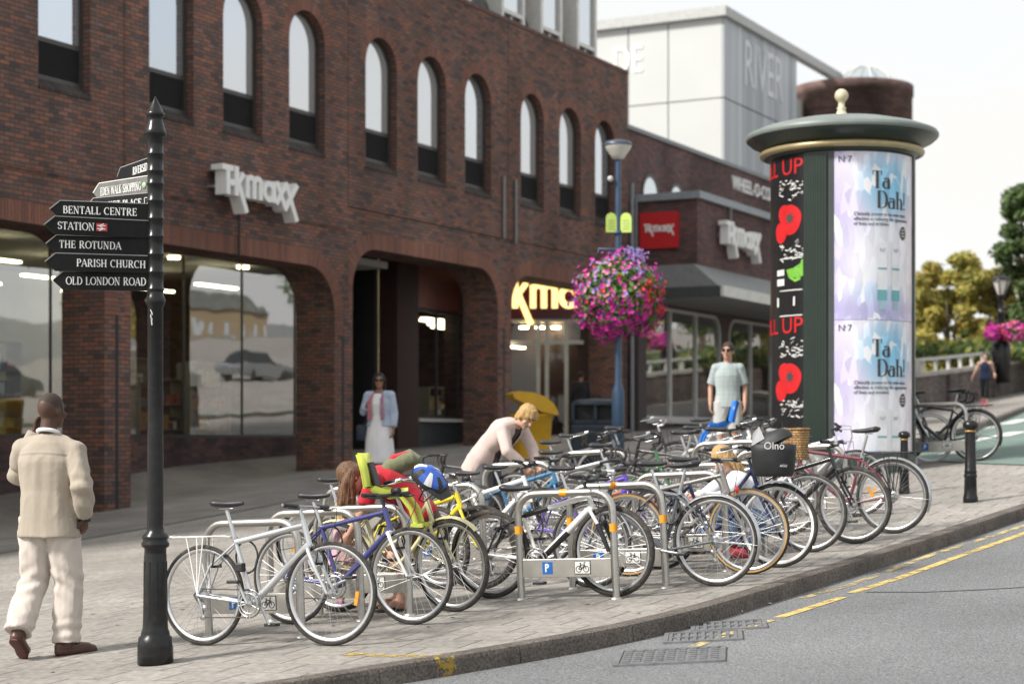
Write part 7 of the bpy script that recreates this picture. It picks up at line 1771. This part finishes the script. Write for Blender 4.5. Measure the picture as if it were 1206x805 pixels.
J = stand_pose(hf=V((1, .35, -.02)), elR=V((.02, -.26, 1.16)), wrR=V((.13, -.17, 1.24)), hdR=V((.2, .6, .55)), pnR=V((-1, 0, .2)), curlR=.9)
root, hp, Rm, side = person('person', 'dark haired woman in a white dress, pale denim jacket and sunglasses by the dark recess', p, rad(-108), Hw, J, SK_M, fem=True, hairspec=long_hair(hair_mat('black_hair', (.014, .011, .010)), .26), hair_m=None)
b = MB(); b.loft([(V((0, 0, .36)), .235, .20), (V((0, 0, .70)), .215, .175), (V((0, 0, .95)), .185, .135), (V((0, 0, 1.10)), .145, .115), (V((.012, 0, 1.28)), .165, .135), (V((0, 0, 1.40)), .14, .10), (V((0, 0, 1.44)), .08, .075)], (0, 1, 0), 26); remesh(b, 'dress', cloth('white_cotton', (.80, .79, .80)), root, .009, 5, .008, 7)
jk = top(root, J, 'denim_jacket', cloth('pale_denim', (.42, .48, .60)), hem=.02, f=1.10, add=.02, sl=(.072, .064, .052, .95), fem=True, wr=.007)
# open the jacket at the front
bm = bmesh.new(); bm.from_mesh(jk.data); bmesh.ops.delete(bm, geom=[f for f in bm.faces if f.calc_center_median().x > .04 and abs(f.calc_center_median().y) < .085 + .03 * (1.4 - f.calc_center_median().z)], context='FACES'); bm.to_mesh(jk.data); bm.free()
for sg, c in ((-1, (.45, .12, .14)), (1, (.35, .16, .22))):
    b = MB(); b.loft([(V((.02, sg * .075, 1.47)), .022, .012), (V((.135, sg * .095, 1.36)), .030, .014), (V((.165, sg * .105, 1.2)), .034, .012), (V((.155, sg * .11, 1.03)), .036, .010)], (0, 1, 0), 12); remesh(b, 'scarf', cloth('scarf_%d' % sg, c, check=(.04, (.55, .5, .62))), root, .006, 2, .005, 20)
shoes(root, J, mat('tan_sandal', (.35, .22, .12), .5))
o = MB(); o.loft([(V((0, 0, 0)), .12, .05), (V((0, 0, .02)), .14, .06), (V((0, 0, .24)), .13, .05), (V((0, 0, .27)), .11, .02)], (1, 0, 0), 18); b = o.build('shoulder_bag', mat('navy_canvas', (.025, .03, .05), .7, 0, .15))
b.location = p + V((-.27, .05, .78)); tag(b, 'dark navy shoulder bag hanging at the side of the woman in white', 'bag')
s = MB(); s.tube([(0, 0, .26), (.06, -.03, .45), (.10, -.02, .58)], .01, 6); s.build('strap', mat('navy_canvas', (0, 0, 0)), b)
sunglasses(root, hp)

# --- woman in the cardigan, bending over the bicycles
py = 19.0; p = V(((583 - 603) * py / F, py, 0)); p.z = gz(p.x, p.y)
J = stand_pose(pelvis=V((-.12, 0, .90)), waist=V((-.04, 0, 1.02)), chest=V((.14, 0, 1.17)), neck=V((.29, 0, 1.255)), head=V((.41, -.01, 1.325)), hf=V((.70, -.22, -.68)), hu=V((.70, 0, .72)),
    shL=V((.235, .18, 1.20)), shR=V((.215, -.18, 1.20)), elL=V((.36, .21, .97)), elR=V((.30, -.23, .96)), wrL=V((.47, .10, .80)), wrR=V((.44, -.10, .80)), hdL=V((.6, -.25, -.75)), hdR=V((.6, .25, -.75)), curlL=.9, curlR=.9,
    hipL=V((-.13, .09, .86)), hipR=V((-.13, -.09, .86)), knL=V((-.04, .10, .48)), knR=V((-.04, -.10, .48)))
root, hp, Rm, side = person('person', 'short haired blonde woman in a pale pink beige cardigan bending over the bicycles', p, rad(-32), 1.70, J, SK_F, fem=True, hairspec=short_hair(hair_mat('blonde_hair', (.50, .32, .13)), 1.10))
top(root, J, 'dark_top', cloth('brown_top', (.07, .045, .045)), hem=.05, f=1.02, add=.006, sl=None, fem=True)
cg = top(root, J, 'cardigan', cloth('pink_beige_knit', (.58, .465, .43), wr=.4), hem=.22, f=1.12, add=.022, sl=(.074, .066, .050, .95), fem=True, wr=.009)
bm = bmesh.new(); bm.from_mesh(cg.data); fr = (J['chest'] - J['waist']).normalized().cross(V((0, 1, 0))); fr = fr if fr.x > 0 else -fr
bmesh.ops.delete(bm, geom=[f for f in bm.faces if f.normal.dot(fr) > .25 and abs(f.calc_center_median().y + .01) < .055 and (f.calc_center_median() - J['waist']).dot((J['chest'] - J['waist']).normalized()) > -.1], context='FACES'); bm.to_mesh(cg.data); bm.free()
trousers(root, J, 'trousers', cloth('grey_trousers', (.10, .10, .11)), fem=True); shoes(root, J, M_BPLAS)

# --- man in the checked shirt
p = locate(857, 404, 1.78, 20, 44) or PX(857, 541, 27.6)
p = V(((857 - 603) * 26.6 / F, 26.6, 0)); p.z = EYE + (HV - 404) * 26.6 / F - 1.78
gp = gz(p.x, p.y); print('check', EYE + (HV - 404) * 26.6 / F - gp); Hc = EYE + (HV - 404) * 26.6 / F - gp; p.z = gp
J = stand_pose(hf=V((1, -.25, .0)), shL=V((0, .165, 1.40)), shR=V((0, -.165, 1.40)), elL=V((-.03, .24, 1.13)), elR=V((-.03, -.24, 1.13)), wrL=V((.06, .24, .90)), wrR=V((.06, -.24, .90)))
root, hp, Rm, side = person('person', 'man in a pale checked short sleeved shirt and sunglasses standing by the shop windows', p, rad(-98), Hc, J, SK_L, hairspec=short_hair(hair_mat('brown_hair', (.05, .03, .02)), .99, False, .003), fat=.90)
top(root, J, 'shirt', cloth('pale_check_shirt', (.40, .455, .46), check=(.06, (.24, .33, .35))), hem=.10, f=1.03, add=.012, sl=(.066, .066, .063, .5), wr=.008)
trousers(root, J, 'shorts', cloth('stone_shorts', (.46, .47, .46)), r=(.115, .105, .10), end=.45)
shoes(root, J, M_BPLAS); sunglasses(root, hp)

# --- runner
p = G(1160, 479); Hr = (479 - 415) * p.y / F
J = stand_pose(hf=V((1, 0, 0)), elL=V((-.14, .27, 1.14)), wrL=V((.06, .32, .98)), elR=V((.02, -.30, 1.15)), wrR=V((-.05, -.40, .95)), hdR=V((-.2, -.2, -1)), hdL=V((.9, 0, -.2)), knL=V((.13, .07, .52)), anL=V((.10, .06, .10)), toL=V((.25, .07, .04)), knR=V((.0, -.07, .50)), anR=V((-.24, -.07, .22)), toR=V((-.16, -.07, .07)), curlL=1.1)
root, hp, Rm, side = person('person', 'woman running in a navy vest, black cropped leggings and pink shoes', p, rad(-104), Hr, J, SK_F, fem=True, hairspec=short_hair(hair_mat('dark_hair', (.03, .018, .014)), .98, False, .003))
top(root, J, 'vest', cloth('navy_vest', (.015, .022, .055)), hem=.06, f=1.05, add=.008, sl=None, fem=True, wr=.004)
trousers(root, J, 'leggings', cloth('black_lycra', (.012, .013, .016)), r=(.095, .064, .056), end=.80, f=1.03, fem=True, wr=.003); shoes(root, J, mat('pink_shoe', (.60, .04, .16), .5))

# --- woman in red bending down, and the child beside her
p = G(462, 717); s_ = F / p.y
J = stand_pose(pelvis=V((-.22, 0, .76)), waist=V((-.12, 0, .90)), chest=V((.06, 0, 1.01)), neck=V((.21, 0, 1.06)), head=V((.325, .0, 1.04)), hf=V((.55, .10, -.83)), hu=V((.83, 0, .52)),
    shL=V((.16, .17, 1.03)), shR=V((.16, -.17, 1.03)), elL=V((.24, .20, .79)), elR=V((.22, -.21, .78)), wrL=V((.35, .12, .60)), wrR=V((.34, -.12, .60)), hdL=V((.5, -.2, -.8)), hdR=V((.5, .2, -.8)), curlL=.8, curlR=.8,
    hipL=V((-.23, .09, .72)), hipR=V((-.23, -.09, .72)), knL=V((.0, .13, .43)), knR=V((.0, -.13, .43)), anL=V((-.06, .13, .085)), anR=V((-.06, -.13, .085)), toL=V((.10, .15, .03)), toR=V((.10, -.15, .03)))
def hang_hair(root, hp, Rm):
    b = MB(); b.ell(hp(-.020, 0, .036), (.104, .092, .104), 20, 14, Rm); h = hp(0, 0, 0)
    for sg in (-1, 1):
        for k in range(3):
            a = hp(-.03 + .04 * k, sg * .075, .03); b.cap(a, V((a.x + .02 * k - .01, a.y + sg * .02, h.z - .20)), .034, .026); b.cap(V((a.x + .02 * k - .01, a.y + sg * .02, h.z - .20)), V((a.x + .03, a.y + sg * .01, h.z - .33 + .03 * k)), .026, .010)
    b.cap(hp(-.08, 0, .0), hp(-.06, .0, -.12), .06, .045); remesh(b, 'hair', hair_mat('brown_long_hair', (.16, .085, .045)), root, .007, 2, .010, 20)
root, hp, Rm, side = person('person', 'long haired woman in a red top bending down behind the blue bicycle', p, rad(188), 1.68, J, SK_L, fem=True, hairspec=hang_hair)
top(root, J, 'red_top', cloth('red_jersey', (.46, .022, .035)), hem=.05, f=1.08, add=.012, sl=(.070, .064, .058, .5), fem=True, wr=.006)
trousers(root, J, 'shorts', cloth('brown_cotton', (.11, .065, .05)), r=(.105, .085, .08), end=.48, fem=True)
for S_ in 'LR':
    an, to = J['an' + S_], J['to' + S_]; b = MB(); b.loft([(V((an.x - .06, an.y, .006)), .03, .006), (V((an.x, an.y, .006)), .038, .008), (V((to.x, to.y, .006)), .045, .008), (V((to.x + .05, to.y, .006)), .025, .006)], (0, 1, 0), 12)
    b.tube([(an.x + .03, an.y - .04, .012), (to.x - .02, to.y, .065), (an.x + .03, an.y + .04, .012)], .006, 5); b.build('flip_flop', M_BPLAS, root)
bp_ = p + Matrix.Rotation(rad(188), 3, 'Z') @ V((-.05, 0, 1.07)); o = empty('backpack', bp_, rad(188), 'olive and red backpack on the back of the bending woman', 'backpack'); o.rotation_euler = (0, rad(28), rad(188)); o.scale = (.8, .8, .8)
b = MB(); b.loft([(V((-.20, 0, -.02)), .13, .05), (V((-.16, 0, .03)), .16, .09), (V((.06, 0, .05)), .15, .09), (V((.16, 0, .03)), .12, .06), (V((.20, 0, 0)), .06, .03)], (0, 1, 0), 20); remesh(b, 'body', cloth('olive_canvas', (.16, .17, .10), wr=.6), o, .008, 3, .010, 12)
b = MB(); b.loft([(V((-.18, 0, .09)), .10, .02), (V((.0, 0, .12)), .11, .03), (V((.08, 0, .10)), .08, .02)], (0, 1, 0), 16); remesh(b, 'pocket', cloth('red_jersey', (0, 0, 0)), o, .007, 2, .004, 12)
p = G(404, 716); 
J = stand_pose(head=V((.01, 0, 1.60)), wrL=V((.16, .20, 1.05)), wrR=V((.16, -.20, 1.05)), hdL=V((1, 0, .2)), hdR=V((1, 0, .2)))
root, hp, Rm, side = person('person', 'small blonde child in a pink dress and purple clogs, half hidden behind the silver bicycle', p, rad(10), .84, J, SK_F, fem=True, hairspec=long_hair(hair_mat('fair_hair', (.52, .38, .20)), .22, 1.35, True), vox=.012)
b = MB(); b.loft([(V((0, 0, .50)), .34, .30), (V((0, 0, .80)), .28, .23), (V((0, 0, 1.10)), .20, .16), (V((0, 0, 1.35)), .19, .15), (V((0, 0, 1.45)), .10, .09)], (0, 1, 0), 24); remesh(b, 'dress', cloth('pink_dress', (.62, .36, .46)), root, .014, 4, .012, 7)
shoes(root, J, mat('purple_clog', (.30, .05, .30), .5))

# --- crouching blonde girl
p = G(872, 655)
J = stand_pose(pelvis=V((-.18, 0, .33)), waist=V((-.13, 0, .48)), chest=V((.0, 0, .66)), neck=V((.10, 0, .78)), head=V((.18, 0, .91)), hf=V((.8, .15, -.6)), hu=V((.6, 0, .8)),
    shL=V((.07, .17, .73)), shR=V((.07, -.17, .73)), elL=V((.27, .22, .57)), elR=V((.27, -.22, .57)), wrL=V((.44, .10, .55)), wrR=V((.44, -.10, .55)), hdL=V((1, -.2, .1)), hdR=V((1, .2, .1)), curlL=.9, curlR=.9,
    hipL=V((-.18, .10, .31)), hipR=V((-.18, -.10, .31)), knL=V((.20, .17, .47)), knR=V((.20, -.17, .47)), anL=V((-.02, .14, .09)), anR=V((-.02, -.14, .09)), toL=V((.14, .16, .03)), toR=V((.14, -.16, .03)))
root, hp, Rm, side = person('person', 'blonde girl in a white top and jeans crouching between the bicycles', p, rad(196), 1.62, J, SK_F, fem=True, hairspec=long_hair(hair_mat('honey_hair', (.52, .33, .14)), .24, 1.08))
top(root, J, 'white_top', cloth('white_jersey', (.74, .76, .80)), hem=.04, f=1.08, add=.012, sl=(.070, .062, .050, .9), fem=True); trousers(root, J, 'jeans', cloth('blue_jeans', (.10, .16, .27)), r=(.10, .078, .068), end=.95, fem=True); shoes(root, J, mat('red_shoe', (.40, .04, .06), .5))

# --- shopper in the entrance
p = V(((684 - 603) * 48.6 / F, 48.6, 0)); p.z = gz(p.x, p.y)
J = stand_pose(); root, hp, Rm, side = person('person', 'dim figure in dark clothes walking into the shop entrance', p, rad(80), 1.70, J, SK_M, hairspec=short_hair(hair_mat('dark_hair', (.03, .018, .014)), 1.0, False))
top(root, J, 'jacket', cloth('dark_jacket', (.022, .022, .026)), hem=.10, f=1.14); trousers(root, J, 'trousers', cloth('dark_trousers', (.02, .022, .03))); shoes(root, J, M_BPLAS)
# ------------------------------------------------------------------ far side: parapet, bridge lamps, trees, street across the road
M_PARA = brick_mat('parapet_brick', .225, .075, .010, [(0, (.08, .065, .06)), (.5, (.115, .092, .085)), (1, (.15, .125, .115))], (.10, .09, .085), stain=.5, sscale=.5)
M_STONE = mat('pale_stone', (.36, .345, .31), .8, 0, .2, 2, .3, 30, dirt=.2)
A, B_ = G(1050, 490), G(1340, 437)
par = empty('bridge_parapet', A, 0, 'long dark brick parapet with pale stone coping and rail behind the running woman', 'wall')
w1 = MB(); cp_ = MB(); rl = MB()
N_ = 14; dv = (B_ - A); dv.z = 0; tn = dv.normalized(); nn = Vector((-tn.y, tn.x, 0))
def seg(mb, p, q, t0, t1, z0, z1):
    a = [p + nn * t0, p + nn * t1, q + nn * t1, q + nn * t0]; vs = [Vector((v.x, v.y, gz(v.x, v.y) + z)) - A for z in (z0, z1) for v in a]
    mb.add(vs, [(3, 2, 1, 0), (4, 5, 6, 7), (0, 1, 5, 4), (1, 2, 6, 5), (2, 3, 7, 6), (3, 0, 4, 7)], False, [[(0, 0)] * 4, [(0, 0), (0, .3), (1, .3), (1, 0)]] + [[((p - A).length, z0), ((p - A).length, z0), ((p - A).length, z1), ((p - A).length, z1)], [((p - A).length, z0), ((q - A).length, z0), ((q - A).length, z1), ((p - A).length, z1)], [(0, z0), (.3, z0), (.3, z1), (0, z1)], [((q - A).length, z0), ((p - A).length, z0), ((p - A).length, z1), ((q - A).length, z1)]])
for i in range(N_):
    p, q = A.lerp(B_, i / N_), A.lerp(B_, (i + 1) / N_)
    seg(w1, p, q, 0, .35, -.5, 1.05); seg(cp_, p, q, -.05, .40, 1.054, 1.18)
    if i % 2 == 0: seg(w1, p, p.lerp(q, .3), -.12, -.003, -.5, 1.05)
    seg(rl, p, q, .10, .22, 1.52, 1.62)
    for k in range(2): m_ = p.lerp(q, .25 + .5 * k); seg(rl, m_, m_ + tn * .10, .11, .21, 1.184, 1.52)
w1.build('wall', M_PARA, par); cp_.build('coping', M_STONE, par); rl.build('rail', mat('pale_rail', (.50, .50, .48), .5, 0, .1), par)
# embankment blocks left of the runner
c0_ = G(1072, 500); o = empty('stone_ramp_wall', c0_, math.atan2(tn.y, tn.x), 'stepped pale stone ramp wall just right of the advertising column', 'wall')
b = MB(); b.box(-1.5, 2.6, .6, 1.3, -.3, 1.25); b.build('base', M_PARA, o)
b = MB(); b.box(-1.6, 2.7, .5, 1.4, 1.254, 1.62); b.build('coping', M_STONE, o)
b = MB(); b.box(-1.5, 1.2, .7, 1.2, 1.624, 2.2); b.build('upper_block', M_STONE, o)
# victorian lamps on the parapet
def vlamp(u, vt, vb, Y, lab):
    c = PX(u, vb, Y); s = F / Y; h = (vb - vt) / s; o = empty('bridge_lamp', c, 0, lab, 'street lamp', 'ornate black bridge lamps')
    r = h * .035
    b = MB(); b.lathe([(0, -1.2), (r * 3.6, -1.2), (r * 3.6, h * .05), (r * 3, h * .08), (r * 2.2, h * .12), (r * 2.4, h * .16), (r * 1.5, h * .22), (r * 1.3, h * .45), (r * 1.7, h * .47), (r * 1.1, h * .5), (r * .9, h * .68), (r * 1.8, h * .70), (r * 1.2, h * .72)], 16); b.build('post', M_BLACK, o)
    b = MB(); b.lathe([(r * 1.5, h * .72), (r * 3.4, h * .90)], 6, smooth=False); b.build('lantern_glass', glass_mat('lantern_glass', .15, base=(.62, .60, .55)), o)
    b = MB(); b.lathe([(r * 3.7, h * .90), (r * 3.5, h * .92), (r * 2.0, h * .96), (r * .6, h * .97), (r * .5, h), (0, h)], 12); b.build('lantern_roof', M_BLACK, o)
    b = MB()
    for k in range(6):
        a = 2 * math.pi * k / 6; b.tube([(r * 1.5 * math.cos(a), r * 1.5 * math.sin(a), h * .72), (r * 3.45 * math.cos(a), r * 3.45 * math.sin(a), h * .90)], r * .3, 5)
    b.build('lantern_frame', M_BLACK, o)
vlamp(1179, 322, 410, 62, 'black ornate lantern post on the far parapet, the taller left one')
vlamp(1202, 333, 408, 70, 'black ornate lantern post on the far parapet, right of the taller one')
for u, v, ru, rv, Y, lab in ((1169, 391, 8, 9, 61.5, 'small magenta flower basket left of the ornate lantern'), (1195, 390, 15, 11, 61.5, 'wider magenta and red flower basket right of the ornate lantern')):
    s = F / Y; flower_ball('flower_basket', PX(u, v, Y), (ru / s, ru / s, rv / s), lab, 320, 300, int(u), .055, pal=[0, 0, 0, 4, 3 if u > 1180 else 0, 2], group='flower baskets on the bridge')
# trees ---------------------------------------------------------------------------------------------
M_BARK = mat('bark', (.10, .075, .055), .9, 0, .3, 3, .8, 12)
def leaf_mats(n, cols): return [leafy('%s_leaf_%d' % (n, i), c) for i, c in enumerate(cols)]
L_GOLD = leaf_mats('golden', [(.44, .39, .09), (.54, .46, .11), (.33, .33, .09), (.60, .46, .12)])
L_GREEN = leaf_mats('green', [(.09, .15, .05), (.13, .20, .065), (.07, .115, .04), (.18, .24, .08)])
L_DUSK = leaf_mats('olive', [(.19, .16, .085), (.15, .14, .075), (.23, .19, .10)])
def tree(base, H, R, mats, label, seed, nl=13000, leaf=.16, lo=.22, group='trees beyond the parapet', name='broadleaf_tree'):
    rnd = random.Random(seed); o = empty(name, base, rnd.uniform(0, 6), label, 'tree', group)
    b = MB(); b.tube([(0, 0, -.5), (.05, 0, H * .15), (.0, .08, H * .35), (.1, .0, H * .6), (0, 0, H * .85)], [R * .085, R * .07, R * .055, R * .03, R * .01], 9)
    cl = []
    for i in range(64):
        a = rnd.uniform(0, 6.28); t = rnd.random(); z = H * (lo + (1 - lo) * t); prof = math.sin(math.pi * min(1, .12 + .88 * (1 - t) ** .8 * 1.0)) ** .6 if t > .5 else (.55 + .9 * t)
        prof = min(1, prof); rr = R * prof * math.sqrt(rnd.uniform(.05, 1)); c = Vector((rr * math.cos(a), rr * math.sin(a), z)); cl.append((c, R * rnd.uniform(.20, .38)))
    for i in range(12):
        c = cl[i][0]; z0 = H * rnd.uniform(.15, .5); b.tube([(0, 0, z0), (c.x * .45, c.y * .45, (z0 + c.z) / 2 + .2), tuple(c)], [R * .035, R * .022, R * .008], 6)
    b.build('trunk', M_BARK, o)
    f = MB()
    for i in range(nl):
        c, r = cl[rnd.randrange(len(cl))]
        q = Vector((rnd.gauss(0, 1), rnd.gauss(0, 1), rnd.gauss(0, 1))).normalized() * r * rnd.uniform(.35, 1.08); p = c + Vector((q.x, q.y, q.z * .75))
        n_ = (q.normalized() + Vector((rnd.uniform(-1, 1), rnd.uniform(-1, 1), rnd.uniform(-.4, 1.2)))).normalized(); t = n_.orthogonal().normalized(); u_ = n_.cross(t); a = rnd.uniform(0, 3.14); t, u_ = t * math.cos(a) + u_ * math.sin(a), u_ * math.cos(a) - t * math.sin(a); L_ = leaf * rnd.uniform(.6, 1.3)
        f.m = int(min(len(mats) - 1, max(0, (mnoise.noise(c * .6) * .5 + .5) * len(mats) + rnd.uniform(-.8, .8))))
        f.add([p - t * L_, p - u_ * L_ * .45 + n_ * L_ * .1, p + t * L_, p + u_ * L_ * .45 + n_ * L_ * .1], [(0, 1, 2, 3)])
    f.build('crown', mats, o, uv=False); return o
def ptree(u, vtop, wpx, Y, mats, lab, seed, **k):
    x = (u - 603) * Y / F; z = gz(x, Y); H = EYE + (HV - vtop) * Y / F - z; return tree(Vector((x, Y, z)), H, wpx / F * Y, mats, lab, seed, **k)
ptree(1118, 304, 44, 72, L_GOLD, 'golden green tree showing right beside the advertising column', 11, lo=.05)
ptree(1168, 318, 38, 77, L_GOLD, 'golden green tree behind the ornate lantern', 12, lo=.05)
ptree(1080, 330, 34, 75, L_GOLD, 'golden green tree mostly hidden by the advertising column', 13, lo=.05)
ptree(1224, 226, 50, 68, L_GREEN, 'tall dark green tree leaning in at the right edge', 14, nl=12000, lo=.30)
ptree(1194, 308, 26, 71, L_DUSK, 'dull olive brown tree under the tall green tree', 15, nl=7000, lo=.05)
ptree(1245, 300, 40, 73, L_GOLD, 'golden tree just past the right edge', 16, lo=.05)
hm = MB()
for i in range(2600):
    u = random.uniform(1040, 1330); Y = random.uniform(64, 68); v = 424 - abs(random.gauss(0, 9)); p = PX(u, v, Y); q = Vector((random.uniform(-1, 1), random.uniform(-1, 1), random.uniform(0, 1))).normalized(); t = q.orthogonal().normalized(); w_ = q.cross(t)
    hm.m = random.randrange(3); hm.add([p - t * .22, p - w_ * .11, p + t * .22, p + w_ * .11], [(0, 1, 2, 3)])
tag(hm.build('undergrowth', L_GREEN[:2] + L_GOLD[2:3], uv=False), kind='stuff')
# across the road, out of frame to the right: what the shop windows mirror
def opp(n, d, L_, dep, h, m, lab, cat='building'):
    p = Q(n, d); o = empty('facing_building', p, BANG, lab, cat); b = MB(); b.box(0, L_, -dep, 0, -3, h); b.build('wall', m, o)
    r = MB(); r.prism([(-.4, h), (-dep - .4, h)] if False else [(0.3, h + .003), (-dep - .3, h + .003), (-dep * .5, h + 2.4)], -.3, L_ + .3, axis='x'); r.build('roof', M_SLATE, o)
    k = int(L_ / 2.6)
    for fl_ in range(int(h / 3.1)):
        for i in range(k):
            x = 1.0 + i * 2.6; f = MB(); f.box(x, x + 1.2, .003, .05, 1.0 + fl_ * 3.1, 2.6 + fl_ * 3.1); f.build('window', M_UGL, o)
opp(60, 40, 20, 9, 5.0, M_WHITE, 'white rendered two storey building across the road, outside the frame')
opp(98, 122, 26, 9, 4.0, mat('buff_brick', (.34, .26, .16), .85, 0, .15, 2), 'buff brick building far across the road, outside the frame')
for i, (n, d) in enumerate(((34, 22), (38, 28), (52, 70), (58, 100), (64, 120), (30, 8))):
    tree(Q(n, d), random.uniform(6.5, 9), random.uniform(2.4, 3.2), L_GREEN if i % 2 else L_GOLD, ['bushy golden roadside tree opposite the extension, outside the frame', 'dark green roadside tree opposite the extension, outside the frame', 'golden roadside tree across from the arcade, outside the frame', 'dark roadside tree far up the opposite side, outside the frame', 'golden roadside tree farthest up the opposite side, outside the frame', 'dark roadside tree opposite the bollards, outside the frame'][i], 30 + i, nl=3500, leaf=.26, group='roadside trees across the road')
for i, (n, d) in enumerate(((24, 72), (28, 82), (26, 94), (31, 104), (28, 116), (34, 126))):
    tree(Q(n, d), random.uniform(7, 10), random.uniform(2.8, 3.6), L_GREEN if i % 2 == 0 else L_GOLD, '%s tree %s along the rising road, outside the frame' % ('green' if i % 2 == 0 else 'golden', ['first', 'second', 'third', 'fourth', 'fifth', 'last'][i]), 50 + i, nl=3000, leaf=.30, group='trees along the rising road')
for i, (n, d) in enumerate(((27, 40), (27, 56))):
    q = Q(n, d); vl = q; o = empty('roadside_lamp', q, 0, ['black lantern post across the road, nearer one outside the frame', 'black lantern post across the road, farther one outside the frame'][i], 'street lamp', 'lantern posts across the road')
    b = MB(); b.lathe([(0, 0), (.2, 0), (.2, .5), (.08, .7), (.06, 3.6), (.12, 3.65), (.22, 4.2), (.02, 4.5), (0, 4.5)], 12); b.build('post', M_BLACK, o)

# cars on the far side of the road, outside the frame; the shop glass mirrors them
def car(n, d, col, lab, hd):
    q = Q(n, d); z = gz(q.x, q.y) - .12; o = empty('parked_car', (q.x, q.y, z), hd, lab, 'car', 'cars standing on the road')
    pt = mat('car_%.2f_%.2f_%.2f' % col, col, .25, .2, .03, coat=.8)
    b = MB(); b.prism([(-2.1, .32), (2.1, .32), (2.12, .62), (1.9, .78), (1.1, .90), (-1.95, .95), (-2.12, .7)], -.86, .86); b.build('body', pt, o)
    c = MB(); vs = []
    for y, k in ((-.80, 0), (.80, 0), (-.62, 1), (.62, 1)):
        for x in ((-1.75, 1.0) if k == 0 else (-1.25, .35)): vs.append((x, y, .9 if k == 0 else 1.44))
    c.add(vs, [(0, 1, 5, 4), (2, 6, 7, 3), (0, 4, 6, 2), (1, 3, 7, 5)]); c.build('window', mat('car_glass', (.02, .025, .028), .05), o)
    r = MB(); r.box(-1.26, .36, -.63, .63, 1.44, 1.49, .02); r.build('roof', pt, o)
    for x in (-1.3, 1.3):
        for y in (-.80, .80):
            w_ = MB(); w_.lathe([(0, -.1), (.2, -.11), (.31, -.1), (.32, -.06), (.32, .06), (.31, .1), (.2, .11), (0, .1)], 22, (x, y, .32), 'y'); w_.build('wheel', M_RUBBER, o)
    for y in (-.6, .6): h = MB(); h.ell((2.06, y, .62), (.07, .16, .08), 12, 8); h.build('headlight', M_CHROME, o)
car(25, 38, (.30, .31, .32), 'silver grey car on the road opposite, outside the frame', BANG)
car(25.5, 46, (.20, .21, .22), 'mid grey car on the road opposite, outside the frame', BANG)
car(26, 58, (.04, .05, .07), 'dark car on the road opposite, outside the frame', BANG)
car(24, 27, (.10, .11, .12), 'dark grey car on the road opposite, outside the frame', BANG)
